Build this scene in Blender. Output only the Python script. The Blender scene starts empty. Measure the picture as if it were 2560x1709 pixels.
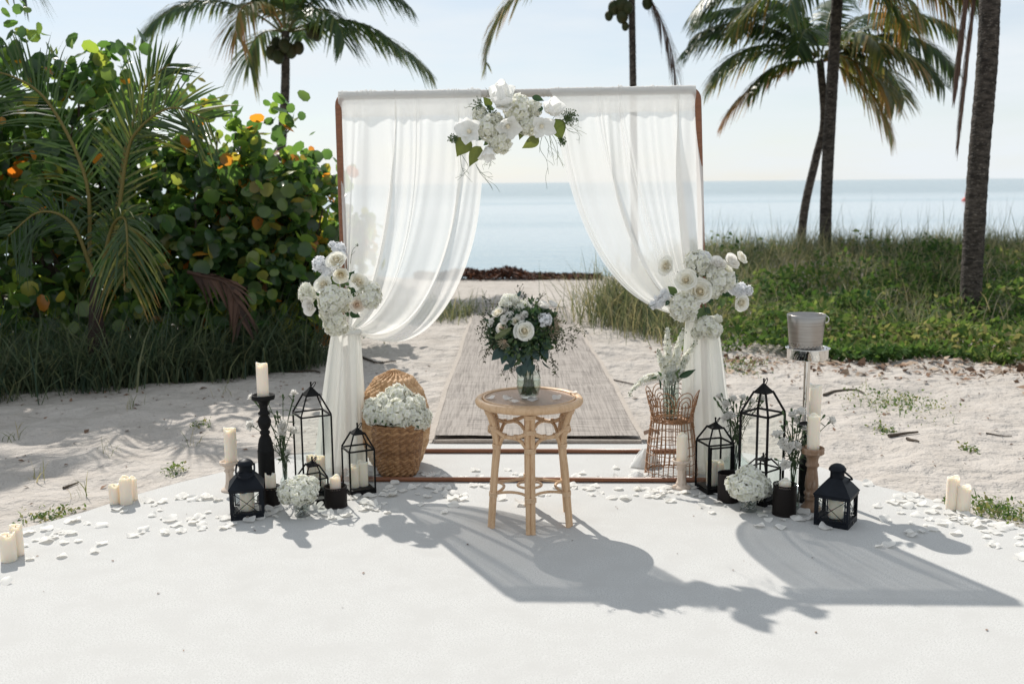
import bpy, math, random
import numpy as np
from mathutils import Vector, Matrix
random.seed(7)
RS = np.random.RandomState(11)
S = bpy.context.scene
COL = S.collection
rad = math.radians

# ------------------------------------------------------------------ camera, sky, sun, exposure
EYE, PITCH, ROLL, FOC = 1.55, 8.9, -0.52, 2540.0     # FOC: focal length in units of a 2560 wide frame
cd = bpy.data.cameras.new('camera')
cam = bpy.data.objects.new('camera', cd)
COL.objects.link(cam)
cd.sensor_width = 36.0
cd.lens = FOC / 2560 * 36
cd.clip_start, cd.clip_end = 0.1, 20000
RC = (Matrix.Rotation(rad(90 - PITCH), 3, 'X') @ Matrix.Rotation(rad(ROLL), 3, 'Z'))
cam.matrix_world = Matrix.Translation((0, 0, EYE)) @ RC.to_4x4()
cd.dof.use_dof = True
cd.dof.focus_distance = 4.95
cd.dof.aperture_fstop = 2.7
S.camera = cam

SUN_TO = Vector((-0.895, 1.82, 2.0)).normalized()      # towards the sun: behind the arch, a little left
SUN_EL = math.asin(SUN_TO.z)
SUN_AZ = math.atan2(SUN_TO.x, SUN_TO.y)
w = bpy.data.worlds.new('World')
S.world = w
w.use_nodes = True
nt = w.node_tree
nt.nodes.clear()
wo = nt.nodes.new('ShaderNodeOutputWorld')
bg = nt.nodes.new('ShaderNodeBackground')
sky = nt.nodes.new('ShaderNodeTexSky')
sky.sky_type = 'NISHITA'
sky.sun_disc = False
sky.sun_elevation = SUN_EL
sky.sun_rotation = SUN_AZ
sky.altitude = 0
sky.air_density = 1.0
sky.dust_density = 0.3
sky.ozone_density = 1.5
# thin high veil of cloud over the whole sky
tc = nt.nodes.new('ShaderNodeTexCoord')
mp = nt.nodes.new('ShaderNodeMapping')
mp.inputs['Scale'].default_value = (1.6, 1.6, 9.0)
ns = nt.nodes.new('ShaderNodeTexNoise')
ns.inputs['Scale'].default_value = 2.2
ns.inputs['Detail'].default_value = 6
ns.inputs['Roughness'].default_value = 0.55
rp = nt.nodes.new('ShaderNodeMapRange')
rp.inputs['From Min'].default_value = 0.38
rp.inputs['From Max'].default_value = 0.66
rp.inputs['To Min'].default_value = 0.58
rp.inputs['To Max'].default_value = 0.96
mx = nt.nodes.new('ShaderNodeMixRGB')
mx.inputs['Color2'].default_value = (8.15, 8.65, 9.05, 1)
nt.links.new(tc.outputs['Generated'], mp.inputs['Vector'])
nt.links.new(mp.outputs['Vector'], ns.inputs['Vector'])
nt.links.new(ns.outputs['Fac'], rp.inputs['Value'])
nt.links.new(rp.outputs['Result'], mx.inputs['Fac'])
nt.links.new(sky.outputs['Color'], mx.inputs['Color1'])
nt.links.new(mx.outputs['Color'], bg.inputs['Color'])
bg.inputs['Strength'].default_value = 0.10
nt.links.new(bg.outputs['Background'], wo.inputs['Surface'])

sl = bpy.data.lights.new('sun', 'SUN')
sl.energy = 4.8
sl.angle = rad(0.55)
sl.color = (1.0, 0.95, 0.88)
so = bpy.data.objects.new('sun', sl)
COL.objects.link(so)
so.rotation_euler = SUN_TO.to_track_quat('Z', 'Y').to_euler()
so.location = (-8, 16, 18)

S.view_settings.view_transform = 'Standard'
S.view_settings.look = 'None'
S.view_settings.exposure = 0.06
S.view_settings.gamma = 1.0
S.view_settings.use_curve_mapping = False
S.render.engine = 'CYCLES'
cy = S.cycles
cy.use_denoising = True
cy.max_bounces = 14
cy.transparent_max_bounces = 24
cy.transmission_bounces = 8
cy.diffuse_bounces = 8
cy.glossy_bounces = 4
cy.caustics_reflective = False
cy.caustics_refractive = False

# ------------------------------------------------------------------ helpers
RCn = np.array([[RC[i][j] for j in range(3)] for i in range(3)])


def ray(px, py):
    return RCn @ np.array([(px - 1280) / FOC, -(py - 854.5) / FOC, -1.0])


def G(px, py, z=0.0):
    """the point of height z seen at a photo position"""
    d = ray(px, py)
    return np.array([0, 0, EYE]) + d * ((z - EYE) / d[2])


def A(px, py, Y):
    """the point at distance Y seen at a photo position"""
    d = ray(px, py)
    return np.array([0, 0, EYE]) + d * (Y / d[1])


def PX(Y, z=0.5):
    """metres per photo pixel at distance Y"""
    return (Y * math.cos(rad(PITCH)) + (EYE - z) * math.sin(rad(PITCH))) / FOC


def unit(v):
    v = np.asarray(v, float)
    n = np.linalg.norm(v, axis=-1, keepdims=True)
    return v / np.where(n < 1e-9, 1, n)


def frames(N, roll=None):
    """(n,3,3) rotation matrices whose third column is N"""
    N = unit(np.atleast_2d(N))
    ref = np.where(np.abs(N[:, 2:3]) > 0.93, np.array([[1.0, 0, 0]]), np.array([[0, 0, 1.0]]))
    X = unit(np.cross(ref, N))
    Y = np.cross(N, X)
    if roll is not None:
        c, s = np.cos(roll)[:, None], np.sin(roll)[:, None]
        X, Y = X * c + Y * s, Y * c - X * s
    return np.stack([X, Y, N], axis=2)


def m4(pos, n=(0, 0, 1), sc=1.0, roll=0.0):
    F = frames(np.array([n]), np.array([roll]))[0]
    s = np.array(sc if hasattr(sc, '__len__') else (sc, sc, sc), float)
    M = np.eye(4)
    M[:3, :3] = F * s[None, :]
    M[:3, 3] = pos
    return Matrix(M.tolist())


def sstep(a, b, x):
    t = np.clip((np.asarray(x, float) - a) / (b - a), 0, 1)
    return t * t * (3 - 2 * t)


_perm = RS.randint(0, 1 << 30, 4096)


def vnoise(x, y, seed=0):
    x, y = np.asarray(x, float), np.asarray(y, float)
    xi, yi = np.floor(x).astype(int), np.floor(y).astype(int)
    xf, yf = x - xi, y - yi
    u, v = xf * xf * (3 - 2 * xf), yf * yf * (3 - 2 * yf)

    def h(i, j):
        return _perm[(i * 73 + j * 179 + seed * 911 + ((i * j) % 97) * 31) % 4096] / float(1 << 30)
    return ((h(xi, yi) * (1 - u) + h(xi + 1, yi) * u) * (1 - v) + (h(xi, yi + 1) * (1 - u) + h(xi + 1, yi + 1) * u) * v) * 2 - 1


def bez(a, b, c, d, t):
    a, b, c, d = (np.asarray(q, float) for q in (a, b, c, d))
    t = np.asarray(t, float)[:, None]
    return a * (1 - t)**3 + 3 * b * t * (1 - t)**2 + 3 * c * t * t * (1 - t) + d * t**3


def smooth_path(pts, n):
    """Catmull-Rom through pts"""
    P = np.asarray(pts, float)
    P = np.vstack([2 * P[0] - P[1], P, 2 * P[-1] - P[-2]])
    m = len(P) - 3
    out = []
    for q in np.linspace(0, m - 1e-6, n):
        i = int(q)
        t = q - i
        a, b, c, d = P[i:i + 4]
        out.append(0.5 * (2 * b + (c - a) * t + (2 * a - 5 * b + 4 * c - d) * t * t + (3 * b - a - 3 * c + d) * t**3))
    return np.array(out)


class MB:
    """collects geometry; build() links it as ONE mesh object"""

    def __init__(s):
        s.V, s.F, s.T, s.n = [], [], [], 0

    def add(s, V, F, t=0.0):
        V = np.asarray(V, float).reshape(-1, 3)
        for f in (F if isinstance(F, (list, tuple)) else [F]):
            f = np.asarray(f, int)
            s.F.append((f if f.ndim == 2 else f[None, :]) + s.n)
        s.V.append(V)
        s.T.append(np.broadcast_to(np.asarray(t, float), (len(V),)).copy())
        s.n += len(V)
        return s

    def grid(s, P, cu=False, cv=False, t=0.0):
        P = np.asarray(P, float)
        nu, nv = P.shape[:2]
        i, j = np.meshgrid(np.arange(nu if cu else nu - 1), np.arange(nv if cv else nv - 1), indexing='ij')
        i, j = i.ravel(), j.ravel()
        i2, j2 = (i + 1) % nu, (j + 1) % nv
        F = np.stack([i * nv + j, i2 * nv + j, i2 * nv + j2, i * nv + j2], 1)
        if hasattr(t, 'shape') and t.shape == (nu, nv):
            t = t.ravel()
        return s.add(P.reshape(-1, 3), F, t)

    def tube(s, path, r, n=8, cap=True, t=0.0, closed=False):
        P = np.asarray(path, float)
        m = len(P)
        r = np.broadcast_to(np.asarray(r, float), (m,))
        if closed:
            T = unit(np.roll(P, -1, 0) - np.roll(P, 1, 0))
        else:
            T = unit(np.gradient(P, axis=0))
        ref = np.array([0, 0, 1.0]) if abs(T[0][2]) < 0.9 else np.array([1.0, 0, 0])
        u = unit(np.cross(T[0], ref))
        U = []
        for k in range(m):
            u = unit(u - T[k] * np.dot(u, T[k]))
            U.append(u)
        U = np.array(U)
        W = np.cross(T, U)
        a = np.linspace(0, 2 * math.pi, n, endpoint=False)
        Q = P[:, None, :] + r[:, None, None] * (np.cos(a)[None, :, None] * U[:, None, :] + np.sin(a)[None, :, None] * W[:, None, :])
        b = s.n
        s.grid(Q, cu=closed, cv=True, t=t)
        if cap and not closed:
            s.F.append(np.arange(n)[None, ::-1] + b)
            s.F.append((np.arange(n) + (m - 1) * n)[None, :] + b)
        return s

    def lathe(s, prof, n=24, c=(0, 0, 0), t=0.0):
        pr = np.asarray(prof, float)
        a = np.linspace(0, 2 * math.pi, n, endpoint=False)
        Q = np.zeros((n, len(pr), 3))
        Q[:, :, 0] = np.cos(a)[:, None] * pr[None, :, 0] + c[0]
        Q[:, :, 1] = np.sin(a)[:, None] * pr[None, :, 0] + c[1]
        Q[:, :, 2] = pr[None, :, 1] + c[2]
        return s.grid(Q, cu=True, t=t)

    def hexa(s, V8, t=0.0):
        return s.add(V8, [np.array([[0, 3, 2, 1], [4, 5, 6, 7], [0, 1, 5, 4], [1, 2, 6, 5], [2, 3, 7, 6], [3, 0, 4, 7]])], t)

    def box(s, c, d, rot=0.0, t=0.0):
        x, y, z = d[0] / 2, d[1] / 2, d[2] / 2
        V = np.array([[-x, -y, -z], [x, -y, -z], [x, y, -z], [-x, y, -z], [-x, -y, z], [x, -y, z], [x, y, z], [-x, y, z]])
        co, si = math.cos(rot), math.sin(rot)
        V = V @ np.array([[co, si, 0], [-si, co, 0], [0, 0, 1]]) + np.asarray(c, float)
        return s.hexa(V, t)

    def bar(s, a, b, w, h=None, up=(0, 0, 1), t=0.0):
        a, b = np.asarray(a, float), np.asarray(b, float)
        h = h or w
        d = unit(b - a)
        up = np.asarray(up, float)
        if abs(np.dot(d, up)) > 0.99:
            up = np.array([1.0, 0.3, 0])
        x = unit(np.cross(d, up))
        y = np.cross(x, d)
        V = [p + x * i * w / 2 + y * j * h / 2 for p in (a, b) for i, j in ((-1, -1), (1, -1), (1, 1), (-1, 1))]
        return s.hexa(np.array(V), t)

    def ball(s, c, r, n=8, m=6, t=0.0):
        r = np.broadcast_to(np.asarray(r, float), (3,))
        th = np.linspace(0.02, math.pi - 0.02, m)
        a = np.linspace(0, 2 * math.pi, n, endpoint=False)
        Q = np.stack([np.cos(a)[:, None] * np.sin(th)[None, :] * r[0] + c[0], np.sin(a)[:, None] * np.sin(th)[None, :] * r[1] + c[1],
                      np.broadcast_to(np.cos(th) * r[2] + c[2], (n, m))], 2)
        return s.grid(Q, cu=True, t=t)

    def scat(s, T, M, P, t=0.0):
        """copies of template T=(V,[F]) with matrices M (n,3,3) at P (n,3)"""
        V, Fs = T
        V = np.asarray(V, float)
        n, k = len(P), len(V)
        Q = np.einsum('nij,kj->nki', M, V) + np.asarray(P)[:, None, :]
        t = np.broadcast_to(np.asarray(t, float), (n,))
        off = (np.arange(n) * k)[:, None, None]
        Fs = [(np.asarray(f)[None] + off).reshape(-1, np.asarray(f).shape[1]) for f in Fs]
        return s.add(Q.reshape(-1, 3), Fs, np.repeat(t, k))

    def mesh(s, name, mat, off=(0, 0, 0), smooth=True):
        V = np.concatenate(s.V) - np.asarray(off, float)
        me = bpy.data.meshes.new(name)
        me.vertices.add(len(V))
        me.vertices.foreach_set('co', V.astype(np.float32).ravel())
        sizes = np.concatenate([np.full(len(f), f.shape[1]) for f in s.F])
        loops = np.concatenate([f.ravel() for f in s.F])
        me.loops.add(len(loops))
        me.loops.foreach_set('vertex_index', loops.astype(np.int32))
        me.polygons.add(len(sizes))
        me.polygons.foreach_set('loop_start', (np.cumsum(sizes) - sizes).astype(np.int32))
        me.polygons.foreach_set('use_smooth', np.full(len(sizes), bool(smooth)))
        at = me.attributes.new('tint', 'FLOAT', 'POINT')
        at.data.foreach_set('value', np.concatenate(s.T).astype(np.float32))
        me.update(calc_edges=True)
        me.validate()
        me.materials.append(mat)
        return me

    def tpl(s):
        return np.concatenate(s.V), s.F


def link(name, data, parent=None):
    o = bpy.data.objects.new(name, data)
    COL.objects.link(o)
    if parent is not None:
        o.parent = parent
    return o


def tag(o, label, cat, group=None, kind=None):
    if label:
        o['label'] = label
    if cat:
        o['category'] = cat
    if group:
        o['group'] = group
    if kind:
        o['kind'] = kind
    return o


def thing(name, label, cat, loc, group=None):
    o = link(name, None)
    o.empty_display_size = 0.05
    o.location = [float(q) for q in loc]
    return tag(o, label, cat, group)


def rootloc(o):
    while o.parent is not None:
        o = o.parent
    return np.array(o.location)


def part(name, mb, mat, parent, label=None, smooth=True, stuff=False):
    o = link(name, mb.mesh(name, mat, rootloc(parent), smooth), parent)
    if label:
        o['label'] = label
    if stuff:
        o['kind'] = 'stuff'
    return o


def inst(name, me, parent, M, label=None):
    """a part that shares mesh data; M in world space (parents carry no rotation)"""
    o = link(name, me, parent)
    o.matrix_basis = Matrix.Translation(-Vector(rootloc(parent))) @ M
    if label:
        o['label'] = label
    return o


def solo(name, mb, mat, label, cat, loc, group=None, smooth=True):
    o = link(name, mb.mesh(name, mat, loc, smooth))
    o.location = [float(q) for q in loc]
    return tag(o, label, cat, group)


def setting(name, mb, mat, kind='structure', smooth=True):
    o = link(name, mb.mesh(name, mat, (0, 0, 0), smooth))
    o['kind'] = kind
    return o


# ------------------------------------------------------------------ materials
def mat(name, col, rough=0.6, metal=0.0, spec=0.4, transl=0.0, tint=None, nz=None, nz2=None, bump=None, bump2=None, sss=0.0, stretch=(1, 1, 1), tcol=None, coat=0.0):
    m = bpy.data.materials.new(name)
    m.use_nodes = True
    t = m.node_tree
    N, L = t.nodes, t.links
    N.clear()
    out = N.new('ShaderNodeOutputMaterial')
    b = N.new('ShaderNodeBsdfPrincipled')
    b.inputs['Roughness'].default_value = rough
    b.inputs['Metallic'].default_value = metal
    b.inputs['Specular IOR Level'].default_value = spec
    if coat:
        b.inputs['Coat Weight'].default_value = coat
        b.inputs['Coat Roughness'].default_value = 0.15
    cur = None
    co = N.new('ShaderNodeTexCoord')
    mpn = N.new('ShaderNodeMapping')
    mpn.inputs['Scale'].default_value = stretch
    L.new(co.outputs['Object'], mpn.inputs['Vector'])
    if tint:
        at = N.new('ShaderNodeAttribute')
        at.attribute_name = 'tint'
        cr = N.new('ShaderNodeValToRGB')
        e = cr.color_ramp.elements
        while len(e) < len(tint):
            e.new(0.5)
        for el, (p, c) in zip(e, tint):
            el.position = p
            el.color = (*c, 1)
        L.new(at.outputs['Fac'], cr.inputs['Fac'])
        cur = cr.outputs['Color']
    for z in (nz, nz2):
        if not z:
            continue
        sc, c2, lo, hi = z[:4]
        n1 = N.new('ShaderNodeTexNoise')
        n1.inputs['Scale'].default_value = sc
        n1.inputs['Detail'].default_value = 5
        n1.inputs['Roughness'].default_value = 0.6
        L.new(mpn.outputs['Vector'], n1.inputs['Vector'])
        mr = N.new('ShaderNodeMapRange')
        mr.inputs['From Min'].default_value = lo
        mr.inputs['From Max'].default_value = hi
        L.new(n1.outputs['Fac'], mr.inputs['Value'])
        mi = N.new('ShaderNodeMixRGB')
        if cur is None:
            mi.inputs['Color1'].default_value = (*col, 1)
        else:
            L.new(cur, mi.inputs['Color1'])
        mi.inputs['Color2'].default_value = (*c2, 1)
        L.new(mr.outputs['Result'], mi.inputs['Fac'])
        cur = mi.outputs['Color']
    if cur is None:
        b.inputs['Base Color'].default_value = (*col, 1)
    else:
        L.new(cur, b.inputs['Base Color'])
    last = None
    for z in (bump, bump2):
        if not z:
            continue
        n2 = N.new('ShaderNodeTexNoise')
        n2.inputs['Scale'].default_value = z[0]
        n2.inputs['Detail'].default_value = 4
        L.new(mpn.outputs['Vector'], n2.inputs['Vector'])
        bp = N.new('ShaderNodeBump')
        bp.inputs['Strength'].default_value = z[1]
        bp.inputs['Distance'].default_value = z[2]
        L.new(n2.outputs['Fac'], bp.inputs['Height'])
        if last:
            L.new(last, bp.inputs['Normal'])
        last = bp.outputs['Normal']
    if last:
        L.new(last, b.inputs['Normal'])
    if sss:
        b.inputs['Subsurface Weight'].default_value = sss
        b.inputs['Subsurface Radius'].default_value = (0.03, 0.02, 0.012)
        b.inputs['Subsurface Scale'].default_value = 1.0
    sh = b.outputs['BSDF']
    if transl:
        tr = N.new('ShaderNodeBsdfTranslucent')
        if tcol:
            g = N.new('ShaderNodeMixRGB')
            g.blend_type = 'MULTIPLY'
            g.inputs['Fac'].default_value = 1
            g.inputs['Color2'].default_value = (*tcol, 1)
            if cur is None:
                g.inputs['Color1'].default_value = (*col, 1)
            else:
                L.new(cur, g.inputs['Color1'])
            L.new(g.outputs['Color'], tr.inputs['Color'])
        elif cur is None:
            tr.inputs['Color'].default_value = (*col, 1)
        else:
            L.new(cur, tr.inputs['Color'])
        if last:
            L.new(last, tr.inputs['Normal'])
        ms = N.new('ShaderNodeMixShader')
        ms.inputs['Fac'].default_value = transl
        L.new(sh, ms.inputs[1])
        L.new(tr.outputs['BSDF'], ms.inputs[2])
        sh = ms.outputs['Shader']
    L.new(sh, out.inputs['Surface'])
    return m


def thin_glass(name, tintc=(0.96, 0.98, 0.97), base=0.05, rough=0.02, wav=None):
    m = bpy.data.materials.new(name)
    m.use_nodes = True
    t = m.node_tree
    N, L = t.nodes, t.links
    N.clear()
    out = N.new('ShaderNodeOutputMaterial')
    tr = N.new('ShaderNodeBsdfTransparent')
    tr.inputs['Color'].default_value = (*tintc, 1)
    gl = N.new('ShaderNodeBsdfGlossy')
    gl.inputs['Roughness'].default_value = rough
    fr = N.new('ShaderNodeLayerWeight')
    fr.inputs['Blend'].default_value = 0.5
    p5 = N.new('ShaderNodeMath')
    p5.operation = 'POWER'
    p5.inputs[1].default_value = 4.0
    L.new(fr.outputs['Facing'], p5.inputs[0])
    ad = N.new('ShaderNodeMath')
    ad.operation = 'MULTIPLY_ADD'
    ad.inputs[1].default_value = 0.85
    ad.inputs[2].default_value = base
    ad.use_clamp = True
    L.new(p5.outputs['Value'], ad.inputs[0])
    if wav:
        n2 = N.new('ShaderNodeTexVoronoi')
        n2.inputs['Scale'].default_value = wav
        co = N.new('ShaderNodeTexCoord')
        L.new(co.outputs['Object'], n2.inputs['Vector'])
        bp = N.new('ShaderNodeBump')
        bp.inputs['Strength'].default_value = 1.0
        bp.inputs['Distance'].default_value = 0.02
        L.new(n2.outputs['Distance'], bp.inputs['Height'])
        L.new(bp.outputs['Normal'], gl.inputs['Normal'])
        L.new(bp.outputs['Normal'], fr.inputs['Normal'])
    mi = N.new('ShaderNodeMixShader')
    L.new(ad.outputs['Value'], mi.inputs['Fac'])
    L.new(tr.outputs['BSDF'], mi.inputs[1])
    L.new(gl.outputs['BSDF'], mi.inputs[2])
    L.new(mi.outputs['Shader'], out.inputs['Surface'])
    return m


def sheer_mat(name, col, a0):
    """open weave: the obliquer the cloth is crossed, the more thread lies in the way"""
    m = bpy.data.materials.new(name)
    m.use_nodes = True
    t = m.node_tree
    N, L = t.nodes, t.links
    N.clear()
    out = N.new('ShaderNodeOutputMaterial')
    df = N.new('ShaderNodeBsdfDiffuse')
    df.inputs['Color'].default_value = (*col, 1)
    tl = N.new('ShaderNodeBsdfTranslucent')
    tl.inputs['Color'].default_value = (*col, 1)
    m1 = N.new('ShaderNodeMixShader')
    m1.inputs['Fac'].default_value = 0.45
    L.new(df.outputs['BSDF'], m1.inputs[1])
    L.new(tl.outputs['BSDF'], m1.inputs[2])
    tp = N.new('ShaderNodeBsdfTransparent')
    lw = N.new('ShaderNodeLayerWeight')
    lw.inputs['Blend'].default_value = 0.5
    sub = N.new('ShaderNodeMath')          # facing -> cos
    sub.operation = 'SUBTRACT'
    sub.inputs[0].default_value = 1.08
    L.new(lw.outputs['Facing'], sub.inputs[1])
    dv = N.new('ShaderNodeMath')
    dv.operation = 'DIVIDE'
    dv.inputs[0].default_value = 1.0
    L.new(sub.outputs['Value'], dv.inputs[1])
    pw = N.new('ShaderNodeMath')
    pw.operation = 'POWER'
    pw.inputs[0].default_value = 1 - a0
    L.new(dv.outputs['Value'], pw.inputs[1])
    m2 = N.new('ShaderNodeMixShader')
    L.new(pw.outputs['Value'], m2.inputs['Fac'])
    L.new(m1.outputs['Shader'], m2.inputs[1])
    L.new(tp.outputs['BSDF'], m2.inputs[2])
    L.new(m2.outputs['Shader'], out.inputs['Surface'])
    return m


M = {}
M['concrete'] = mat('pale_concrete', (0.515, 0.512, 0.497), 0.88, spec=0.15, nz=(170, (0.28, 0.28, 0.268), 0.47, 0.76), nz2=(7, (0.455, 0.45, 0.435), 0.42, 0.70), bump=(280, 0.3, 0.0025))
M['sand'] = mat('pale_sand', (0.46, 0.425, 0.388), 0.95, spec=0.1, nz=(3.0, (0.39, 0.355, 0.318), 0.40, 0.72), nz2=(60, (0.20, 0.165, 0.135), 0.64, 0.76), bump=(11, 1.0, 0.05), bump2=(70, 0.8, 0.010))
M['shade_soil'] = mat('leafy_soil', (0.05, 0.045, 0.03), 0.95)
M['seaweed'] = mat('dry_seaweed', (0.1, 0.04, 0.02), 0.8, tint=[(0, (0.03, 0.014, 0.010)), (0.6, (0.085, 0.03, 0.014)), (1, (0.16, 0.055, 0.02))])
M['wood'] = mat('reddish_wood_tube', (0.23, 0.092, 0.042), 0.36, nz=(18, (0.15, 0.056, 0.026), 0.4, 0.7), stretch=(0.5, 6, 6))
M['rattan'] = mat('pale_rattan', (0.58, 0.385, 0.225), 0.42, nz=(12, (0.44, 0.26, 0.135), 0.45, 0.72), nz2=(70, (0.64, 0.45, 0.28), 0.45, 0.7), bump=(60, 0.2, 0.003), stretch=(4, 4, 0.6))
M['binding'] = mat('rattan_binding', (0.66, 0.47, 0.30), 0.5, nz=(90, (0.55, 0.36, 0.21), 0.4, 0.7))
M['wicker'] = mat('brown_wicker', (0.36, 0.185, 0.075), 0.5, tint=[(0, (0.17, 0.08, 0.032)), (0.5, (0.29, 0.15, 0.062)), (1, (0.43, 0.245, 0.115))], nz=(40, (0.22, 0.10, 0.04), 0.52, 0.8), bump=(120, 0.4, 0.003))
M['seagrass'] = mat('seagrass_weave', (0.42, 0.25, 0.13), 0.7, tint=[(0, (0.30, 0.16, 0.07)), (0.5, (0.46, 0.28, 0.14)), (1, (0.60, 0.40, 0.24))], nz=(60, (0.28, 0.15, 0.06), 0.55, 0.8))
M['cane'] = mat('orange_brown_cane', (0.31, 0.155, 0.072), 0.42, nz=(30, (0.20, 0.095, 0.043), 0.45, 0.7))
M['black'] = mat('black_painted_metal', (0.006, 0.006, 0.006), 0.6, spec=0.14, nz=(50, (0.013, 0.013, 0.014), 0.5, 0.7))
M['bluemetal'] = mat('blue_black_metal', (0.003, 0.005, 0.009), 0.5, spec=0.2, nz=(12, (0.008, 0.011, 0.017), 0.45, 0.7))
M['bronze'] = mat('dark_bronze_pierced_metal', (0.014, 0.010, 0.009), 0.55, spec=0.2)
M['blackwood'] = mat('black_carved_wood', (0.007, 0.007, 0.007), 0.6, spec=0.15, nz=(25, (0.030, 0.030, 0.027), 0.62, 0.8), bump=(60, 0.3, 0.004))
M['washwood'] = mat('whitewashed_wood', (0.60, 0.50, 0.415), 0.65, nz=(22, (0.40, 0.285, 0.20), 0.5, 0.75), stretch=(3, 3, 0.7), bump=(50, 0.3, 0.004))
M['turnwood'] = mat('weathered_brown_wood', (0.27, 0.165, 0.10), 0.55, nz=(20, (0.46, 0.36, 0.29), 0.5, 0.75), nz2=(45, (0.16, 0.09, 0.05), 0.55, 0.75), stretch=(3, 3, 0.6), bump=(50, 0.3, 0.004))
M['wax'] = mat('ivory_wax', (0.83, 0.745, 0.62), 0.55, spec=0.3, sss=0.5, nz=(9, (0.82, 0.69, 0.53), 0.5, 0.8))
M['steel'] = mat('brushed_steel', (0.36, 0.34, 0.32), 0.30, metal=1.0, nz=(6, (0.27, 0.255, 0.24), 0.4, 0.7), stretch=(1, 1, 30), bump=(30, 0.05, 0.002))
M['chrome'] = mat('polished_steel', (0.66, 0.64, 0.61), 0.06, metal=1.0)
M['ham'] = mat('hammered_steel', (0.30, 0.285, 0.27), 0.22, metal=1.0)
M['glass'] = thin_glass('clear_pane_glass', base=0.03)
M['vase'] = thin_glass('clear_vase_glass', (0.95, 0.975, 0.965), base=0.05)
M['cut'] = thin_glass('cut_crystal_glass', (0.92, 0.94, 0.93), base=0.14, wav=70)
M['water'] = thin_glass('vase_water', (0.84, 0.88, 0.84), base=0.01)
M['sheer'] = sheer_mat('white_sheer_voile', (0.88, 0.88, 0.86), 0.71)
M['voile'] = sheer_mat('white_gathered_voile', (0.86, 0.86, 0.82), 0.84)
M['cloth'] = mat('white_bunched_voile', (0.84, 0.84, 0.82), 0.9, transl=0.35)
M['petal'] = mat('white_petal', (0.88, 0.865, 0.83), 0.6, spec=0.25, transl=0.45, nz=(25, (0.84, 0.77, 0.68), 0.55, 0.85))
M['bloom'] = mat('white_silk_bloom', (0.88, 0.88, 0.86), 0.6, spec=0.25, transl=0.42)
M['cream'] = mat('cream_rose', (0.82, 0.78, 0.66), 0.6, spec=0.25, transl=0.42, tint=[(0, (0.86, 0.76, 0.54)), (0.35, (0.87, 0.82, 0.68)), (1, (0.88, 0.87, 0.81))])
M['blush'] = mat('blush_rose', (0.8, 0.7, 0.6), 0.6, spec=0.25, transl=0.42, tint=[(0, (0.82, 0.66, 0.50)), (0.4, (0.86, 0.74, 0.60)), (1, (0.88, 0.84, 0.77))])
M['hyd'] = mat('white_hydrangea', (0.8, 0.8, 0.74), 0.65, spec=0.2, transl=0.42, tint=[(0, (0.52, 0.55, 0.28)), (0.22, (0.83, 0.83, 0.70)), (1, (0.89, 0.885, 0.85))])
M['blueish'] = mat('cool_white_floret', (0.74, 0.77, 0.86), 0.65, spec=0.2, transl=0.42, tint=[(0, (0.62, 0.64, 0.64)), (0.3, (0.84, 0.85, 0.86)), (1, (0.885, 0.89, 0.90))])
M['leaf'] = mat('dark_green_leaf', (0.03, 0.07, 0.03), 0.42, transl=0.25, tint=[(0, (0.020, 0.050, 0.026)), (0.6, (0.045, 0.090, 0.038)), (1, (0.10, 0.15, 0.055))], tcol=(1.6, 1.6, 0.9))
M['olive'] = mat('olive_silk_leaf', (0.08, 0.10, 0.03), 0.5, transl=0.4, tint=[(0, (0.045, 0.07, 0.02)), (1, (0.11, 0.13, 0.04))], nz=(30, (0.16, 0.12, 0.04), 0.55, 0.8), tcol=(2.0, 2.0, 1.1))
M['euc'] = mat('eucalyptus_leaf', (0.03, 0.065, 0.06), 0.5, transl=0.2, tint=[(0, (0.02, 0.048, 0.045)), (1, (0.05, 0.09, 0.08))], tcol=(1.4, 1.6, 1.2))
M['stem'] = mat('green_stem', (0.07, 0.12, 0.04), 0.5, tint=[(0, (0.03, 0.06, 0.02)), (0.6, (0.08, 0.13, 0.045)), (1, (0.20, 0.22, 0.10))])
M['twig'] = mat('brown_green_sprig', (0.06, 0.06, 0.03), 0.7, tint=[(0, (0.03, 0.04, 0.018)), (0.6, (0.065, 0.065, 0.032)), (1, (0.15, 0.18, 0.07))])
M['grape'] = mat('sea_grape_leaf', (0.03, 0.07, 0.03), 0.26, spec=0.6, transl=0.52,
                 tint=[(0, (0.030, 0.066, 0.034)), (0.4, (0.056, 0.110, 0.042)), (0.70, (0.14, 0.20, 0.055)), (0.84, (0.19, 0.21, 0.065)), (0.93, (0.36, 0.17, 0.035)), (1, (0.34, 0.10, 0.022))], tcol=(3.0, 2.9, 1.2))
M['palm'] = mat('palm_leaflet', (0.04, 0.08, 0.03), 0.42, spec=0.3, transl=0.28,
                tint=[(0, (0.022, 0.045, 0.020)), (0.5, (0.045, 0.080, 0.028)), (0.75, (0.14, 0.14, 0.04)), (0.9, (0.30, 0.16, 0.06)), (1, (0.22, 0.10, 0.045))], tcol=(2.0, 2.0, 1.1))
M['deadpalm'] = mat('dead_palm_frond', (0.12, 0.06, 0.035), 0.8, transl=0.15, tint=[(0, (0.025, 0.014, 0.010)), (1, (0.105, 0.056, 0.036))])
M['bark'] = mat('palm_bark', (0.085, 0.07, 0.058), 0.9, nz=(9, (0.024, 0.019, 0.015), 0.40, 0.60), nz2=(26, (0.27, 0.235, 0.20), 0.57, 0.74), bump=(22, 0.9, 0.04), stretch=(1, 1, 2.6))
M['branch'] = mat('grey_branch', (0.07, 0.055, 0.04), 0.9)
M['nut'] = mat('green_coconut', (0.028, 0.038, 0.013), 0.55, spec=0.2, nz=(5, (0.05, 0.04, 0.014), 0.45, 0.7))
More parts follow.
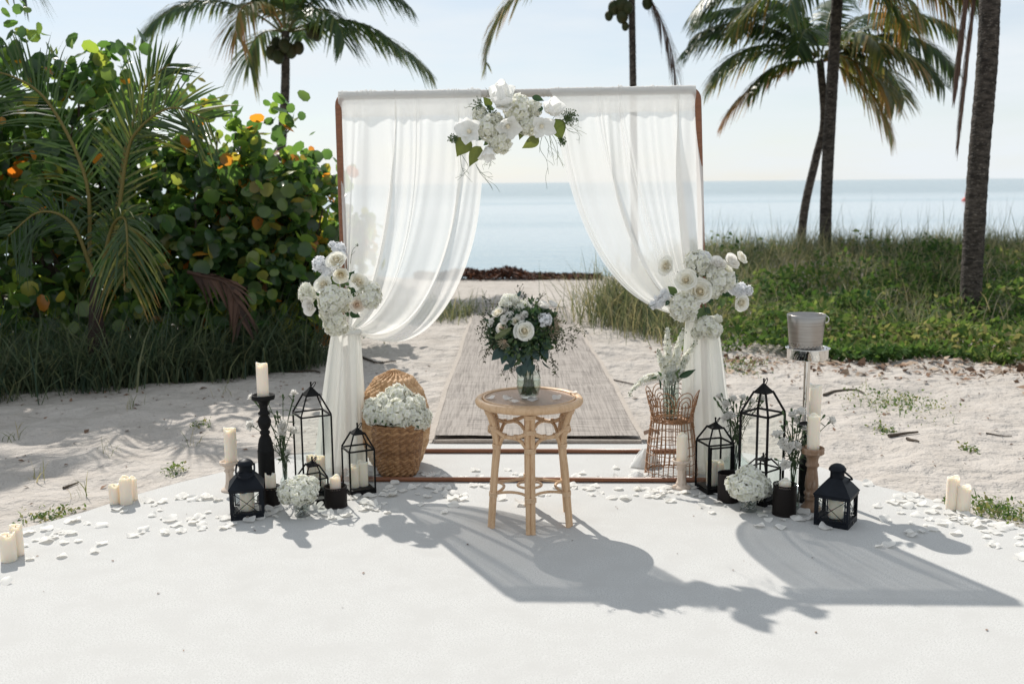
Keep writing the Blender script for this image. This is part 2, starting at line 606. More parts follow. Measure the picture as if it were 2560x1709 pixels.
M['grass'] = mat('dune_grass', (0.06, 0.09, 0.04), 0.6, spec=0.25, transl=0.32, tint=[(0, (0.036, 0.068, 0.044)), (0.4, (0.085, 0.115, 0.062)), (0.75, (0.22, 0.22, 0.125)), (1, (0.38, 0.32, 0.21))], tcol=(1.6, 1.6, 1.1))
M['cover'] = mat('ground_cover_leaf', (0.05, 0.1, 0.02), 0.75, spec=0.1, transl=0.42, tint=[(0, (0.030, 0.065, 0.022)), (0.4, (0.068, 0.128, 0.034)), (0.75, (0.15, 0.205, 0.065)), (1, (0.25, 0.23, 0.12))], tcol=(1.6, 1.6, 1.0))
M['litter'] = mat('dry_leaf_litter', (0.2, 0.12, 0.07), 0.9, tint=[(0, (0.09, 0.05, 0.03)), (0.5, (0.22, 0.13, 0.08)), (1, (0.42, 0.33, 0.25))])
M['pink'] = mat('magenta_bract', (0.45, 0.02, 0.10), 0.6, transl=0.3)
M['scarlet'] = mat('scarlet_petal', (0.45, 0.06, 0.02), 0.6, transl=0.3)
M['green_tag'] = mat('green_plastic', (0.01, 0.16, 0.05), 0.4)
M['buoy'] = mat('red_buoy_paint', (0.55, 0.10, 0.08), 0.5)
M['ribbon'] = mat('cream_ribbon', (0.72, 0.66, 0.54), 0.5)
M['spike'] = mat('protea_bract', (0.6, 0.5, 0.38), 0.7, transl=0.25, tint=[(0, (0.40, 0.25, 0.14)), (1, (0.66, 0.58, 0.46))])


def rug_mat():
    m = mat('woven_jute', (0.3, 0.27, 0.24), 0.95, spec=0.1)
    t = m.node_tree
    N, L = t.nodes, t.links
    b = [n for n in N if n.type == 'BSDF_PRINCIPLED'][0]
    co = N.new('ShaderNodeTexCoord')

    def noise(sc, stretch):
        mp_ = N.new('ShaderNodeMapping')
        mp_.inputs['Scale'].default_value = stretch
        L.new(co.outputs['Object'], mp_.inputs['Vector'])
        n_ = N.new('ShaderNodeTexNoise')
        n_.inputs['Scale'].default_value = sc
        n_.inputs['Detail'].default_value = 3
        L.new(mp_.outputs['Vector'], n_.inputs['Vector'])
        return n_.outputs['Fac']
    warp, weft = noise(85, (1, 0.02, 1)), noise(95, (0.04, 1, 1))
    mu = N.new('ShaderNodeMath')
    mu.operation = 'MULTIPLY'
    L.new(warp, mu.inputs[0])
    L.new(weft, mu.inputs[1])
    cr = N.new('ShaderNodeValToRGB')
    cr.color_ramp.elements[0].position = 0.13
    cr.color_ramp.elements[0].color = (0.18, 0.162, 0.147, 1)
    cr.color_ramp.elements[1].position = 0.30
    cr.color_ramp.elements[1].color = (0.345, 0.314, 0.285, 1)
    L.new(mu.outputs['Value'], cr.inputs['Fac'])
    L.new(cr.outputs['Color'], b.inputs['Base Color'])
    bp = N.new('ShaderNodeBump')
    bp.inputs['Strength'].default_value = 0.6
    bp.inputs['Distance'].default_value = 0.006
    L.new(mu.outputs['Value'], bp.inputs['Height'])
    L.new(bp.outputs['Normal'], b.inputs['Normal'])
    return m


M['rug'] = rug_mat()
M['rugedge'] = mat('rug_binding', (0.40, 0.355, 0.31), 0.9, nz=(60, (0.30, 0.26, 0.22), 0.4, 0.7))


def cane_weave():
    m = mat('fine_cane_weave', (0.5, 0.36, 0.26), 0.5)
    t = m.node_tree
    N, L = t.nodes, t.links
    b = [n for n in N if n.type == 'BSDF_PRINCIPLED'][0]
    co = N.new('ShaderNodeTexCoord')
    ck = N.new('ShaderNodeTexChecker')
    ck.inputs['Scale'].default_value = 150
    ck.inputs['Color1'].default_value = (0.56, 0.41, 0.30, 1)
    ck.inputs['Color2'].default_value = (0.20, 0.115, 0.07, 1)
    mp_ = N.new('ShaderNodeMapping')
    mp_.inputs['Rotation'].default_value = (0, 0, rad(20))
    L.new(co.outputs['Object'], mp_.inputs['Vector'])
    L.new(mp_.outputs['Vector'], ck.inputs['Vector'])
    L.new(ck.outputs['Color'], b.inputs['Base Color'])
    bp = N.new('ShaderNodeBump')
    bp.inputs['Strength'].default_value = 0.6
    bp.inputs['Distance'].default_value = 0.003
    L.new(ck.outputs['Fac'], bp.inputs['Height'])
    L.new(bp.outputs['Normal'], b.inputs['Normal'])
    return m


M['cane_weave'] = cane_weave()


def pierced():
    """sheet metal pierced with rings of small holes"""
    m = mat('pierced_black_metal', (0.012, 0.009, 0.008), 0.5, spec=0.2)
    t = m.node_tree
    N, L = t.nodes, t.links
    b = [n for n in N if n.type == 'BSDF_PRINCIPLED'][0]
    out = [n for n in N if n.type == 'OUTPUT_MATERIAL'][0]
    at = N.new('ShaderNodeUVMap')
    vo = N.new('ShaderNodeTexVoronoi')
    vo.inputs['Scale'].default_value = 1.0
    vo.inputs['Randomness'].default_value = 0.0
    L.new(at.outputs['UV'], vo.inputs['Vector'])
    wv = N.new('ShaderNodeMath')
    wv.operation = 'MULTIPLY'
    wv.inputs[1].default_value = 26.0
    L.new(vo.outputs['Distance'], wv.inputs[0])
    sn = N.new('ShaderNodeMath')
    sn.operation = 'SINE'
    L.new(wv.outputs['Value'], sn.inputs[0])
    gt = N.new('ShaderNodeMath')
    gt.operation = 'GREATER_THAN'
    gt.inputs[1].default_value = 0.80
    L.new(sn.outputs['Value'], gt.inputs[0])
    tp = N.new('ShaderNodeBsdfTransparent')
    mi = N.new('ShaderNodeMixShader')
    L.new(gt.outputs['Value'], mi.inputs['Fac'])
    L.new(b.outputs['BSDF'], mi.inputs[1])
    L.new(tp.outputs['BSDF'], mi.inputs[2])
    L.new(mi.outputs['Shader'], out.inputs['Surface'])
    return m


M['pierced'] = pierced()


def sea_mat():
    m = mat('calm_sea', (0.30, 0.44, 0.50), 0.14, spec=0.5)
    t = m.node_tree
    N, L = t.nodes, t.links
    b = [n for n in N if n.type == 'BSDF_PRINCIPLED'][0]
    co = N.new('ShaderNodeTexCoord')

    def noise(sc, stretch, det=3):
        mp_ = N.new('ShaderNodeMapping')
        mp_.inputs['Scale'].default_value = stretch
        L.new(co.outputs['Object'], mp_.inputs['Vector'])
        n_ = N.new('ShaderNodeTexNoise')
        n_.inputs['Scale'].default_value = sc
        n_.inputs['Detail'].default_value = det
        L.new(mp_.outputs['Vector'], n_.inputs['Vector'])
        return n_.outputs['Fac']
    cr = N.new('ShaderNodeValToRGB')
    cr.color_ramp.elements[0].position = 0.44
    cr.color_ramp.elements[0].color = (0.22, 0.32, 0.37, 1)
    cr.color_ramp.elements[1].position = 0.56
    cr.color_ramp.elements[1].color = (0.36, 0.43, 0.47, 1)
    L.new(noise(0.02, (0.12, 1, 1)), cr.inputs['Fac'])
    sx = N.new('ShaderNodeSeparateXYZ')
    L.new(co.outputs['Object'], sx.inputs['Vector'])
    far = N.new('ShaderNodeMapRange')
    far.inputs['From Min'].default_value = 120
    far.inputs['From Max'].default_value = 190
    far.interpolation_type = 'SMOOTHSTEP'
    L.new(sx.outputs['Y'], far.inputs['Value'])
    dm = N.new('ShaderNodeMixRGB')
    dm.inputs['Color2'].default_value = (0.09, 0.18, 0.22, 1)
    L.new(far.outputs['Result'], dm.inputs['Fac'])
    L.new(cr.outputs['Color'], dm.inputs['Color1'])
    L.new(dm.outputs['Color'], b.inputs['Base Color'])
    b1 = N.new('ShaderNodeBump')
    b1.inputs['Strength'].default_value = 0.8
    b1.inputs['Distance'].default_value = 0.12
    L.new(noise(1.5, (0.35, 1, 1)), b1.inputs['Height'])
    b2 = N.new('ShaderNodeBump')
    b2.inputs['Strength'].default_value = 0.8
    b2.inputs['Distance'].default_value = 0.04
    L.new(noise(7, (0.5, 1, 1)), b2.inputs['Height'])
    L.new(b1.outputs['Normal'], b2.inputs['Normal'])
    L.new(b2.outputs['Normal'], b.inputs['Normal'])
    return m


M['sea'] = sea_mat()

# ------------------------------------------------------------------ the ground, patio, sea
EDGE = [(0, 1331.6), (120, 1302), (210, 1277), (340, 1234), (450, 1203), (572, 1173.6), (700, 1140), (850, 1116), (1000, 1107),
        (1250, 1104), (1450, 1103), (1650, 1105), (1780, 1116), (1880, 1133), (2055, 1166), (2166, 1205), (2320, 1243), (2445, 1287), (2560, 1318)]
epts = [G(x, y)[:2] for x, y in EDGE]
outline = [(-2.62, 3.2), (-2.52, 4.1)] + [tuple(p) for p in epts] + [(2.45, 3.9), (2.55, 3.0), (2.6, -7.0), (-2.6, -7.0)]
mb = MB()
o3 = np.array([(x, y, 0.0) for x, y in outline])
c3 = o3.mean(0)
dn = unit(np.column_stack([o3[:, :2] - np.array([0, 2.0]), np.zeros(len(o3))]))
n = len(o3)
rings = np.stack([o3 - dn * 0.012, o3 - dn * 0.003 - [0, 0, 0.004], o3 - [0, 0, 0.014], o3 - [0, 0, 0.16]], 1)
mb.grid(rings[::-1], cu=True)
mb.F.append(np.array([np.arange(n) * 4]))
patio = setting('patio', mb, M['concrete'], smooth=False)


def inside(x, y, poly=np.array(outline)):
    r = np.zeros(np.shape(x), bool)
    px, py = poly[:, 0], poly[:, 1]
    for i in range(len(poly)):
        j = i - 1
        cnd = ((py[i] > y) != (py[j] > y)) & (x < (px[j] - px[i]) * (y - py[i]) / (py[j] - py[i] + 1e-12) + px[i])
        r ^= cnd
    return r


def edge_dist(x, y, poly=np.array(outline)):
    d = np.full(np.shape(x), 9.0)
    for i in range(len(poly)):
        a, b = poly[i - 1], poly[i]
        ab = b - a
        t = np.clip(((x - a[0]) * ab[0] + (y - a[1]) * ab[1]) / (ab @ ab), 0, 1)
        d = np.minimum(d, np.hypot(x - a[0] - ab[0] * t, y - a[1] - ab[1] * t))
    return d


def dune(x, y):
    """the planted dune to the right of the path and the bank under the left thicket"""
    x, y = np.asarray(x, float), np.asarray(y, float)
    front = 9.1 - 0.32 * np.clip(x - 2.6, 0, 6)
    r = 0.52 * sstep(front + .9, front + 5.6, y) * sstep(1.3, 2.8, x)
    l = 0.25 * sstep(8.6, 11.5, y) * sstep(-1.0, -2.6, x)
    return (r + l) * (1 - 0.9 * sstep(15.2, 17.5, y))


def ground(x, y, fine=True):
    x, y = np.asarray(x, float), np.asarray(y, float)
    z = -0.018 + dune(x, y) - 1.3 * sstep(16.95, 20.5, y)
    if fine:
        b = 0.024 * vnoise(x * 1.1, y * 2.2, 1) + 0.022 * vnoise(x * 2.6 + 0.3 * y, y * 4.6, 2) + 0.014 * vnoise(x * 6, y * 9, 3)
        b = b + 0.030 * np.minimum(0, vnoise(x * 3.1, y * 3.6, 4) + 0.25)
        k = sstep(0.0, 0.5, edge_dist(x, y)) * 0.85 + 0.15
        z = z + b * k * (1 - 0.6 * sstep(12, 15, y)) - 0.012 * k
    return z


xs = np.concatenate([np.linspace(-60, -7, 30)[:-1], np.linspace(-7, 7, 330), np.linspace(7, 60, 30)[1:]])
ys = np.concatenate([np.linspace(-30, 3.6, 30)[:-1], np.linspace(3.6, 10.5, 230), np.linspace(10.5, 24, 110)[1:]])
XX, YY = np.meshgrid(xs, ys, indexing='ij')
ZZ = ground(XX, YY)
ins = inside(XX, YY)
ZZ = np.where(ins, -0.12, ZZ)
mb = MB().grid(np.stack([XX, YY, ZZ], 2))
sand = setting('sand', mb, M['sand'])

mb = MB()
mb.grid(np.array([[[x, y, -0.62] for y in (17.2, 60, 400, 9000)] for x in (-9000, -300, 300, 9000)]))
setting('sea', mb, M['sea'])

# heap of seaweed along the tide line
mb = MB()
strip = MB().grid(np.array([[[-.5, -.09, 0], [-.5, .09, .02]], [[-.15, -.12, .08], [-.15, .12, .05]], [[.2, -.1, .02], [.2, .1, .09]], [[.5, -.04, -.04], [.5, .06, 0]]])).tpl()
N = 5200
sx = RS.uniform(-1.6, 1.5, N)
prof = 0.05 + 0.11 * np.exp(-((sx + 0.12) / 0.36)**2) + 0.085 * np.exp(-((sx + 0.75) / 0.3)**2) * 1.0 + 0.03 * vnoise(sx * 4, sx * 0, 9)
prof = np.where(sx > 0.5, 0.035, prof) * sstep(1.5, 0.9, sx)
hz = np.abs(prof) * RS.beta(1.6, 1.3, N)
sy = 17.05 + RS.normal(0, 0.22, N) * (1.1 - hz * 3)
F3 = frames(RS.normal(0, 1, (N, 3)) + [0, 0, .6], RS.uniform(0, 6.3, N)) * RS.uniform(.05, .13, N)[:, None, None]
mb.scat(strip, F3, np.stack([sx, sy, ground(sx, sy) + hz + 0.02], 1), RS.rand(N))
setting('seaweed_heap', mb, M['seaweed'], 'stuff')

# ------------------------------------------------------------------ woven runner on the path
fl, fr_, bl, br = G(1073, 1095), G(1607, 1099), G(1188, 762), G(1425, 776)
fl[1] = 5.98
fr_[1] = 5.93
nu, nv = 40, 150
u, v = np.meshgrid(np.linspace(0, 1, nu), np.linspace(0, 1, nv), indexing='ij')
Lx = fl[0] * (1 - v) + bl[0] * v + 0.012 * vnoise(v * 9, v * 0, 5)
Rx = fr_[0] * (1 - v) + br[0] * v + 0.02 * vnoise(v * 7, v * 0 + 3, 6)
Ly, Ry = fl[1] * (1 - v) + bl[1] * v, fr_[1] * (1 - v) + br[1] * v
RX, RY = Lx * (1 - u) + Rx * u, Ly * (1 - u) + Ry * u
base = ground(RX, RY, False)
RZ = base + 0.045 + 0.010 * vnoise(RX * 1.1, RY * 3.2, 21) + 0.008 * vnoise(RX * 3 + 4, RY * 5, 22) + 0.010 * sstep(.8, 1, u) * vnoise(RY * 2, RX, 23)
RZ = RZ - 0.006 * sstep(0.03, 0.0, v)
rug = thing('runner_rug', 'long taupe woven jute runner laid down the sand path to the sea', 'rug', (0.1, 6.0, 0.03))
gi = (slice(2, nu - 2), slice(3, nv - 2))
mb = MB().grid(np.stack([RX, RY, RZ], 2)[1:-1, 2:-1])
part('woven_field', mb, M['rug'], rug)
P3 = np.stack([RX, RY, RZ], 2)
for sl_, nm in (((slice(0, 2), slice(0, nv)), 'side_binding'), ((slice(nu - 2, nu), slice(0, nv)), 'side_binding')):
    q = P3[sl_]
    mb = MB().grid(q + [0, 0, 0.003])
    mb.grid(np.stack([q[0 if sl_[0].start == 0 else -1], q[0 if sl_[0].start == 0 else -1] - [0, 0, 0.02]], 0))
    part(nm, mb, M['rugedge'], rug)
hem = smooth_path(P3[1:-1, 0] + [0, 0.0, -0.012], 40)
mb = MB().tube(hem, 0.013, 8)
part('rolled_hem', mb, M['rugedge'], rug)
mb = MB().tube(P3[:, -1] + [0, 0, 0], 0.008, 6)
part('back_hem', mb, M['rugedge'], rug)

# ------------------------------------------------------------------ palms


def frond_geo(mb, rach, P0, az, el, L, droop, ll, n=46, tint=(0.2, 0.6), sag=0.55, side_curl=0.0, wid=0.032, start=0.14, fwd=0.75, rr=0.016, rt=0.7):
    ts = np.linspace(0, 1, 26)
    e = rad(el) - rad(droop) * ts**1.25
    a = rad(az) + rad(side_curl) * ts**1.5
    D = np.stack([np.cos(e) * np.sin(a), np.cos(e) * np.cos(a), np.sin(e)], 1)
    P = np.vstack([[0, 0, 0], np.cumsum((D[1:] + D[:-1]) / 2 * L / 25, 0)]) + np.asarray(P0)
    rach.tube(P, np.linspace(rr, rr * 0.25, 26), 5, t=rt)
    t = np.linspace(start, 1, n)
    pos = np.stack([np.interp(t, ts, P[:, k]) for k in range(3)], 1)
    dr = unit(np.stack([np.interp(t, ts, D[:, k]) for k in range(3)], 1))
    sd = unit(np.cross(dr, [0, 0, 1.0]) + 1e-4)
    upv = np.cross(sd, dr)
    prof = np.sin(np.pi * np.clip(0.12 + 0.80 * (t - start) / (1 - start), 0, 1))**0.7
    for s_ in (-1, 1):
        k = len(t)
        f = fwd * (0.7 + 0.6 * t)[:, None] + RS.uniform(-.12, .12, (k, 1))
        d = unit(sd * s_ + dr * f + upv * RS.uniform(0.05, 0.35, (k, 1)))
        l = ll * prof * RS.uniform(.85, 1.12, k)
        sg = sag * RS.uniform(.7, 1.4, k)
        q = np.array([0, .3, .65, 1.0])
        C = pos[:, None, :] + d[:, None, :] * (l[:, None] * q[None, :])[:, :, None]
        C[:, :, 2] -= (l * sg)[:, None] * q[None, :]**2
        wv = unit(np.cross(d, upv + 0.3 * sd * s_))
        wd = wid * np.array([0.5, 1, .8, .06])
        V = np.stack([C - wv[:, None, :] * wd[None, :, None] / 2, C + wv[:, None, :] * wd[None, :, None] / 2], 2)
        V = V.reshape(k, 8, 3)
        F = np.array([[0, 1, 3, 2], [2, 3, 5, 4], [4, 5, 7, 6]])
        off = (np.arange(k) * 8)[:, None, None]
        tt = np.clip(RS.uniform(tint[0], tint[1], k), 0, 1)
        tv = np.repeat(tt, 8).reshape(k, 8) + np.array([0, 0, 0, 0, .05, .05, .15, .15]) * (0.5 + tint[1])
        mb.add(V.reshape(-1, 3), (F[None] + off).reshape(-1, 4), np.clip(tv.ravel(), 0, 1))
    return P


def trunk_mb(path, r0, r1, n=14, rings=90):
    P = smooth_path(path, rings * 2)
    k = len(P)
    r = np.linspace(r0, r1, k) * (1 + 0.035 * np.sin(np.arange(k) * math.pi) + 0.03 * RS.uniform(-1, 1, k))
    r[: k // 14] *= np.linspace(1.22, 1, k // 14)
    return MB().tube(P, r, n)


def palm(name, label, trunk_path, r0, r1, fronds, ll, nuts=(), group='coconut palms on the beach', crown_at=None, ncount=64, wid=0.040, dead=()):
    base = np.asarray(trunk_path[0], float)
    t = thing(name, label, 'palm tree', base, group)
    part('trunk', trunk_mb(trunk_path, r0, r1), M['bark'], t)
    c = np.asarray(trunk_path[-1] if crown_at is None else crown_at, float)
    for f in fronds:
        az, el, L, dr = f[:4]
        ti = f[4] if len(f) > 4 else (0.1, 0.6)
        mb_, rc = MB(), MB()
        p0 = c + np.array([math.sin(rad(az)) * .07, math.cos(rad(az)) * .07, RS.uniform(-.05, .12)])
        frond_geo(mb_, rc, p0, az, el, L, dr, ll * (f[5] if len(f) > 5 else 1), n=int(ncount * L / 2.2), tint=ti, wid=wid, sag=RS.uniform(.5, .75), side_curl=RS.uniform(-12, 12), rr=0.02, rt=0.72 if ti[1] < .85 else .9)
        fo = part('frond', mb_, M['palm'], t)
        part('rachis', rc, M['palm'], fo)
    for (dx, dy, dz, r) in nuts:
        part('coconut', MB().ball(c + np.array([dx, dy, dz]), (r, r, r * 1.25), 10, 8), M['nut'], t)
    for d in dead:
        mb_ = MB()
        frond_geo(mb_, mb_, *d[0], **d[1])
        part('dead_frond', mb_, M['deadpalm'], t, 'withered brown frond hanging beside the trunk')
    return t


GR = (0.05, 0.55)
YE = (0.45, 0.82)
OR = (0.70, 0.98)
# left palm, crown seen above the sea grapes
c = A(714, 78, 17.0)
b = A(690, 560, 17.0)
b[2] = ground(b[0], b[1])
palm('coconut_palm', 'full coconut palm standing behind the sea grape thicket, left of the arch', [b, b * .6 + c * .4 + [-.03, 0, 0], b * .25 + c * .75 + [0.02, 0, 0], c], .085, .065,
     [(-88, 42, 2.55, 95, (.15, .6)), (-80, 55, 2.5, 70, GR), (-95, 62, 2.3, 60, GR), (88, 50, 2.2, 95, GR), (84, 12, 2.45, 62, (.2, .65)), (96, 22, 1.9, 70, (.2, .6)),
      (-60, 20, 1.1, 120, (.3, .7)), (-150, 55, 1.5, 160, (.55, .85)), (170, 70, 1.9, 110, (.2, .65)), (20, 70, 2.3, 60, GR), (-30, 78, 2.3, 60, GR), (60, 72, 2.3, 70, GR), (130, 40, 1.7, 120, (.1, .6)),
      (-125, 62, 2.1, 90, GR), (110, 66, 2.2, 80, GR), (0, 45, 2.0, 100, GR)],
     .62, [(-.22, -.1, -.35, .10), (-.10, -.16, -.42, .10), (.10, -.12, -.33, .10), (-.17, .06, -.2, .1), (.22, -.1, -.28, .09), (.42, 0, -.02, .1), (.5, .02, -.06, .09), (.02, -.2, -.25, .1)])
# palm behind the arch: only its trunk top, one big frond and the hanging dead frond are in the frame
c = A(1578, -75, 17.2)
b = A(1588, 560, 17.2)
b[2] = ground(b[0], b[1])
palm('coconut_palm', 'coconut palm behind the arch with a dead frond hanging along its trunk', [b, b * .5 + c * .5 + [0.01, 0, 0], c], .062, .055,
     [(-86, 14, 3.15, 104, (.5, .8)), (-60, 60, 2.3, 80, GR), (80, 66, 2.2, 70, GR), (40, 66, 2.2, 80, GR), (0, 60, 2.2, 80, GR), (-140, 60, 2.0, 90, GR)],
     .62, [(-.16, -.1, -.55, .11), (-.28, -.05, -.60, .10), (-.15, -.1, -.74, .10), (-.07, -.14, -.62, .09), (.27, 0, -.52, .09), (-.36, -.03, -.72, .07), (-.10, -.1, -.9, .06)],
     dead=[((c + [.02, -.12, -.1], 75, -48, 2.0, 42, .40), dict(n=46, tint=(.1, .8), sag=.8, wid=.02, fwd=1.3))])
# curved palm on the right with the low, half yellow crown
c = A(2050, 150, 16.5)
b = A(2000, 600, 16.5)
b[2] = ground(b[0], b[1]) + .0
palm('coconut_palm', 'curved coconut palm right of the arch with orange and yellow drying fronds', [b, A(2012, 520, 16.5), A(2040, 395, 16.5), A(2060, 300, 16.5), c],   .070, .058,
     [(-95, 55, 2.2, 85, GR), (-65, 30, 1.9, 90, (.3, .75)), (95, 50, 2.3, 85, (.2, .7)), (72, 14, 1.9, 80, (.4, .8)), (-108, 30, 2.0, 88, (.2, .7)), (115, 20, 1.7, 80, (.4, .85)), (-88, 40, 2.25, 82, GR), (-80, 50, 2.1, 80, (.2, .7)), (-78, -12, 1.7, 48, OR), (-100, 8, 1.25, 70, (.3, .7)), (86, 36, 2.45, 90, GR), (95, 22, 2.1, 78, (.2, .62)), (80, -2, 1.55, 62, (.55, .82)), (104, -28, 1.55, 45, (.5, .86)),
      (-40, 66, 2.0, 70, (.2, .7)), (30, 70, 2.0, 70, GR), (150, 45, 1.5, 120, (.3, .8)), (-150, 50, 1.5, 120, GR), (60, 58, 2.1, 80, GR), (-120, 62, 1.9, 90, GR), (120, -10, 1.2, 60, (.5, .9))],
     .58, [])
# straight palm in front of it
c = A(2096, -45, 14.6)
b = A(2064, 610, 14.6)
b[2] = ground(b[0], b[1]) - .02
palm('coconut_palm', 'straight dark palm trunk in front of the curved palm, crown above the frame', [b, A(2066, 480, 14.6), A(2078, 250, 14.6), c],   .086, .078,
     [(-96, 20, 2.2, 75, (.1, .6)), (96, 22, 2.2, 80, (.4, .85)), (-60, 8, 1.7, 70, (.3, .8)), (62, 5, 1.6, 70, (.5, .9)), (125, 0, 1.3, 70, (.3, .8)), (-125, 0, 1.3, 70, (.1, .6)), (-84, 12, 1.95, 62, (.1, .5)), (-92, 30, 2.1, 88, GR), (88, 14, 1.75, 72, (.6, .9)), (84, 30, 2.1, 86, (.3, .75)), (-70, 52, 2.1, 80, GR), (70, 54, 2.1, 80, GR), (0, 62, 1.9, 80, GR), (160, 50, 1.4, 120, (.3, .7)), (-155, 45, 1.4, 120, GR), (110, -14, 1.05, 60, (.2, .6))],
     .52, [], wid=.03)
# big trunk at the right edge, with hanging dead strands
c = A(2480, -210, 10.6)
b = A(2424, 800, 10.6)
b[2] = ground(b[0], b[1]) - .03
t5 = palm('coconut_palm', 'thick rough palm trunk near the right edge with rusty dead strands', [b, A(2432, 640, 10.6), A(2447, 400, 10.6), A(2470, 120, 10.6), c], .112, .10,
          [(-80, 50, 2.2, 60, GR), (60, 55, 2.4, 80, GR), (88, 20, 2.2, 100, GR), (-40, 60, 2.4, 80, GR), (120, 45, 2.2, 80, GR), (10, 66, 2.4, 70, GR)], .55, [],
          dead=[((A(2452, -130, 10.45), -95, -85, 1.9, 3, .20), dict(n=80, tint=(.3, 1), sag=1.0, wid=.013, fwd=3.5)),
                ((A(2436, -160, 10.45), -110, -84, 1.55, 2, .16), dict(n=60, tint=(.4, 1), sag=1.0, wid=.012, fwd=3.5)),
                ((A(2560, -160, 10.6), 80, -50, 1.1, 30, .4), dict(n=30, tint=(.2, 1), sag=1.0, wid=.016, fwd=1.6))])

# palm just outside the left edge of the frame: the tips of its fronds and its shade on the sand are in the photo
c = np.array([-6.0, 10.3, 4.3])
b = np.array([-6.2, 10.5, float(ground(-6.2, 10.5))])
palm('coconut_palm', 'coconut palm cut off by the left frame edge, only frond tips in view', [b, b * .5 + c * .5 + [.05, 0, 0], c], .10, .09,
     [(az, el, L, dr, GR) for az, el, L, dr in [(88, 2, 1.55, 78), (125, 28, 2.2, 85), (165, 25, 2.2, 80), (205, 20, 2.2, 80), (50, 45, 2.2, 90), (145, 58, 2.2, 90), (0, 40, 2.2, 80), (-60, 40, 2.2, 80), (-110, 30, 2.2, 80)]],
     .62, [], group='coconut palms on the beach', wid=.04)

# ------------------------------------------------------------------ sea grape thicket on the left
ang = np.linspace(0, 2 * math.pi, 9)[:-1] + 0.4
rimx = np.cos(ang) * (1 + .06 * np.cos(2 * ang))
leafV = [[0, 0, 0]] + [[x, y, 0.34 * abs(x) + 0.10 * y * y] for x, y in zip(rimx, np.sin(ang))]
GLEAF = (np.array(leafV) * 0.5, [np.array([[0, i + 1, (i + 1) % 8 + 1] for i in range(8)])])


def grape_shrub(label, lobes, nleaf, nparts, base, kd, sprigs=(), ypos=.055):
    base = np.array([base[0], base[1], ground(base[0], base[1])])
    t = thing('sea_grape_shrub', label, 'shrub', base, 'sea grape shrubs left of the arch')
    lob = [(A(px, py, Y * kd), np.array(r) * kd * np.array([1, .68, 1])) for px, py, Y, r in lobes]
    vol = np.array([r.prod()**(.75) for _, r in lob])
    ch = RS.choice(len(lob), nleaf, p=vol / vol.sum())
    C, Rr = np.array([l[0] for l in lob])[ch], np.array([l[1] for l in lob])[ch]
    d = unit(RS.normal(0, 1, (nleaf, 3)))
    q = RS.beta(3.0, 1.0, nleaf)[:, None]
    # leaves sit in rosettes at twig ends
    k_ = nleaf // 7
    hd = unit(RS.normal(0, 1, (k_, 3)))
    hc = RS.choice(len(lob), k_, p=vol / vol.sum())
    hq = RS.beta(2.6, .9, k_)
    sel = RS.randint(0, k_, nleaf)
    ch = hc[sel]
    C, Rr = np.array([l[0] for l in lob])[ch], np.array([l[1] for l in lob])[ch]
    d = hd[sel]
    q = hq[sel][:, None]
    P = C + d * Rr * q * (1 + .16 * vnoise(d[:, 0] * 3 + ch, d[:, 2] * 3, 31)[:, None])
    P = P + RS.normal(0, .075, P.shape) * [1, 1, .8]
    for (px, py, Y, k, spread) in sprigs:
        c_ = A(px, py, Y * kd)
        P = np.vstack([P, c_ + RS.normal(0, 1, (k, 3)) * np.array(spread)])
        d = np.vstack([d, unit(RS.normal(0, 1, (k, 3)))])
    P[:, 2] = np.maximum(P[:, 2], ground(P[:, 0], P[:, 1], False) + RS.uniform(.05, .3, len(P)))
    nl = len(P)
    nrm = unit(d * .45 + RS.normal(0, .95, (nl, 3)) + np.array([0, -.1, .3]))
    sz = RS.uniform(.065, .15, nl)
    tint = RS.beta(1.3, 1.7, nl) * .82
    yel = RS.rand(nl)
    tint = np.where(yel < ypos, RS.uniform(.80, .88, nl), tint)
    tint = np.where(yel < ypos * .3, RS.uniform(.92, 1.0, nl), tint)
    F3 = frames(nrm, RS.uniform(0, 6.3, nl)) * sz[:, None, None]
    # the leaves that show largest become parts of their own
    vis = np.abs(nrm[:, 1]) * sz**2 * sstep(.5, 1.2, np.linalg.norm(d, axis=1)) * np.where(d[:, 1] < .1, 1.0, .1) / P[:, 1]**2 * np.where(P[:, 0] > -4.3, 1, .2)
    order = np.argsort(-vis)
    big, rest = order[:nparts], order[nparts:]
    br = MB()
    for c_, r in lob:
        for _ in range(4):
            e = c_ + unit(RS.normal(0, 1, 3) + [0, 0, .4]) * r * .8
            br.tube(smooth_path([base + RS.normal(0, .12, 3) * [1, 1, 0], (base + c_) / 2 + RS.normal(0, .1, 3), e], 9), np.linspace(.034, .008, 9), 6)
    part('branch', br, M['branch'], t, stuff=True)
    mb_ = MB().scat(GLEAF, F3[rest], P[rest], tint[rest])
    part('foliage', mb_, M['grape'], t, stuff=True)
    lv = []
    for q_ in np.concatenate([np.linspace(.05, .7, 7), [.85, .9, .96]]):
        lv.append(MB().add(GLEAF[0], GLEAF[1], q_).mesh('leaf', M['grape']))
    qs = np.concatenate([np.linspace(.05, .7, 7), [.85, .9, .96]])
    for i in big:
        k = int(np.argmin(np.abs(qs - tint[i])))
        X = np.eye(4)
        X[:3, :3] = F3[i]
        X[:3, 3] = P[i]
        inst('leaf', lv[k], t, Matrix(X.tolist()))
    return t


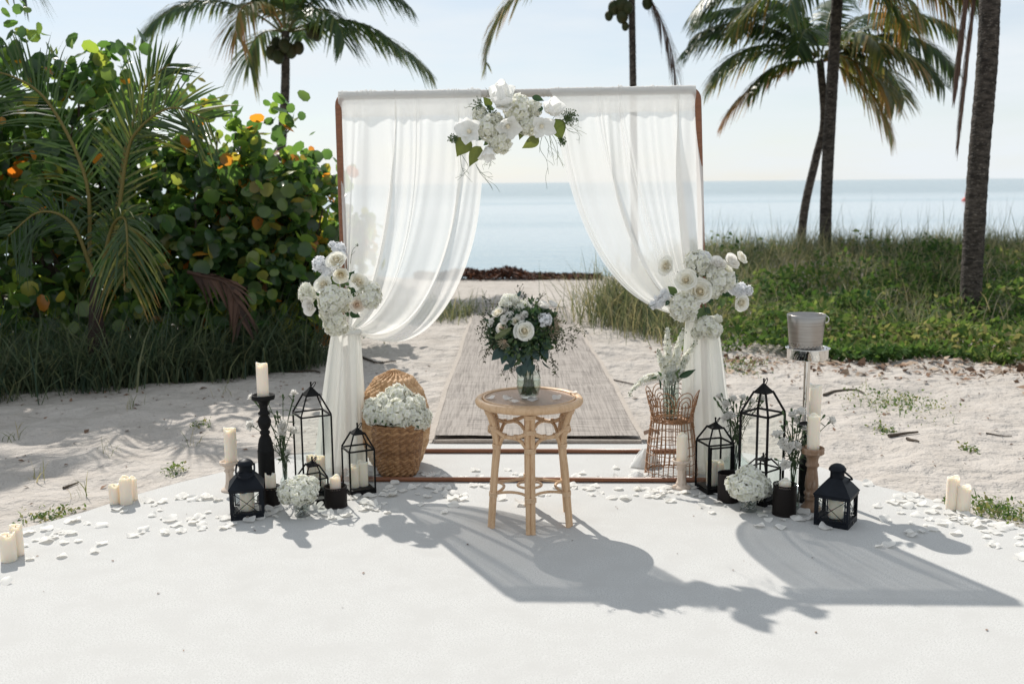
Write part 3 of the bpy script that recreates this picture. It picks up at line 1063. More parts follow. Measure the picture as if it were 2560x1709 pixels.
grape_shrub('tall sea grape bush at the left edge, rising highest above the young palm',
            [(50, 330, 10.2, (.95, .8, .80)), (255, 300, 10.5, (.70, .7, .62)), (150, 600, 10.0, (1.3, .8, .9)), (-150, 500, 10.4, (1.2, .9, 1.0)), (330, 480, 10.5, (.8, .7, .7)), (60, 800, 9.6, (1.2, .5, .5)), (300, 760, 9.7, (.9, .5, .5)), (40, 640, 11.3, (1.5, .5, 1.0)), (-60, 380, 11.2, (1.1, .5, .8))],
            6400, 110, (-3.9, 9.2), .885, [(40, 85, 10.2, 16, (.10, .1, .12)), (290, 135, 10.3, 18, (.16, .1, .07)), (160, 150, 10.3, 22, (.25, .1, .08)), (440, 215, 10.2, 12, (.12, .1, .08)), (100, 130, 10.3, 18, (.2, .1, .1))], .07)
grape_shrub('middle sea grape bush between the young palm and the arch, sloping down to the right',
            [(560, 430, 10.2, (.60, .6, .50)), (460, 600, 9.9, (.85, .7, .8)), (690, 480, 10.1, (.48, .6, .42)), (600, 650, 9.9, (.8, .6, .7)), (500, 780, 9.6, (.8, .5, .5))],
            3600, 110, (-2.75, 9.1), .92, [(530, 275, 10.1, 16, (.12, .1, .08)), (720, 290, 10.0, 16, (.09, .08, .1)), (650, 340, 10.0, 22, (.22, .1, .08)), (775, 390, 9.9, 8, (.05, .06, .05)), (585, 300, 10.0, 16, (.18, .1, .08))], .13)
grape_shrub('low sea grape bush nearest the left post of the arch, full of yellow leaves',
            [(770, 540, 9.8, (.36, .45, .42)), (700, 680, 9.7, (.62, .5, .55)), (800, 740, 9.6, (.30, .35, .40)), (620, 790, 9.5, (.62, .45, .36)), (880, 600, 10.6, (.3, .4, .3)), (720, 820, 9.4, (.5, .35, .25))],
            2300, 80, (-2.1, 9.4), .975, [(840, 440, 9.9, 12, (.08, .08, .1)), (800, 430, 9.9, 12, (.1, .1, .1)), (780, 845, 9.3, 12, (.2, .1, .03)), (640, 865, 9.2, 16, (.25, .12, .03))], .24)

# young palm growing in front of the thicket
yp = np.array([-3.3, 8.0, 0.0])
yp[2] = ground(yp[0], yp[1])
t = thing('young_palm', 'young trunkless coconut palm spreading its fronds over the grass at left', 'palm', yp)


def path_frond(mbl, rc, pts, Y, ll, n, tint, sag, wid, fwd, flat=0.3, rt=.78):
    P = smooth_path([A(x, y, Yq * .885) for x, y, Yq in pts], 26)
    ll, wid = ll * .885, wid * .885
    rc.tube(P, np.linspace(.017, .005, 26), 6, t=rt)
    k = n
    ii = np.linspace(2, 25, k)
    pos = np.stack([np.interp(ii, np.arange(26), P[:, j]) for j in range(3)], 1)
    dr = unit(np.stack([np.interp(ii, np.arange(26), np.gradient(P, axis=0)[:, j]) for j in range(3)], 1))
    vw = np.array([0.15, -1.0, 0.25])
    sd = unit(np.cross(dr, vw))
    prof = np.sin(np.pi * np.clip(.15 + .72 * np.linspace(0, 1, k), 0, 1))**.7
    for s_ in (-1, 1):
        d = unit(sd * s_ + dr * fwd * RS.uniform(.7, 1.3, (k, 1)) + vw * RS.uniform(-.25, .4, (k, 1)))
        l = ll * prof * RS.uniform(.85, 1.15, k)
        q = np.array([0, .25, .5, .75, 1.0])
        C = pos[:, None, :] + d[:, None, :] * (l[:, None] * q)[:, :, None]
        C[:, :, 2] -= (l * sag * RS.uniform(.7, 1.3, k))[:, None] * q**2
        wv = unit(np.cross(d, vw + RS.normal(0, .5, (k, 3))))
        wd = wid * np.array([.5, 1, .9, .6, .05])
        V = np.stack([C - wv[:, None, :] * wd[None, :, None] / 2, C + wv[:, None, :] * wd[None, :, None] / 2], 2).reshape(k, 10, 3)
        F = np.array([[0, 1, 3, 2], [2, 3, 5, 4], [4, 5, 7, 6], [6, 7, 9, 8]])
        tt = np.repeat(RS.uniform(tint[0], tint[1], k), 10)
        mbl.add(V.reshape(-1, 3), (F[None] + (np.arange(k) * 10)[:, None, None]).reshape(-1, 4), np.clip(tt + np.tile([0, 0, 0, 0, .02, .02, .06, .06, .15, .15], k), 0, 1))


for pts, ll, n, tint, sag, wid, fwd in [
    ([(225, 640, 9.1), (215, 450, 9.0), (130, 270, 8.95), (40, 195, 8.9), (-90, 165, 8.9)], .72, 54, (.1, .55), .35, .020, .9),
    ([(280, 640, 9.1), (305, 420, 9.1), (335, 300, 9.2), (372, 205, 9.2), (425, 160, 9.2)], .46, 44, (.1, .5), .1, .022, 1.6),
    ([(285, 640, 9.0), (315, 400, 8.9), (350, 320, 8.8), (430, 270, 8.75), (520, 300, 8.7)], .55, 44, (.2, .72), .15, .022, 1.0),
    ([(250, 690, 8.9), (280, 570, 8.8), (310, 545, 8.6), (318, 600, 8.4), (318, 690, 8.4)], .50, 46, (.25, .78), .6, .020, 1.1),
    ([(235, 690, 9.0), (180, 560, 8.9), (100, 530, 8.8), (20, 590, 8.7)], .42, 30, (.0, .3), .55, .020, .8)]:
    mbl, rc = MB(), MB()
    path_frond(mbl, rc, pts, 0, ll, n, tint, sag, wid, fwd)
    fo = part('frond', mbl, M['palm'], t)
    part('rachis', rc, M['palm'], fo)
part('stem_base', MB().lathe([(.01, -.05), (.10, 0), (.085, .3), (.04, .7), (.005, 1.0)], 10, yp), M['deadpalm'], t)
mbl = MB()
path_frond(mbl, mbl, [(470, 680, 9.6), (505, 690, 9.55), (560, 705, 9.5), (590, 750, 9.45), (603, 800, 9.4)], 0, .24, 22, (.0, .9), .7, .035, 1.6, rt=.5)
part('dead_frond', mbl, M['deadpalm'], t, 'withered brown frond drooping at the right of the plant')


# ------------------------------------------------------------------ grasses and ground cover
def blades(mb, P, h, lean, width, tint, bend=0.6):
    k = len(P)
    a = RS.uniform(0, 6.28, k)
    ld = np.stack([np.cos(a), np.sin(a), np.zeros(k)], 1) * lean[:, None]
    q = np.array([0, .35, .7, 1.0])
    C = P[:, None, :] + np.zeros((k, 4, 3))
    C = C + ld[:, None, :] * (h[:, None] * q**1.6)[:, :, None]
    C[:, :, 2] += h[:, None] * (q - bend * (lean[:, None]**1.3) * q**2.4)
    wv = np.stack([-np.sin(a + RS.normal(0, .8, k)), np.cos(a + RS.normal(0, .8, k)), np.zeros(k)], 1)
    wd = width[:, None] * np.array([.8, 1, .7, .08])
    V = np.stack([C - wv[:, None, :] * wd[:, :, None] / 2, C + wv[:, None, :] * wd[:, :, None] / 2], 2).reshape(k, 8, 3)
    F = np.array([[0, 1, 3, 2], [2, 3, 5, 4], [4, 5, 7, 6]])
    mb.add(V.reshape(-1, 3), (F[None] + (np.arange(k) * 8)[:, None, None]).reshape(-1, 4), np.repeat(np.clip(tint, 0, 1), 8))


def tufts(mb, cx, cy, per, hr, lr, wr, tr, spread=.12):
    k = len(cx)
    x = np.repeat(cx, per) + RS.normal(0, spread, k * per)
    y = np.repeat(cy, per) + RS.normal(0, spread, k * per)
    hs = np.repeat(RS.uniform(.75, 1.25, k), per)
    tb = np.repeat(RS.uniform(-.12, .12, k), per)
    P = np.stack([x, y, ground(x, y) - .01], 1)
    n_ = len(x)
    blades(mb, P, RS.uniform(*hr, n_) * hs, RS.uniform(*lr, n_), RS.uniform(*wr, n_), RS.uniform(*tr, n_) + tb)


# left: blue-green dune grass in front of the thicket
mb = MB()
k = 560
cx = RS.uniform(-6.5, -1.75, k)
fy = np.interp(cx, [-6.5, -3.85, -2.9, -2.3, -1.7], [7.0, 7.5, 7.9, 8.45, 8.95])
cy = fy + RS.beta(1, 1.5, k) * np.interp(cx, [-6.5, -3, -1.7], [1.9, 1.2, .25])
tufts(mb, cx, cy, 24, (.25, .78), (.25, 1.1), (.006, .013), (.0, .6))
setting('dune_grass', mb, M['grass'], 'stuff')

# right: leafy ground cover on the dune, then tall grass behind it
lv6 = (np.array([[0, 0, 0], [.28, .4, .06], [0, 1, -.05], [-.28, .4, .06]]), [np.array([[0, 1, 2, 3]])])
mb = MB()
N = 46000
x = 1.6 + RS.rand(N)**.85 * 8
front = 9.15 - .34 * np.clip(x - 2.6, 0, 6) + .35 * vnoise(x * 1.3, x * 0, 41)
y = front + RS.rand(N)**1.5 * 5.6
dens = .5 + .5 * vnoise(x * 1.4, y * 1.4, 42) + .6 * sstep(2.2, 3.4, x) - 1.0 * sstep(10.9, 12.6, y - .25 * (x - 3))
kp = RS.rand(N) < np.clip(dens + .25, .05, 1)
x, y = x[kp], y[kp]
hmax = .80 * np.clip(.10 + .22 * sstep(0, .9, y - (9.1 - .34 * np.clip(x - 2.6, 0, 6))) + .24 * vnoise(x * 1.7, y * 1.7, 43), .05, .6)
z = ground(x, y, False) + hmax * RS.beta(2.6, 1.1, len(x))
Fm = frames(unit(RS.normal(0, .8, (len(x), 3)) + [0, -.3, .8]), RS.uniform(0, 6.3, len(x))) * RS.uniform(.045, .10, len(x))[:, None, None]
mb.scat(lv6, Fm, np.stack([x, y, z], 1), np.clip(RS.beta(1.6, 1.6, len(x)) + .28 * vnoise(x * 1.6, y * 1.6, 44), 0, 1))
setting('ground_cover', mb, M['cover'], 'stuff')

mb = MB()
k = 1300
cx = 1.25 + RS.rand(k)**.8 * 8.5
cy = RS.uniform(9.9, 15.2, k)
keep = (cx > 1.25 + .09 * (cy - 9)) & (RS.rand(k) < np.clip(1.2 - .55 * vnoise(cx, cy, 51) - .75 * sstep(2.6, 4.2, cx) * (cy < 11.4), .08, 1))
tufts(mb, cx[keep], cy[keep], 24, (.20, .52), (.2, 1.0), (.005, .010), (.2, 1.0))
# sparse seed stalks against the sea
k = 200
cx = RS.uniform(1.6, 8, k)
cy = RS.uniform(13, 15, k)
tufts(mb, cx, cy, 2, (.5, .85), (.1, .45), (.003, .005), (.3, .8))
setting('dune_grass', mb, M['grass'], 'stuff')

# big grass clump beside the path, just right of the curtain edge, and smaller ones on the left side of the path
for (px, py, Y, k, hr, sp, lab) in [(1602, 770, 11.4, 1400, (.35, 1.0), .32, 'big dense dune grass clump beside the path, behind the right curtain'),
                                    (1535, 745, 12.3, 380, (.2, .55), .20, 'grey green grass clump at the right edge of the path, lower than its neighbour'),
                                    (1120, 770, 12.0, 420, (.12, .42), .28, 'low dark grass clump at the left edge of the path, beyond the curtain'),
                                    (1680, 790, 10.6, 700, (.2, .6), .34, 'grass clump at the foot of the dune, under the right curtain edge')]:
    g = A(px, py, Y)
    x = g[0] + RS.normal(0, sp, k)
    y = Y + RS.normal(0, sp * .8, k)
    mb = MB()
    blades(mb, np.stack([x, y, ground(x, y) - .01], 1), RS.uniform(*hr, k), RS.uniform(.1, .95, k), RS.uniform(.006, .011, k), RS.uniform(.2, 1.0, k))
    t = thing('grass_clump', lab, 'grass', (g[0], Y, float(ground(g[0], Y))), 'grass clumps beside the path')
    part('grass_blades', mb, M['grass'], t, stuff=True)


def weed(px, py, rx, ry, k, hr, lab, mt='cover', tr=(.1, .9), leafy=True):
    g = G(px, py, -.02)
    rx, ry = rx * PX(g[1]), ry * PX(g[1]) * g[1] / 1.5
    x = g[0] + RS.normal(0, .45, k) * rx
    y = g[1] + RS.normal(0, .45, k) * ry
    kp = ~inside(x, y) & (edge_dist(x, y) > .02)
    if kp.sum() < 4:
        return
    x, y = x[kp], y[kp]
    k = len(x)
    mb = MB()
    if leafy:
        Fm = frames(unit(RS.normal(0, .7, (k, 3)) + [0, -.3, .8]), RS.uniform(0, 6.3, k)) * RS.uniform(.012, .032, k)[:, None, None]
        mb.scat(lv6, Fm, np.stack([x, y, ground(x, y) + RS.uniform(0, hr[1] * .55, k)], 1), RS.uniform(tr[0], 1.15, k))
        nb = max(6, k // 5)
    else:
        nb = k
    blades(mb, np.stack([x, y, ground(x, y) - .005], 1)[:nb], RS.uniform(*hr, nb), RS.uniform(.2, .9, nb), RS.uniform(.003, .006, nb), RS.uniform(*tr, nb))
    t = thing('weed', lab, 'weed', (g[0], g[1], float(ground(g[0], g[1]))), 'weeds on the sand')
    part('foliage', mb, M[mt], t, stuff=True)


for a_ in [(130, 1290, 75, 22, 150, (.02, .06), 'low green weed patch on the sand beside the left patio edge'),
           (436, 1184, 32, 10, 60, (.02, .07), 'small dark green weed on shaded sand, behind the left candle trio'),
           (500, 1060, 26, 9, 50, (.02, .04), 'tiny flat weed on bright sand, left of the tall candle holder'),
           (2240, 1010, 120, 40, 420, (.03, .12), 'wide sparse green weed patch on sand right of the bucket stand'),
           (2490, 1285, 120, 46, 520, (.03, .09), 'green weed mat on the sand at the right patio edge'),
           (2425, 1120, 24, 9, 50, (.02, .05), 'small yellowish weed tuft on open sand at far right'),
           (1850, 915, 75, 16, 220, (.03, .10), 'green weed patch on sand, left of the bucket stand pole'),
           (2210, 1068, 30, 9, 60, (.02, .05), 'small weed beside the driftwood stick'),
           (1010, 805, 60, 30, 120, (.05, .2), 'leafy weed on the sand just beyond the left curtain sag'),
           (960, 985, 40, 8, 20, (.02, .05), 'thin weed left of the runner')]:
    weed(*a_)
for (px, py, k, lab) in [(30, 1090, 12, 'thin grass sprig on shaded sand at the far left'), (90, 1195, 12, 'pair of thin grass sprigs beside the left patio edge'), (275, 1130, 10, 'thin pale grass sprig on shaded sand, centre left'),
                         (560, 985, 9, 'thin grass sprig on bright sand before the thicket'), (330, 1020, 14, 'grass sprig in the middle of the shaded left sand'), (200, 1240, 10, 'long thin grass sprig behind the left weed patch'), (480, 1110, 8, 'dry grass sprig left of the whitewashed holder')]:
    weed(px, py, 26, 12, k, (.05, .17), lab, 'grass', (.3, 1), False)

# twigs and fallen leaves
mb = MB()
N = 1700
x = RS.uniform(1.3, 6.5, N)
front = 9.1 - .32 * np.clip(x - 2.6, 0, 6)
y = front + RS.normal(-.25, .38, N)
chip = (np.array([[-.5, -.2, 0], [.1, -.28, .1], [.6, .05, 0], [0, .25, .08]]), [np.array([[0, 1, 2, 3]])])
Fm = frames(unit(RS.normal(0, .35, (N, 3)) + [0, 0, 1]), RS.uniform(0, 6.3, N)) * (RS.gamma(1.6, .020, N) + .012)[:, None, None]
mb.scat(chip, Fm, np.stack([x, y, ground(x, y) + .012], 1), RS.rand(N))
x = np.concatenate([RS.uniform(-5, 5.5, 900), RS.uniform(-5, -1, 500)])
y = np.concatenate([RS.uniform(4.8, 9.5, 900), RS.uniform(7.2, 9, 500)])
kp = ~inside(x, y) & (edge_dist(x, y) > .03) & ~((x > -.6) & (x < .85) & (y > 5.8))
x, y = x[kp], y[kp]
Fm = frames(unit(RS.normal(0, .3, (len(x), 3)) + [0, 0, 1]), RS.uniform(0, 6.3, len(x))) * (RS.gamma(1.3, .010, len(x)) + .006)[:, None, None]
mb.scat(chip, Fm, np.stack([x, y, ground(x, y) + .006], 1), RS.uniform(0, .5, len(x)))
k = 46
x, y = RS.uniform(-2.2, 2.3, k), RS.uniform(2.9, 5.6, k)
kp = inside(x, y)
x, y = x[kp], y[kp]
Fm = frames(unit(RS.normal(0, .2, (len(x), 3)) + [0, 0, 1]), RS.uniform(0, 6.3, len(x))) * (RS.gamma(1.6, .0045, len(x)) + .004)[:, None, None]
mb.scat(chip, Fm, np.stack([x, y, 0 * x + .003], 1), RS.uniform(0, .6, len(x)))
setting('leaf_litter', mb, M['litter'], 'stuff')


def stick(pts, r, lab, name='stick'):
    P = smooth_path([G(x, y, -.01) + [0, 0, .012] for x, y in pts], 12)
    P[:, 2] = ground(P[:, 0], P[:, 1]) + r
    solo(name, MB().tube(P, np.linspace(r, r * .5, 12), 6), M['branch'], lab, 'stick', P[0], 'sticks on the sand')


stick([(2222, 1077), (2260, 1075), (2296, 1076)], .012, 'short thick driftwood stick on open sand, right of the bucket stand')
stick([(2268, 1086), (2285, 1094), (2297, 1101)], .010, 'short dark stick slanting below the driftwood stick')
stick([(2060, 985), (2090, 972), (2130, 975), (2160, 982)], .012, 'forked dark branch on sand near the bucket stand pole')
stick([(2465, 1082), (2500, 1085), (2530, 1081)], .005, 'thin twig on sand at the far right')
stick([(640, 905), (720, 918), (800, 930)], .016, 'long dark branch lying in front of the thicket, left of the arch')
stick([(158, 1212), (175, 1205), (195, 1197)], .008, 'short dark twig on shaded sand behind the left weed patch')
stick([(1500, 933), (1530, 936), (1590, 942)], .008, 'thin dark twig on the sand right of the runner')
stick([(880, 885), (930, 900), (990, 905)], .012, 'dark stick on the sand left of the runner')
# leaf by the rug corner
mb = MB().grid(np.array([[[0, 0, 0], [0, .03, .02]], [[.05, -.02, .03], [.05, .04, .035]], [[.10, 0, .0], [.10, .03, .02]]]) + G(1610, 1088))
solo('fallen_leaf', mb, M['litter'], 'curled brown fallen leaf beside the near right corner of the runner', 'leaf', G(1610, 1088))

# magenta flowers in the thicket shade, and a scarlet one low at the left edge
for (px, py, Y, mt, lab, k, sp) in [(48, 652, 9.2, 'pink', 'small magenta flower cluster in the dark thicket at far left', 46, .055), (14, 930, 8.1, 'scarlet', 'single scarlet flower low in the grass at the left edge', 14, .028)]:
    c = A(px, py, Y)
    mb = MB()
    Fm = frames(unit(RS.normal(0, 1, (k, 3)) + [0, -1, 0]), RS.uniform(0, 6, k)) * RS.uniform(.03, .05, k)[:, None, None]
    mb.scat(lv6, Fm, c + RS.normal(0, sp, (k, 3)) * [1, .5, .8], 0)
    t = thing('wild_flower', lab, 'flower', (c[0], c[1], float(ground(c[0], c[1]))), 'wild flowers in the thicket')
    part('blossom', mb, M[mt], t)
    part('stem', MB().tube(smooth_path([[c[0], c[1] + .05, float(ground(c[0], c[1]))], (c + [0.03, .03, -.2]), c], 8), .004, 5, t=.3), M['stem'], t)

# green marker in the ground cover and a buoy far out
c = A(2171, 745, 10.8)
t = thing('marker_post', 'small green plastic marker tag standing in the ground cover', 'marker', (c[0], c[1], float(ground(c[0], c[1]))))
part('tag_plate', MB().box(c, (.05, .012, .12), .3).box(c + [0, 0, .07], (.03, .012, .03), .3), M['green_tag'], t, smooth=False)
part('stake', MB().tube([[c[0], c[1] + .01, float(ground(c[0], c[1])) - .03], [c[0], c[1] + .01, c[2]]], .008, 6), M['green_tag'], t)
c = G(2413, 503, -.62)
t = thing('buoy', 'tiny red buoy far out on the calm sea', 'buoy', c)
part('float', MB().lathe([(.01, -.3), (.3, -.2), (.34, .1), (.2, .3), (.06, .4), (.01, .42)], 12, c), M['buoy'], t)
part('mast', MB().tube([c + [0, 0, .35], c + [0, 0, .9]], .04, 6), M['buoy'], t)

# ------------------------------------------------------------------ the arch and its curtains


def YP(x):
    return 5.43 - 0.04 * x


XL, XR, ZT = -0.905, 0.985, 2.005
L0, L1 = np.array([XL, YP(XL), 0.0]), np.array([XL + .004, YP(XL), ZT])
R0, R1 = np.array([XR + .075, YP(XR), 0.0]), np.array([XR - .012, YP(XR), ZT + .008])
arch = thing('wedding_arch', 'square reddish wooden tube arch standing at the back of the patio', 'arch', (0.05, 5.43, 0))
rr = 0.0175


def corner(a, b, c, k=6, r=.05):
    a, b, c = map(np.asarray, (a, b, c))
    p, q = b + unit(a - b) * r, b + unit(c - b) * r
    t = np.linspace(0, 1, k)[:, None]
    return p * (1 - t)**2 + 2 * b * t * (1 - t) + q * t * t


part('post', MB().tube(np.vstack([[L0], [(L0 + L1) / 2], corner(L0, L1, R1)]), rr, 12), M['wood'], arch)
part('post', MB().tube(np.vstack([[R0], [(R0 + R1) / 2], corner(R0, R1, L1)]), rr, 12), M['wood'], arch)
part('top_bar', MB().tube([L1 + [.052, 0, 0], (L1 + R1) / 2, R1 - [.052, 0, 0]], rr, 12), M['wood'], arch)
fb = (np.array([XL - .005, 5.19, .013]), np.array([XR + .08, 5.115, .013]))
bb = (np.array([XL - .005, 5.765, .013]), np.array([XR + .08, 5.69, .013]))
for a, b in (fb, bb):
    part('base_bar', MB().tube([a, (a + b) / 2, b], .0125, 10), M['wood'], arch)
for i in (0, 1):
    d = (bb[i] - fb[i]) * .02
    part('base_side_bar', MB().tube([fb[i] + d + [0, 0, 0], bb[i] - d], .0125, 10), M['wood'], arch)
    for q in (fb[i], bb[i]):
        part('elbow', MB().ball(q, (.018, .018, .0135), 10, 7), M['wood'], arch)


def bline(c, t):
    return bez(*[np.array(q, float) for q in c], t)


def curtain(name, label, outer, inner, seed, n1, n2, tail, puddles):
    """outer / inner: four control points (photo positions in the arch plane) of the two edges of the draped sheet"""
    rs = np.random.RandomState(seed)
    nu, nv = 260, 110
    us, vs = np.linspace(0, 1, nu), np.linspace(0, 1, nv)
    O = [A(x, y, YP(A(x, y, 5.43)[0]))[[0, 2]] for x, y in outer]
    I = [A(x, y, YP(A(x, y, 5.43)[0]))[[0, 2]] for x, y in inner]
    ph = rs.uniform(0, 6.3, 6)
    X, Y, Z = (np.zeros((nu, nv)) for _ in range(3))
    warp = us + .030 * np.sin(2 * np.pi * 2.3 * us + ph[0]) + .018 * np.sin(2 * np.pi * 5.1 * us + ph[1])
    warp = (warp - warp[0]) / (warp[-1] - warp[0])
    for i, u in enumerate(us):
        uu = warp[i]
        cps = [O[k] * (1 - uu) + I[k] * uu for k in range(4)]
        pts = bez(*cps, vs)
        X[i], Z[i] = pts[:, 0], pts[:, 1]
    U, V = np.meshgrid(us, vs, indexing='ij')
    amp = .010 + .034 * sstep(0, .45, V) + .006 * sstep(.5, 1, V)
    mod = .55 + .45 * np.sin(2 * np.pi * 1.7 * U + ph[2]) * np.cos(1.3 * V + ph[3])
    drift = .35 * V
    f1 = np.sin(2 * np.pi * n1 * U + ph[4] + drift * 2)
    f2 = np.sin(2 * np.pi * n2 * U + ph[5] - drift * 3)
    f3 = np.sin(2 * np.pi * n2 * 2.3 * U + ph[0])
    Y = YP(X) + amp * mod * (np.sign(f1) * np.abs(f1)**1.4 + .38 * f2) + .0055 * f3 * (.45 + .55 * np.sin(5.1 * U + 2.2 * V + ph[2])**2) - .02 * sstep(.1, .6, V)
    sgn = 1 if I[0][0] > O[0][0] else -1
    X = X + sgn * (.008 + .040 * sstep(.02, .4, V) * (1 - .5 * sstep(.7, 1, V))) * mod * np.cos(2 * np.pi * n1 * U + ph[4] + drift * 2 + .5)
    # the cloth runs over the bar and hangs down behind it as a wide hem
    barz = L1[2] + (R1[2] - L1[2]) * (X[:, :1] - L1[0]) / (R1[0] - L1[0])
    ybar = YP(X[:, :1])
    ruf = (.0035 * np.abs(np.convolve(rs.normal(0, 1, nu), [.3, .6, 1, .6, .3], 'same')) * (.4 + .6 * np.sin(2 * np.pi * 2.7 * us + ph[1])**2))[:, None]
    over_y = ybar + np.cos(np.linspace(0, math.pi, 9))[None, :] * (rr + .006)
    over_z = barz + np.sin(np.linspace(0, math.pi, 9))[None, :] * (rr + .007 + ruf)
    hem_z = barz - np.linspace(.105, .012, 8)[None, :] + .003 * np.sin(2 * np.pi * 3 * us + ph[2])[:, None]
    hem_y = ybar + rr + .006 + .006 * np.sin(2 * np.pi * n2 * us + ph[3])[:, None] * np.linspace(1, .2, 8)[None, :] + 0 * hem_z
    keep = slice(2, None)
    k = nv - 2
    bl = np.linspace(1, 0, 8)[None, :]
    Yf = Y[:, keep].copy()
    Yf[:, :8] = (ybar - rr - .006) * bl + Yf[:, :8] * (1 - bl)
    Zf = Z[:, keep] + (barz - .006 - Z[:, 2:3]) * np.clip(1 - np.arange(k) / 30, 0, 1)[None, :]
    xt = X[:, :1]
    full = np.stack([np.hstack([np.broadcast_to(xt, hem_z.shape), np.broadcast_to(xt, over_z.shape), X[:, keep]]),
                     np.hstack([np.broadcast_to(hem_y, hem_z.shape), np.broadcast_to(over_y, over_z.shape), Yf]),
                     np.hstack([hem_z, over_z, Zf])], 2)
    tie = (full[0, -1] + full[-1, -1]) / 2
    t = thing(name, label, 'curtain', (tie[0], tie[1], 0), 'curtains on the wedding arch')
    part('draped_sheet', MB().grid(full), M['sheer'], t)
    # the gathered casing round the bar
    xa, xb = full[0, 10, 0], A(1290, 238, 5.42)[0]
    q = np.linspace(0, 1, 150)
    cx_ = xa + (xb - xa) * q
    pth = np.stack([cx_, YP(cx_), L1[2] + (R1[2] - L1[2]) * (cx_ - L1[0]) / (R1[0] - L1[0]) + .001], 1)
    part('casing', MB().tube(pth, rr + .0035 + .0012 * np.sin(q * 330 + ph[2]) * np.sin(q * 71) + .0006 * rs.normal(0, 1, 150), 14), M['voile'], t)
    # tail: the gathered cloth hangs from the tie to the floor
    (x0, y0, w0), (x1, y1, w1) = tail
    na, nz = 150, 40
    th = np.linspace(0, 2 * math.pi * .93, na)
    zz = np.linspace(0, 1, nz)
    T, Zq = np.meshgrid(th, zz, indexing='ij')
    cx = np.interp(zz, [0, 1], [A(x0, y0, 5.44)[0], A(x1, y1, 5.44)[0]])
    zt = A(x0, y0, 5.44)[2]
    zb = .012
    hw = (w0 + (w1 - w0) * zz**.75)[None, :] * PX(5.44) / 2
    fold = 1 + (.10 + .10 * Zq) * np.sin(9 * T + ph[0] + .8 * Zq) + .07 * np.sin(17 * T + ph[1])
    Xt = cx[None, :] + hw * np.cos(T) * fold
    Yt = YP(cx)[None, :] - .052 + hw * .55 * np.sin(T) * fold
    Zt = zt + (zb - zt) * Zq + .004 * np.sin(5 * T)
    part('gathered_tail', MB().grid(np.stack([Xt, Yt, Zt], 2)), M['voile'], t)
    a = np.linspace(0, 2 * math.pi, 25)[:-1]
    part('tie_band', MB().tube(np.stack([cx[0] + np.cos(a) * w0 * PX(5.44) * .52, YP(cx[0]) - .052 + np.sin(a) * w0 * PX(5.44) * .30, zt - .012 + 0 * a], 1), .012, 8, closed=True), M['cloth'], t)
    for (px, py, w_, h_, sd) in puddles:
        g = G(px, py)
        aa, bb_ = np.meshgrid(np.linspace(0, 2 * math.pi, 49)[:-1], np.linspace(0, 1, 16), indexing='ij')
        r_ = w_ * PX(g[1]) / 2
        rad_ = r_ * bb_ * (1 + .16 * np.sin(3 * aa + sd) + .07 * np.sin(8 * aa + sd * 2))
        hz_ = h_ * PX(g[1]) * (1 - bb_**1.5) * (1 + .3 * np.sin(4 * aa + sd) * bb_ + .16 * np.sin(9 * aa - sd) * bb_) + .004
        part('puddled_cloth', MB().grid(np.stack([g[0] + rad_ * np.cos(aa), g[1] + r_ * .4 + rad_ * np.sin(aa) * .7, hz_ + .003], 2), cu=True), M['cloth'], t)
    return t


curtain('sheer_curtain', 'sheer white curtain swept to the left post with its long tail by the baskets',
        [(846, 238), (848, 440), (855, 640), (864, 812)], [(1200, 236), (1230, 600), (1090, 950), (892, 828)], 3, 4, 9,
        ((868, 822, 62), (858, 1150, 118)), [(905, 1190, 95, 22, 1.0)])
curtain('sheer_curtain', 'sheer white curtain swept to the right post with its long tail by the wicker stand',
        [(1735, 226), (1740, 420), (1744, 620), (1742, 778)], [(1375, 234), (1418, 570), (1520, 775), (1722, 790)], 5, 4, 9,
        ((1744, 785, 66), (1762, 1150, 122)), [(1612, 1168, 75, 42, 2.2), (1592, 1195, 40, 12, .4)])

# ------------------------------------------------------------------ rattan table
TC = np.array([0.076, 4.55])
TH = 0.585
tb = thing('rattan_table', 'round pale rattan side table with six bound legs in the middle of the patio', 'table', (TC[0], TC[1], 0))
a64 = np.linspace(0, 2 * math.pi, 73)[:-1]
ring = lambda r, z, m=a64: np.stack([TC[0] + r * np.cos(m), TC[1] + r * np.sin(m), z + 0 * m], 1)
part('rim', MB().tube(ring(.229, TH - .018), .0185, 14, closed=True), M['rattan'], tb)
part('inner_rim', MB().tube(ring(.208, TH - .004), .0055, 8, closed=True), M['rattan'], tb)
mb = MB()
rr_ = np.array([.001, .05, .1, .15, .213])
mb.grid(np.stack([np.stack([TC[0] + r * np.cos(a64), TC[1] + r * np.sin(a64), TH - .005 + 0 * a64], 1) for r in rr_], 1), cu=True)
part('woven_top', mb, M['cane_weave'], tb)


def pol(ang, r, z, off=0.0):
    a = rad(ang)
    return np.array([TC[0] + r * math.cos(a) - off * math.sin(a), TC[1] + r * math.sin(a) + off * math.cos(a), z])


LEG = [(.206, 0), (.196, .12), (.184, .26), (.172, .36), (.180, .44), (.200, .51), (.216, TH - .034)]
LEGS = [-90, -30, 30, 90, 150, 210]


def legr(z):
    return float(np.interp(z, [q[1] for q in LEG], [q[0] for q in LEG]))


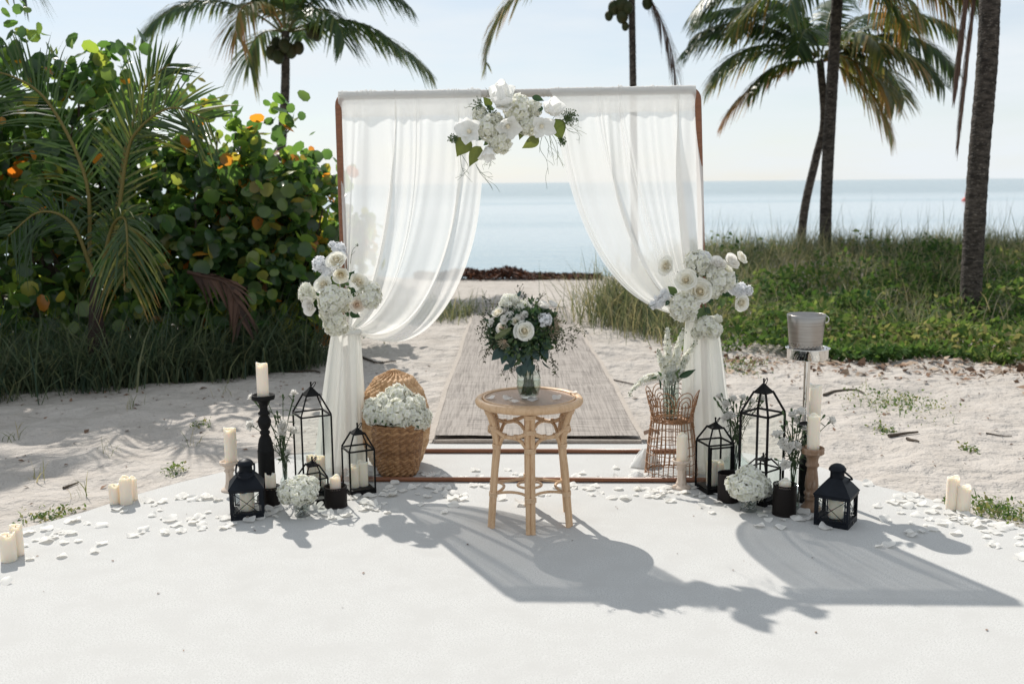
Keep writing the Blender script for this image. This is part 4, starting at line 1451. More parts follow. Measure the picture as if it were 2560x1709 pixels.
for g in LEGS:
    lg = None
    for off in (-.0105, .0105):
        mbp = MB().tube(smooth_path([pol(g, r, z, off) for r, z in LEG], 26), .0118, 9)
        if lg is None:
            lg = part('leg', mbp, M['rattan'], tb)
        else:
            part('pole', mbp, M['rattan'], lg)
    for z in (.155, .375, .462, .535):
        mbw = MB()
        for q in (-.008, -.0027, .0027, .008):
            rr0 = legr(z + q)
            c = pol(g, rr0, z + q)
            a = np.linspace(0, 2 * math.pi, 19)[:-1]
            er, et = np.array([math.cos(rad(g)), math.sin(rad(g)), 0]), np.array([-math.sin(rad(g)), math.cos(rad(g)), 0])
            mbw.tube(c + np.cos(a)[:, None] * et * .0245 + np.sin(a)[:, None] * er * .0142, .0031, 5, closed=True)
        part('binding', mbw, M['binding'], lg)
for i, g in enumerate(LEGS):
    h = g + 60
    t21 = np.linspace(0, 1, 21)
    # sagging hoop between neighbouring legs
    A0, B0 = pol(g, legr(.46), .462), pol(h, legr(.46), .462)
    mid = (A0 + B0) / 2
    out = unit(mid - np.array([TC[0], TC[1], .462]))
    P = A0 * (1 - t21[:, None]) + B0 * t21[:, None] + out * (.018 * np.sin(np.pi * t21))[:, None]
    P[:, 2] -= .030 * np.sin(np.pi * t21)**1.0
    part('hoop', MB().tube(P, .0098, 9), M['rattan'], tb)
    for q in (.345, .655):
        mbw = MB()
        c = np.array([np.interp(q, t21, P[:, k]) for k in range(3)])
        T_ = unit(B0 - A0)
        a = np.linspace(0, 2 * math.pi, 13)[:-1]
        for k_ in (-.005, 0, .005):
            mbw.tube(c + T_ * k_ + np.cos(a)[:, None] * out * .0118 + np.sin(a)[:, None] * np.array([0, 0, .0118]), .0028, 4, closed=True)
        part('binding', mbw, M['binding'], tb)
    for q, (gg, s_) in ((.36, (g, 1)), (.64, (h, -1))):
        c = np.array([np.interp(q, t21, P[:, k]) for k in range(3)])
        e = pol(gg, legr(.378), .378) + T_ * .016 * s_
        m_ = (c + e) / 2 + np.array([0, 0, .010])
        part('brace', MB().tube(smooth_path([c - [0, 0, .004], m_, e], 9), .0082, 8), M['rattan'], tb)
    # low stretcher bowing in towards the middle
    A1, B1 = pol(g, legr(.155) - .004, .155), pol(h, legr(.155) - .004, .155)
    cc = np.array([TC[0], TC[1], .172])
    mm = (A1 + B1) / 2
    inn = cc + (mm - cc) * .34
    inn[2] = .172
    part('stretcher', MB().tube(bez(A1, A1 * .45 + inn * .55 , B1 * .45 + inn * .55, B1, t21), .0068, 8), M['rattan'], tb)
part('stretcher_ring', MB().tube(ring(.055, .168), .0065, 8, closed=True), M['rattan'], tb)

# ------------------------------------------------------------------ candles, holders


def turned(name, label, px, py, prof, H, mt, rscale, cat='candle holder', group='turned candle holders', z0=0.0, n=32):
    """lathe-turned holder: prof is a list of (radius, height share); front base edge at (px, py)"""
    g = G(px, py, z0)
    rb = prof[0][0] * rscale
    c = np.array([g[0], g[1] + rb, z0])
    pts = [(0.001, 0)] + [(r * rscale, z * H) for r, z in prof]
    t = thing(name, label, cat, c, group)
    cut = [i for i, (r, z) in enumerate(pts) if z >= .92 * H][0]
    part('turned_stem', MB().lathe(pts[:cut + 1], n, c), mt, t)
    rim = pts[cut:]
    rr1 = rim[-1][0]
    rim = rim + [(rr1 * .98, H + .004), (rr1 * .90, H + .004), (rr1 * .86, H - .006), (.001, H - .006)]
    part('drip_plate', MB().lathe(rim, n, c + [0, 0, .0004]), mt, t)
    return c, H - .006


def Zof(px, py, Y):
    return float(A(px, py, Y)[2])


# left group ---------------------------------------------------------------
BP = [(1.0, 0), (1.02, .02), (.98, .03), (.98, .06), (.80, .07), (.78, .10), (.75, .11), (.74, .48), (.76, .49), (.70, .50), (.66, .55), (.54, .60), (.36, .635), (.46, .65), (.46, .665), (.32, .68), (.50, .71), (.60, .745), (.60, .77), (.46, .80), (.34, .815), (.52, .83), (.54, .84), (.36, .86), (.34, .89), (.44, .925), (.62, .955), (1.0, .965), (1.04, .98), (1.04, 1.0)]
YL2 = G(664, 1262)[1] + .055
c, ztop = turned('candle_holder', 'tall black carved candle holder standing in the left lantern group', 664, 1262, BP, Zof(664, 988, YL2), M['blackwood'], .054)


def candle_at(c, z0, r, h, label, group='pillar candles'):
    k = 28
    a = np.linspace(0, 2 * math.pi, k + 1)[:-1]
    s_ = RS.uniform(0, 6)
    top = h + .005 * np.sin(a * 2 + s_) + .003 * np.sin(a * 3 + 2 * s_)
    prof = []
    for rq, zq in ((.04, 0), (.96, 0), (1.0, .003), (1.0, .3), (1.0, .6), (1.0, .9), (.985, .985), (.93, 1.0), (.86, .985), (.80, .93), (.4, .91), (.02, .905)):
        prof.append(np.stack([c[0] + np.cos(a) * r * rq, c[1] + np.sin(a) * r * rq, z0 + (top * zq if zq > .5 else np.full(k, zq * h if zq != .003 else .003))], 1))
    b_ = np.array([c[0], c[1], z0])
    t = solo('pillar_candle', MB().grid(np.stack(prof, 1), cu=True), M['wax'], label, 'candle', b_, group)
    part('wick', MB().tube([b_ + [0, 0, h * .90], b_ + [.001, 0, h * .90 + .008]], .0015, 5), M['black'], t)


candle_at(c, ztop, 29 * PX(c[1]) / 2, Zof(664, 908, c[1]) - ztop, 'ivory pillar candle on top of the tall black carved holder at left')
WP = [(1.0, 0), (1.02, .03), (.94, .07), (.70, .11), (.56, .16), (.60, .19), (.52, .22), (.46, .34), (.42, .60), (.50, .66), (.60, .70), (.50, .74), (.48, .80), (.62, .86), (.98, .93), (1.04, .95), (1.05, 1.0)]
gY = 5.02
hH = Zof(575, 1158, gY)
c, ztop = turned('candle_holder', 'whitewashed wooden candle holder half hidden behind the left metal lantern', 570, 1232, WP, hH, M['washwood'], .046)
candle_at(c + [.012, 0, 0], ztop, 31 * PX(c[1]) / 2, Zof(579, 1070, c[1]) - ztop, 'ivory pillar candle on the whitewashed holder behind the left metal lantern')
c, ztop = turned('candle_holder', 'small whitewashed candle holder in front of the wicker stand', 1707, 1226, WP, Zof(1707, 1150, 5.02), M['washwood'], .047)
candle_at(c, ztop, 28 * PX(c[1]) / 2, Zof(1709, 1086, c[1]) - ztop, 'ivory pillar candle on the small whitewashed holder before the wicker stand')
TP = [(1.0, 0), (1.02, .03), (.98, .05), (.80, .09), (.62, .13), (.62, .17), (.72, .19), (.60, .21), (.66, .24), (.74, .265), (.74, .29), (.58, .32), (.64, .36), (.68, .40), (.62, .52), (.50, .66), (.52, .70), (.66, .72), (.66, .75), (.54, .77), (.58, .84), (.72, .89), (1.08, .92), (1.12, .94), (1.06, .955), (1.12, .97), (1.12, 1.0)]
c, ztop = turned('candle_holder', 'weathered brown turned wooden candle holder beside the right metal lantern', 2034, 1281, TP, Zof(2034, 1124, 4.63), M['turnwood'], .0475)
candle_at(c, ztop, 31 * PX(c[1]) / 2, Zof(2037, 1038, c[1]) - ztop, 'ivory pillar candle on the weathered brown wooden holder at right')
c, ztop = turned('candle_holder', 'tall black carved candle holder behind the weathered brown wooden one', 2022, 1259, BP, Zof(2036, 1054, 4.85), M['blackwood'], .052)
candle_at(c + [.028, 0, 0], ztop, 30 * PX(c[1]) / 2, Zof(2038, 962, c[1]) - ztop, 'tallest ivory pillar candle, on the black holder beside the bucket stand pole')
# bare candles on the patio
for (px, py, w_, h_, lab) in [(283, 1262, 27, .098, 'shortest front candle of the trio at the left patio edge'), (311, 1264, 30, .135, 'tallest candle of the trio at the left patio edge'),
                              (331, 1252, 20, .115, 'slim back candle of the trio at the left patio edge'),
                              (14, 1408, 38, .118, 'front ivory candle of the pair cut by the left frame edge'), (38, 1392, 30, .135, 'back ivory candle of the pair at the left frame edge'),
                              (2386, 1277, 31, .158, 'taller of the two ivory candles at the right patio edge'), (2415, 1283, 33, .122, 'shorter of the two ivory candles at the right patio edge')]:
    g = G(px, py)
    r = w_ * PX(g[1], .05) / 2
    candle_at(np.array([g[0], g[1] + r, 0]), 0.0, r, h_, lab)


# ------------------------------------------------------------------ lanterns
def lantern(label, corner_px, alpha, s, zb, zapex, bw=.0075, cap=.44, door=False, candles=(), group='black frame lanterns', zcap=.62, ringr=.018):
    g = G(*corner_px)
    a = rad(alpha)
    u, v = np.array([math.cos(a), math.sin(a), 0]), np.array([-math.sin(a), math.cos(a), 0])
    c = np.array([g[0], g[1], 0]) + (u + v) * s / 2
    t = thing('frame_lantern', label, 'lantern', c, group)
    P = lambda x, y, z: c + u * x * s / 2 + v * y * s / 2 + np.array([0, 0, z])
    mk = M['black']
    mb = MB().box(c + [0, 0, .009], (s, s, .018), a).box(c + [0, 0, .021], (s * .93, s * .93, .006), a)
    part('base', mb, mk, t, smooth=False)
    cs = [(-1, -1), (1, -1), (1, 1), (-1, 1)]
    kk = 1 - bw / s
    for x, y in cs:
        part('post', MB().bar(P(x * kk, y * kk, .0181), P(x * kk, y * kk, zb - bw), bw, up=v), mk, t, smooth=False)
    for i in range(4):
        (x0, y0), (x1, y1) = cs[i], cs[(i + 1) % 4]
        part('rail', MB().bar(P(x0 * kk, y0 * kk, zb - bw / 2) , P(x1 * kk, y1 * kk, zb - bw / 2), bw * 1.02), mk, t, smooth=False)
        k2 = kk
        q = np.array([[P(x0 * k2, y0 * k2, .024), P(x0 * k2, y0 * k2, zb - bw)], [P(x1 * k2, y1 * k2, .024), P(x1 * k2, y1 * k2, zb - bw)]])
        ci = (q[0, 0] + q[1, 1]) / 2
        q = ci + (q - ci) * np.array([(s - 2 * bw) / (s - bw)] * 2 + [.995])
        part('glass_pane', MB().grid(q), M['glass'], t, smooth=False)
    zc = zb + (zapex - zb) * zcap
    for x, y in cs:
        part('roof_strut', MB().bar(P(x * kk, y * kk, zb), P(x * cap * .9, y * cap * .9, zc + .003), bw * .9, up=u), mk, t, smooth=False)
    zt = zapex - ringr * 1.2
    mb = MB()
    rows = []
    for sc, z in ((cap, zc - .006), (cap * 1.02, zc), (cap * .62, zc + (zt - zc) * .42), (cap * .34, zc + (zt - zc) * .75), (cap * .16, zt)):
        rows.append(np.array([P(x * sc, y * sc, z) for x, y in cs]))
    mb.grid(np.stack(rows, 1), cu=True)
    mb.F.append(np.array([[i * 5 + 4 for i in range(4)]]))
    part('roof_cap', mb, mk, t, smooth=False)
    mb = MB().tube([P(0, 0, zt - .002), P(0, 0, zapex)], .0042, 8).ball(P(0, 0, zapex), .0055, 8, 6)
    part('finial', mb, mk, t)
    al = np.linspace(0, 2 * math.pi, 21)[:-1]
    d = unit(u - v * .4)
    part('ring_handle', MB().tube(P(0, 0, zapex - ringr * .75) + d * .012 + np.cos(al)[:, None] * unit(u + v) * ringr + np.sin(al)[:, None] * unit(np.array([0, 0, 1]) + d * .5) * ringr, .0022, 6, closed=True), mk, t)
    if door:
        f = .80
        mb = MB()
        y_ = -1 + .2 * bw / s
        zz0, zz1 = .030, zb - bw - .004
        bwd = .013
        for x in (-1, 1):
            xx = x * (1 - 2 * bw / s - bwd / s)
            mb.bar(P(xx, -1 + 1.2 * bw / s, zz0), P(xx, -1 + 1.2 * bw / s, zz1), bwd, .006, up=v)
        for z in (zz0 + bwd / 2, zz1 - bwd / 2):
            mb.bar(P(-1 + 2 * bw / s + 2 * bwd / s, -1 + 1.2 * bw / s, z), P(1 - 2 * bw / s - 2 * bwd / s, -1 + 1.2 * bw / s, z), .006, bwd, up=v)
        part('door_frame', mb, mk, t, smooth=False)
        part('latch', MB().ball(P(1 - 2.2 * bw / s, -1.03, zb * .48), .005, 8, 6), mk, t)
    for (x, y, r, h, lab) in candles:
        candle_at(P(x, y, 0), .0242, r, h, lab)
    return t


Y5 = G(760, 1245)[1]
lantern('tall black open-roof lantern standing next to the left curtain tail', (760, 1246), 27, .160, Zof(755, 1043, Y5), Zof(769, 958, Y5 + .08), candles=[(-.05, .35, .026, .165, 'left candle in the tall lantern of the left group'), (.42, .15, .027, .158, 'right candle in the tall lantern of the left group')])
Y6 = G(876, 1240)[1]
lantern('medium black lantern with two candles, standing before the front basket', (876, 1241), 26, .137, Zof(872, 1129, Y6), Zof(888, 1060, Y6 + .07), candles=[(-.35, .05, .026, .112, 'left candle in the medium lantern of the left group'), (.35, .15, .027, .125, 'right candle in the medium lantern of the left group')])
Y7 = G(775, 1262)[1]
lantern('small black lantern behind the cut glass hydrangea vase in the left group', (765, 1268), 30, .120, Zof(765, 1196, Y7), Zof(753, 1141, Y7 + .06), bw=.0065, ringr=.014)
YR1 = G(1768, 1236)[1]
lantern('medium black lantern with framed door, between wicker stand and hydrangeas', (1769, 1237), 16, .145, Zof(1768, 1113, YR1), Zof(1792, 1046, YR1 + .07), door=True, candles=[(-.15, .1, .027, .128, 'left candle in the framed-door lantern of the right group'), (.40, .1, .027, .118, 'right candle in the framed-door lantern of the right group')])
YR2 = G(1913, 1264)[1]
lantern('tallest black open-roof lantern, in the middle of the right group', (1914, 1265), 44, .160, Zof(1917, 1042, YR2), Zof(1919, 948, YR2 + .10), bw=.009)
YR3 = G(1905, 1270)[1]
lantern('small black lantern behind the hydrangea glass in the right group', (1912, 1268), 40, .125, Zof(1910, 1182, YR3), Zof(1908, 1136, YR3 + .08), bw=.0065, ringr=.014, candles=[(.2, .2, .024, .075, 'short candle in the small lantern of the right group')])


def storm_lantern(label, corner_px, alpha, s, zb, ztop, clab, ha):
    g = G(*corner_px)
    a = rad(alpha)
    u, v = np.array([math.cos(a), math.sin(a), 0]), np.array([-math.sin(a), math.cos(a), 0])
    c = np.array([g[0], g[1], 0]) + (u + v) * s / 2
    t = thing('metal_lantern', label, 'lantern', c, 'blue-black metal lanterns with crossed bars')
    P = lambda x, y, z: c + u * x * s / 2 + v * y * s / 2 + np.array([0, 0, z])
    mk = M['bluemetal']
    cs = [(-1, -1), (1, -1), (1, 1), (-1, 1)]
    part('base', MB().box(c + [0, 0, .011], (s, s, .022), a).box(c + [0, 0, .0235], (s * .9, s * .9, .003), a), mk, t, smooth=False)
    bw = .012
    kk = 1 - bw / s
    for x, y in cs:
        part('post', MB().bar(P(x * kk, y * kk, .0222), P(x * kk, y * kk, zb - .014), bw, up=v), mk, t, smooth=False)
        part('foot', MB().ball(P(x * .86, y * .86, -.0005), (.007, .007, .004), 8, 5), mk, t)
    for i in range(4):
        (x0, y0), (x1, y1) = cs[i], cs[(i + 1) % 4]
        part('rail', MB().bar(P(x0, y0, zb - .007) + 0 * u, P(x1, y1, zb - .007), .006, .014), mk, t, smooth=False)
        e = np.array([(x0 + x1) / 2, (y0 + y1) / 2])
        al = np.array([x1 - x0, y1 - y0]) / 2
        f = lambda q, z, o=1.0: P(e[0] * o + al[0] * q, e[1] * o + al[1] * q, z)
        z0, z1 = .026, zb - .015
        part('glass_pane', MB().grid(np.array([[f(-.82, z0, .93), f(-.82, z1, .93)], [f(.82, z0, .93), f(.82, z1, .93)]])), M['glass'], t, smooth=False)
        part('crossed_bars', MB().tube([f(-.82, z0, .975), f(.82, z1, .975)], .0017, 5).tube([f(-.82, z1, .985), f(.82, z0, .985)], .0017, 5), mk, t)
        part('frame_strip', MB().bar(f(-.82, z0 + .003), f(.82, z0 + .003), .005, .008).bar(f(-.78, z0), f(-.78, z1), .006, .004, up=unit(f(0, 0, 2) - f(0, 0, 1))).bar(f(.78, z0), f(.78, z1), .006, .004, up=unit(f(0, 0, 2) - f(0, 0, 1))), mk, t, smooth=False)
    part('latch', MB().box(P(0, -1.02, .014), (.012, .006, .010), a), M['steel'], t, smooth=False)
    H = ztop - zb
    rows = []
    for sc, z in ((1.06, zb - .002), (1.08, zb + .003), (.72, zb + H * .30), (.40, zb + H * .52)):
        rows.append(np.array([P(x * sc, y * sc, z) for x, y in cs]))
    mb = MB().grid(np.stack(rows, 1), cu=True)
    part('roof', mb, mk, t, smooth=False)
    rc = s * .205
    part('chimney', MB().lathe([(rc, zb + H * .50), (rc * .97, zb + H * .74), (rc * 1.0, zb + H * .75)], 20, c), mk, t)
    part('dome_cap', MB().lathe([(rc * .6, zb + H * .755), (rc * 1.18, zb + H * .757), (rc * 1.24, zb + H * .80), (rc * 1.15, zb + H * .86), (rc * .9, zb + H * .93), (rc * .86, zb + H * .935), (rc * .5, zb + H * .985), (.001, zb + H)], 24, c), mk, t)
    # swing handle resting against the roof
    hd = np.array([math.cos(rad(ha)), math.sin(rad(ha)), 0])
    ax = np.array([-hd[1], hd[0], 0])
    tt = np.linspace(0, math.pi, 25)
    pc = c + [0, 0, zb + H * .80]
    lh = H * .66
    dirv = unit(hd * .80 - np.array([0, 0, .62]))
    prof = pc + np.cos(tt)[:, None] * ax * rc * 1.28 * (1 + .38 * np.sin(tt))[:, None] + np.sin(tt)[:, None]**.8 * dirv * lh
    part('handle', MB().tube(prof, .0046, 8), mk, t)
    candle_at(c, .0252, .034, zb * .66, clab)
    return t


YA = G(576, 1301)[1]
storm_lantern('blue-black metal lantern with crossed bars at the front of the left group', (577, 1302), 13, .152, Zof(576, 1226, YA), Zof(602, 1145, YA + .09), 'candle inside the left crossed-bar metal lantern', -80)
YB = G(2120, 1324)[1]
storm_lantern('blue-black metal lantern with crossed bars at the right end of the right group', (2120, 1325), 57, .155, Zof(2120, 1247, YB), Zof(2111, 1158, YB + .1), 'candle inside the right crossed-bar metal lantern', 25)


# ------------------------------------------------------------------ votive holders
def votive(label, px, py, wpx, h, group='dark metal votive holders', pierced=True):
    g = G(px, py)
    r = wpx * PX(g[1], .03) / 2
    c = np.array([g[0], g[1] + r, 0])
    t = thing('votive_holder', label, 'candle holder', c, group)
    n = 48
    a = np.linspace(0, 2 * math.pi, n + 1)
    zz = np.linspace(.006, h - .004, 5)
    Q = np.stack([np.stack([c[0] + r * np.cos(a), c[1] + r * np.sin(a), z + 0 * a], 1) for z in zz], 1)
    me = MB().grid(Q).mesh('pierced_wall', M['pierced'] if pierced else M['bronze'], c)
    uv = me.uv_layers.new(name='UVMap')
    vi = np.zeros(len(me.loops), np.int32)
    me.loops.foreach_get('vertex_index', vi)
    uu, vv = (vi // 5) / n * 15, (vi % 5) / 4 * (h / (2 * math.pi * r) * 15)
    uv.data.foreach_set('uv', np.column_stack([uu, vv]).astype(np.float32).ravel())
    link('pierced_wall', me, t)
    part('inner_liner', MB().lathe([(r * .90, .006), (r * .90, h * .9)], 32, c), M['bronze'], t)
    part('rim', MB().lathe([(r * .965, h - .006), (r * 1.012, h - .006), (r * 1.012, h), (r * .965, h), (r * .965, h - .006)], 32, c), M['bronze'], t)
    part('base', MB().lathe([(.001, .001), (r * 1.01, .001), (r * 1.01, .007), (.001, .007)], 32, c), M['bronze'], t)
    return c, r


c, r = votive('pierced dark votive holder between the left metal lantern and hydrangea vase', 674, 1268, 45, .096)
candle_at(c, .0075, .026, .150, 'short candle rising from the votive holder next to the left metal lantern')
c, r = votive('pierced dark votive holder before the medium lantern of the left group', 835.5, 1273, 57, .102)
candle_at(c, .0075, .0265, .140, 'short candle rising from the votive holder before the medium left lantern')
c, r = votive('pierced dark votive holder in front of the small vase of carnations at right', 1968, 1294, 59, .148)
candle_at(c + [0, .004, 0], .0075, .028, .155, 'flat-topped candle in the tall votive holder of the right group')
c, r = votive('plain dark votive holder partly hidden by the right hydrangeas', 1826, 1259, 54, .142, pierced=False)

# ------------------------------------------------------------------ baskets


def woven(mb, c, prof, rows, n, amp, seed, pitch=2.0):
    """basket wall: rows of strands bulging over and under the uprights"""
    rs = np.random.RandomState(seed)
    k = rows * 5
    zq = np.linspace(0, 1, k)
    r0 = np.interp(zq, [p[0] for p in prof], [p[1] for p in prof])
    zz = np.interp(zq, [p[0] for p in prof], [p[2] for p in prof])
    a = np.linspace(0, 2 * math.pi, n + 1)[:-1]
    row = np.minimum((zq * rows).astype(int), rows - 1)
    f = zq * rows - row
    ph = rs.uniform(0, 6.28, rows)
    bulge = np.sin(np.pi * np.clip(f, 0, 1))**.9
    und = np.cos(a[:, None] * n / 10 + ph[row][None, :])
    slope = .8 * np.sin(a[:, None] * n / 10 + ph[row][None, :])
    R = r0[None, :] + amp * bulge[None, :] * (.62 + .38 * und) + rs.normal(0, amp * .07, (n, k))
    Zr = zz[None, :] + slope * amp * .9
    Q = np.stack([c[0] + R * np.cos(a)[:, None], c[1] + R * np.sin(a)[:, None], c[2] + Zr], 2)
    tint = np.clip(.45 + .22 * rs.normal(0, 1, rows)[row][None, :] + .2 * und + .12 * rs.normal(0, 1, (n, 1)), 0, 1)
    mb.grid(Q, cu=True, t=tint)


g = G(991, 1198)
BC = np.array([g[0], g[1] + .10, 0.0])
bH = .285
bk = thing('wicker_basket', 'brown woven basket full of white hydrangeas by the left curtain tail', 'basket', BC, 'baskets by the left curtain')
mb = MB()
woven(mb, BC, [(0, .088, .0), (.12, .106, .03), (.6, .128, bH * .62), (1, .135, bH)], 21, 168, .0085, 3)
part('woven_wall', mb, M['wicker'], bk)
part('bottom', MB().lathe([(.001, .012), (.095, .012)], 24, BC), M['wicker'], bk)
part('inner_wall', MB().lathe([(.085, .015), (.122, bH * .6), (.128, bH)], 32, BC), M['wicker'], bk)
part('rim', MB().tube(np.stack([BC[0] + .133 * np.cos(a64), BC[1] + .133 * np.sin(a64), bH + .003 * np.sin(a64 * 20)], 1), .008, 7, closed=True, t=.4), M['wicker'], bk)
g = G(1000, 1172)
B2 = np.array([g[0] - .030, 5.50, 0.0])
b2 = thing('seagrass_basket', 'large pale belly basket with a domed top, behind the front basket of hydrangeas', 'basket', B2, 'baskets by the left curtain')
mb = MB()
woven(mb, B2, [(0, .115, .0), (.1, .142, .03), (.35, .178, .13), (.50, .192, .22), (.66, .186, .32), (.80, .158, .42), (.91, .105, .495), (1, .02, .535)], 40, 200, .0060, 8)
part('woven_wall', mb, M['seagrass'], b2)
part('bottom', MB().lathe([(.001, .012), (.13, .012)], 24, B2), M['seagrass'], b2)
part('inner_wall', MB().lathe([(.12, .02), (.17, .15), (.182, .25), (.174, .33), (.14, .42), (.09, .48), (.01, .515)], 32, B2), M['seagrass'], b2)
part('top_knot', MB().ball(B2 + [0, 0, .537], (.022, .022, .008), 10, 6, t=.5), M['seagrass'], b2)

# ------------------------------------------------------------------ wicker plant stand
g = G(1688, 1202)
SC = np.array([g[0], g[1] + .135, 0.0])
st = thing('wicker_stand', 'orange-brown cane stand shaped like an hourglass with looped top rim', 'plant stand', SC)
SP = [(.004, .138), (.08, .134), (.16, .126), (.24, .117), (.295, .110), (.315, .109), (.34, .113), (.38, .122), (.41, .130)]
SZ, SR = [p[0] for p in SP], [p[1] for p in SP]
sr = lambda z: np.interp(z, SZ, SR)
mb = MB()
for i in range(34):
    a0 = i / 34 * 2 * math.pi + RS.uniform(-.03, .03)
    zq = np.linspace(.004, .395, 16)
    aa = a0 + .02 * np.sin(zq * 20 + i)
    rr1 = sr(zq) + RS.uniform(-.002, .002)
    mb.tube(np.stack([SC[0] + rr1 * np.cos(aa), SC[1] + rr1 * np.sin(aa), zq], 1), .0026, 5)
part('cane_uprights', mb, M['cane'], st, stuff=True)
for z, k in ((.006, 2), (.028, 1), (.075, 1), (.125, 1), (.17, 1), (.215, 1), (.262, 1), (.298, 2), (.312, 2), (.348, 1), (.385, 1)):
    mb = MB()
    for j in range(k):
        mb.tube(np.stack([SC[0] + (sr(z) + .003) * np.cos(a64), SC[1] + (sr(z) + .003) * np.sin(a64), z + j * .005 + .002 * np.sin(a64 * 17 + z * 90)], 1), .0023, 5, closed=True)
    part('cane_ring', mb, M['cane'], st)
mb = MB()
for r_ in np.linspace(.012, .102, 10):
    mb.tube(np.stack([SC[0] + r_ * np.cos(a64), SC[1] + r_ * np.sin(a64), .300 + .002 * np.sin(a64 * 9 + r_ * 300)], 1), .0052, 5, closed=True)
part('woven_shelf', mb, M['cane'], st)
for i in range(8):
    a0 = (i + .5) / 8 * 2 * math.pi
    for wv, hv in ((.40, .082), (.28, .058), (.16, .034)):
        tt = np.linspace(-1, 1, 19)
        al = a0 + wv * tt
        zq = .385 + hv * np.sqrt(np.clip(1 - tt**2, 0, 1)) ** .9
        rr1 = .1245 + (zq - .385) * .22
        part('looped_rim', MB().tube(np.stack([SC[0] + rr1 * np.cos(al), SC[1] + rr1 * np.sin(al), zq], 1), .0027, 5), M['cane'], st)

# ------------------------------------------------------------------ bucket and its stand
g = G(2022, 1240)
UC = np.array([G(2016, 1235)[0], g[1] + .10, 0.0])
zr0 = Zof(2014, 894, UC[1])
zr1 = Zof(2014, 869, UC[1])
us_ = thing('bucket_stand', 'polished steel floor stand with a round cradle holding the bucket', 'stand', UC)
part('base_plate', MB().lathe([(.001, 0), (.118, 0), (.122, .004), (.118, .009), (.09, .016), (.05, .024), (.024, .032), (.017, .05)], 40, UC), M['chrome'], us_)
part('pole', MB().lathe([(.0155, .03), (.0155, zr0 - .004)], 20, UC), M['chrome'], us_)
part('cradle', MB().lathe([(.001, zr0 - .004), (.094, zr0 - .004), (.099, zr0), (.100, zr1 - .004), (.108, zr1 - .002), (.109, zr1 + .002), (.106, zr1 + .003), (.097, zr1 - .002), (.096, zr0 + .004), (.001, zr0 + .004)], 48, UC), M['chrome'], us_)
KC = UC + [-.012, 0, 0]
zb0, zb1 = zr0 + .0045, Zof(2008, 786, UC[1])
bu = thing('wine_bucket', 'brushed steel wine bucket with hammered lower band, on the polished stand', 'bucket', KC + [0, 0, zb0])
hk = zb1 - zb0
part('bucket_body', MB().lathe([(.073 + .021 * .36, zb0 + hk * .36), (.0875, zb0 + hk * .7), (.0940, zb1), (.0928, zb1 + .002), (.0908, zb1), (.079, zb0 + hk * .36)], 48, KC), M['steel'], bu)
n = 72
aa = np.linspace(0, 2 * math.pi, n + 1)[:-1]
zq = np.linspace(0, 1, 22)
R = (.073 + .021 * .36 * zq)[None, :] + .0022 * np.sin(aa[:, None] * 24 + np.pi * (np.floor(zq * 6))[None, :]) * np.sin(np.pi * (zq * 6 % 1))[None, :]
part('hammered_band', MB().grid(np.stack([KC[0] + R * np.cos(aa)[:, None], KC[1] + R * np.sin(aa)[:, None], np.broadcast_to(zb0 + hk * .36 * zq, R.shape)], 2), cu=True), M['ham'], bu)
part('bottom', MB().lathe([(.001, zb0 + .001), (.073, zb0 + .001)], 32, KC), M['steel'], bu)
for s_ in (1,):
    tt = np.linspace(-.5, math.pi + .1, 13)
    part('ring_handle', MB().tube(KC + np.stack([s_ * (.0920 + .016 * np.sin(tt)), 0 * tt - .01, zb1 - .024 + .017 * np.cos(tt)], 1), .0025, 6), M['chrome'], bu)

# ------------------------------------------------------------------ flowers: shared pieces


def petal_grid(l, w, cup=.25, curl=.3, ns=5, nt=6, tip=.5, base=.25, ruff=0.0):
    """petal lying along +Y, cupped upwards (+Z); returns (ns, nt, 3)"""
    s_, t_ = np.meshgrid(np.linspace(-1, 1, ns), np.linspace(0, 1, nt), indexing='ij')
    wd = w / 2 * (base * (1 - t_) + np.sin(np.pi * np.clip(t_ * .82 + .10, 0, 1))**.7 * (1 - base * (1 - t_))) * (1 - (1 - tip) * t_**4)
    x = s_ * wd
    y = l * t_ - .10 * l * s_**2 * t_**2
    z = cup * l * t_**2 * .8 + cup * w * s_**2 * .6 - curl * l * np.clip(t_ - .65, 0, 1)**2 * 2.2 + ruff * l * np.sin(s_ * 5 + t_ * 4) * t_
    return np.stack([x, y, z], 2)


def rot(ax, a):
    return np.array(Matrix.Rotation(a, 3, ax))


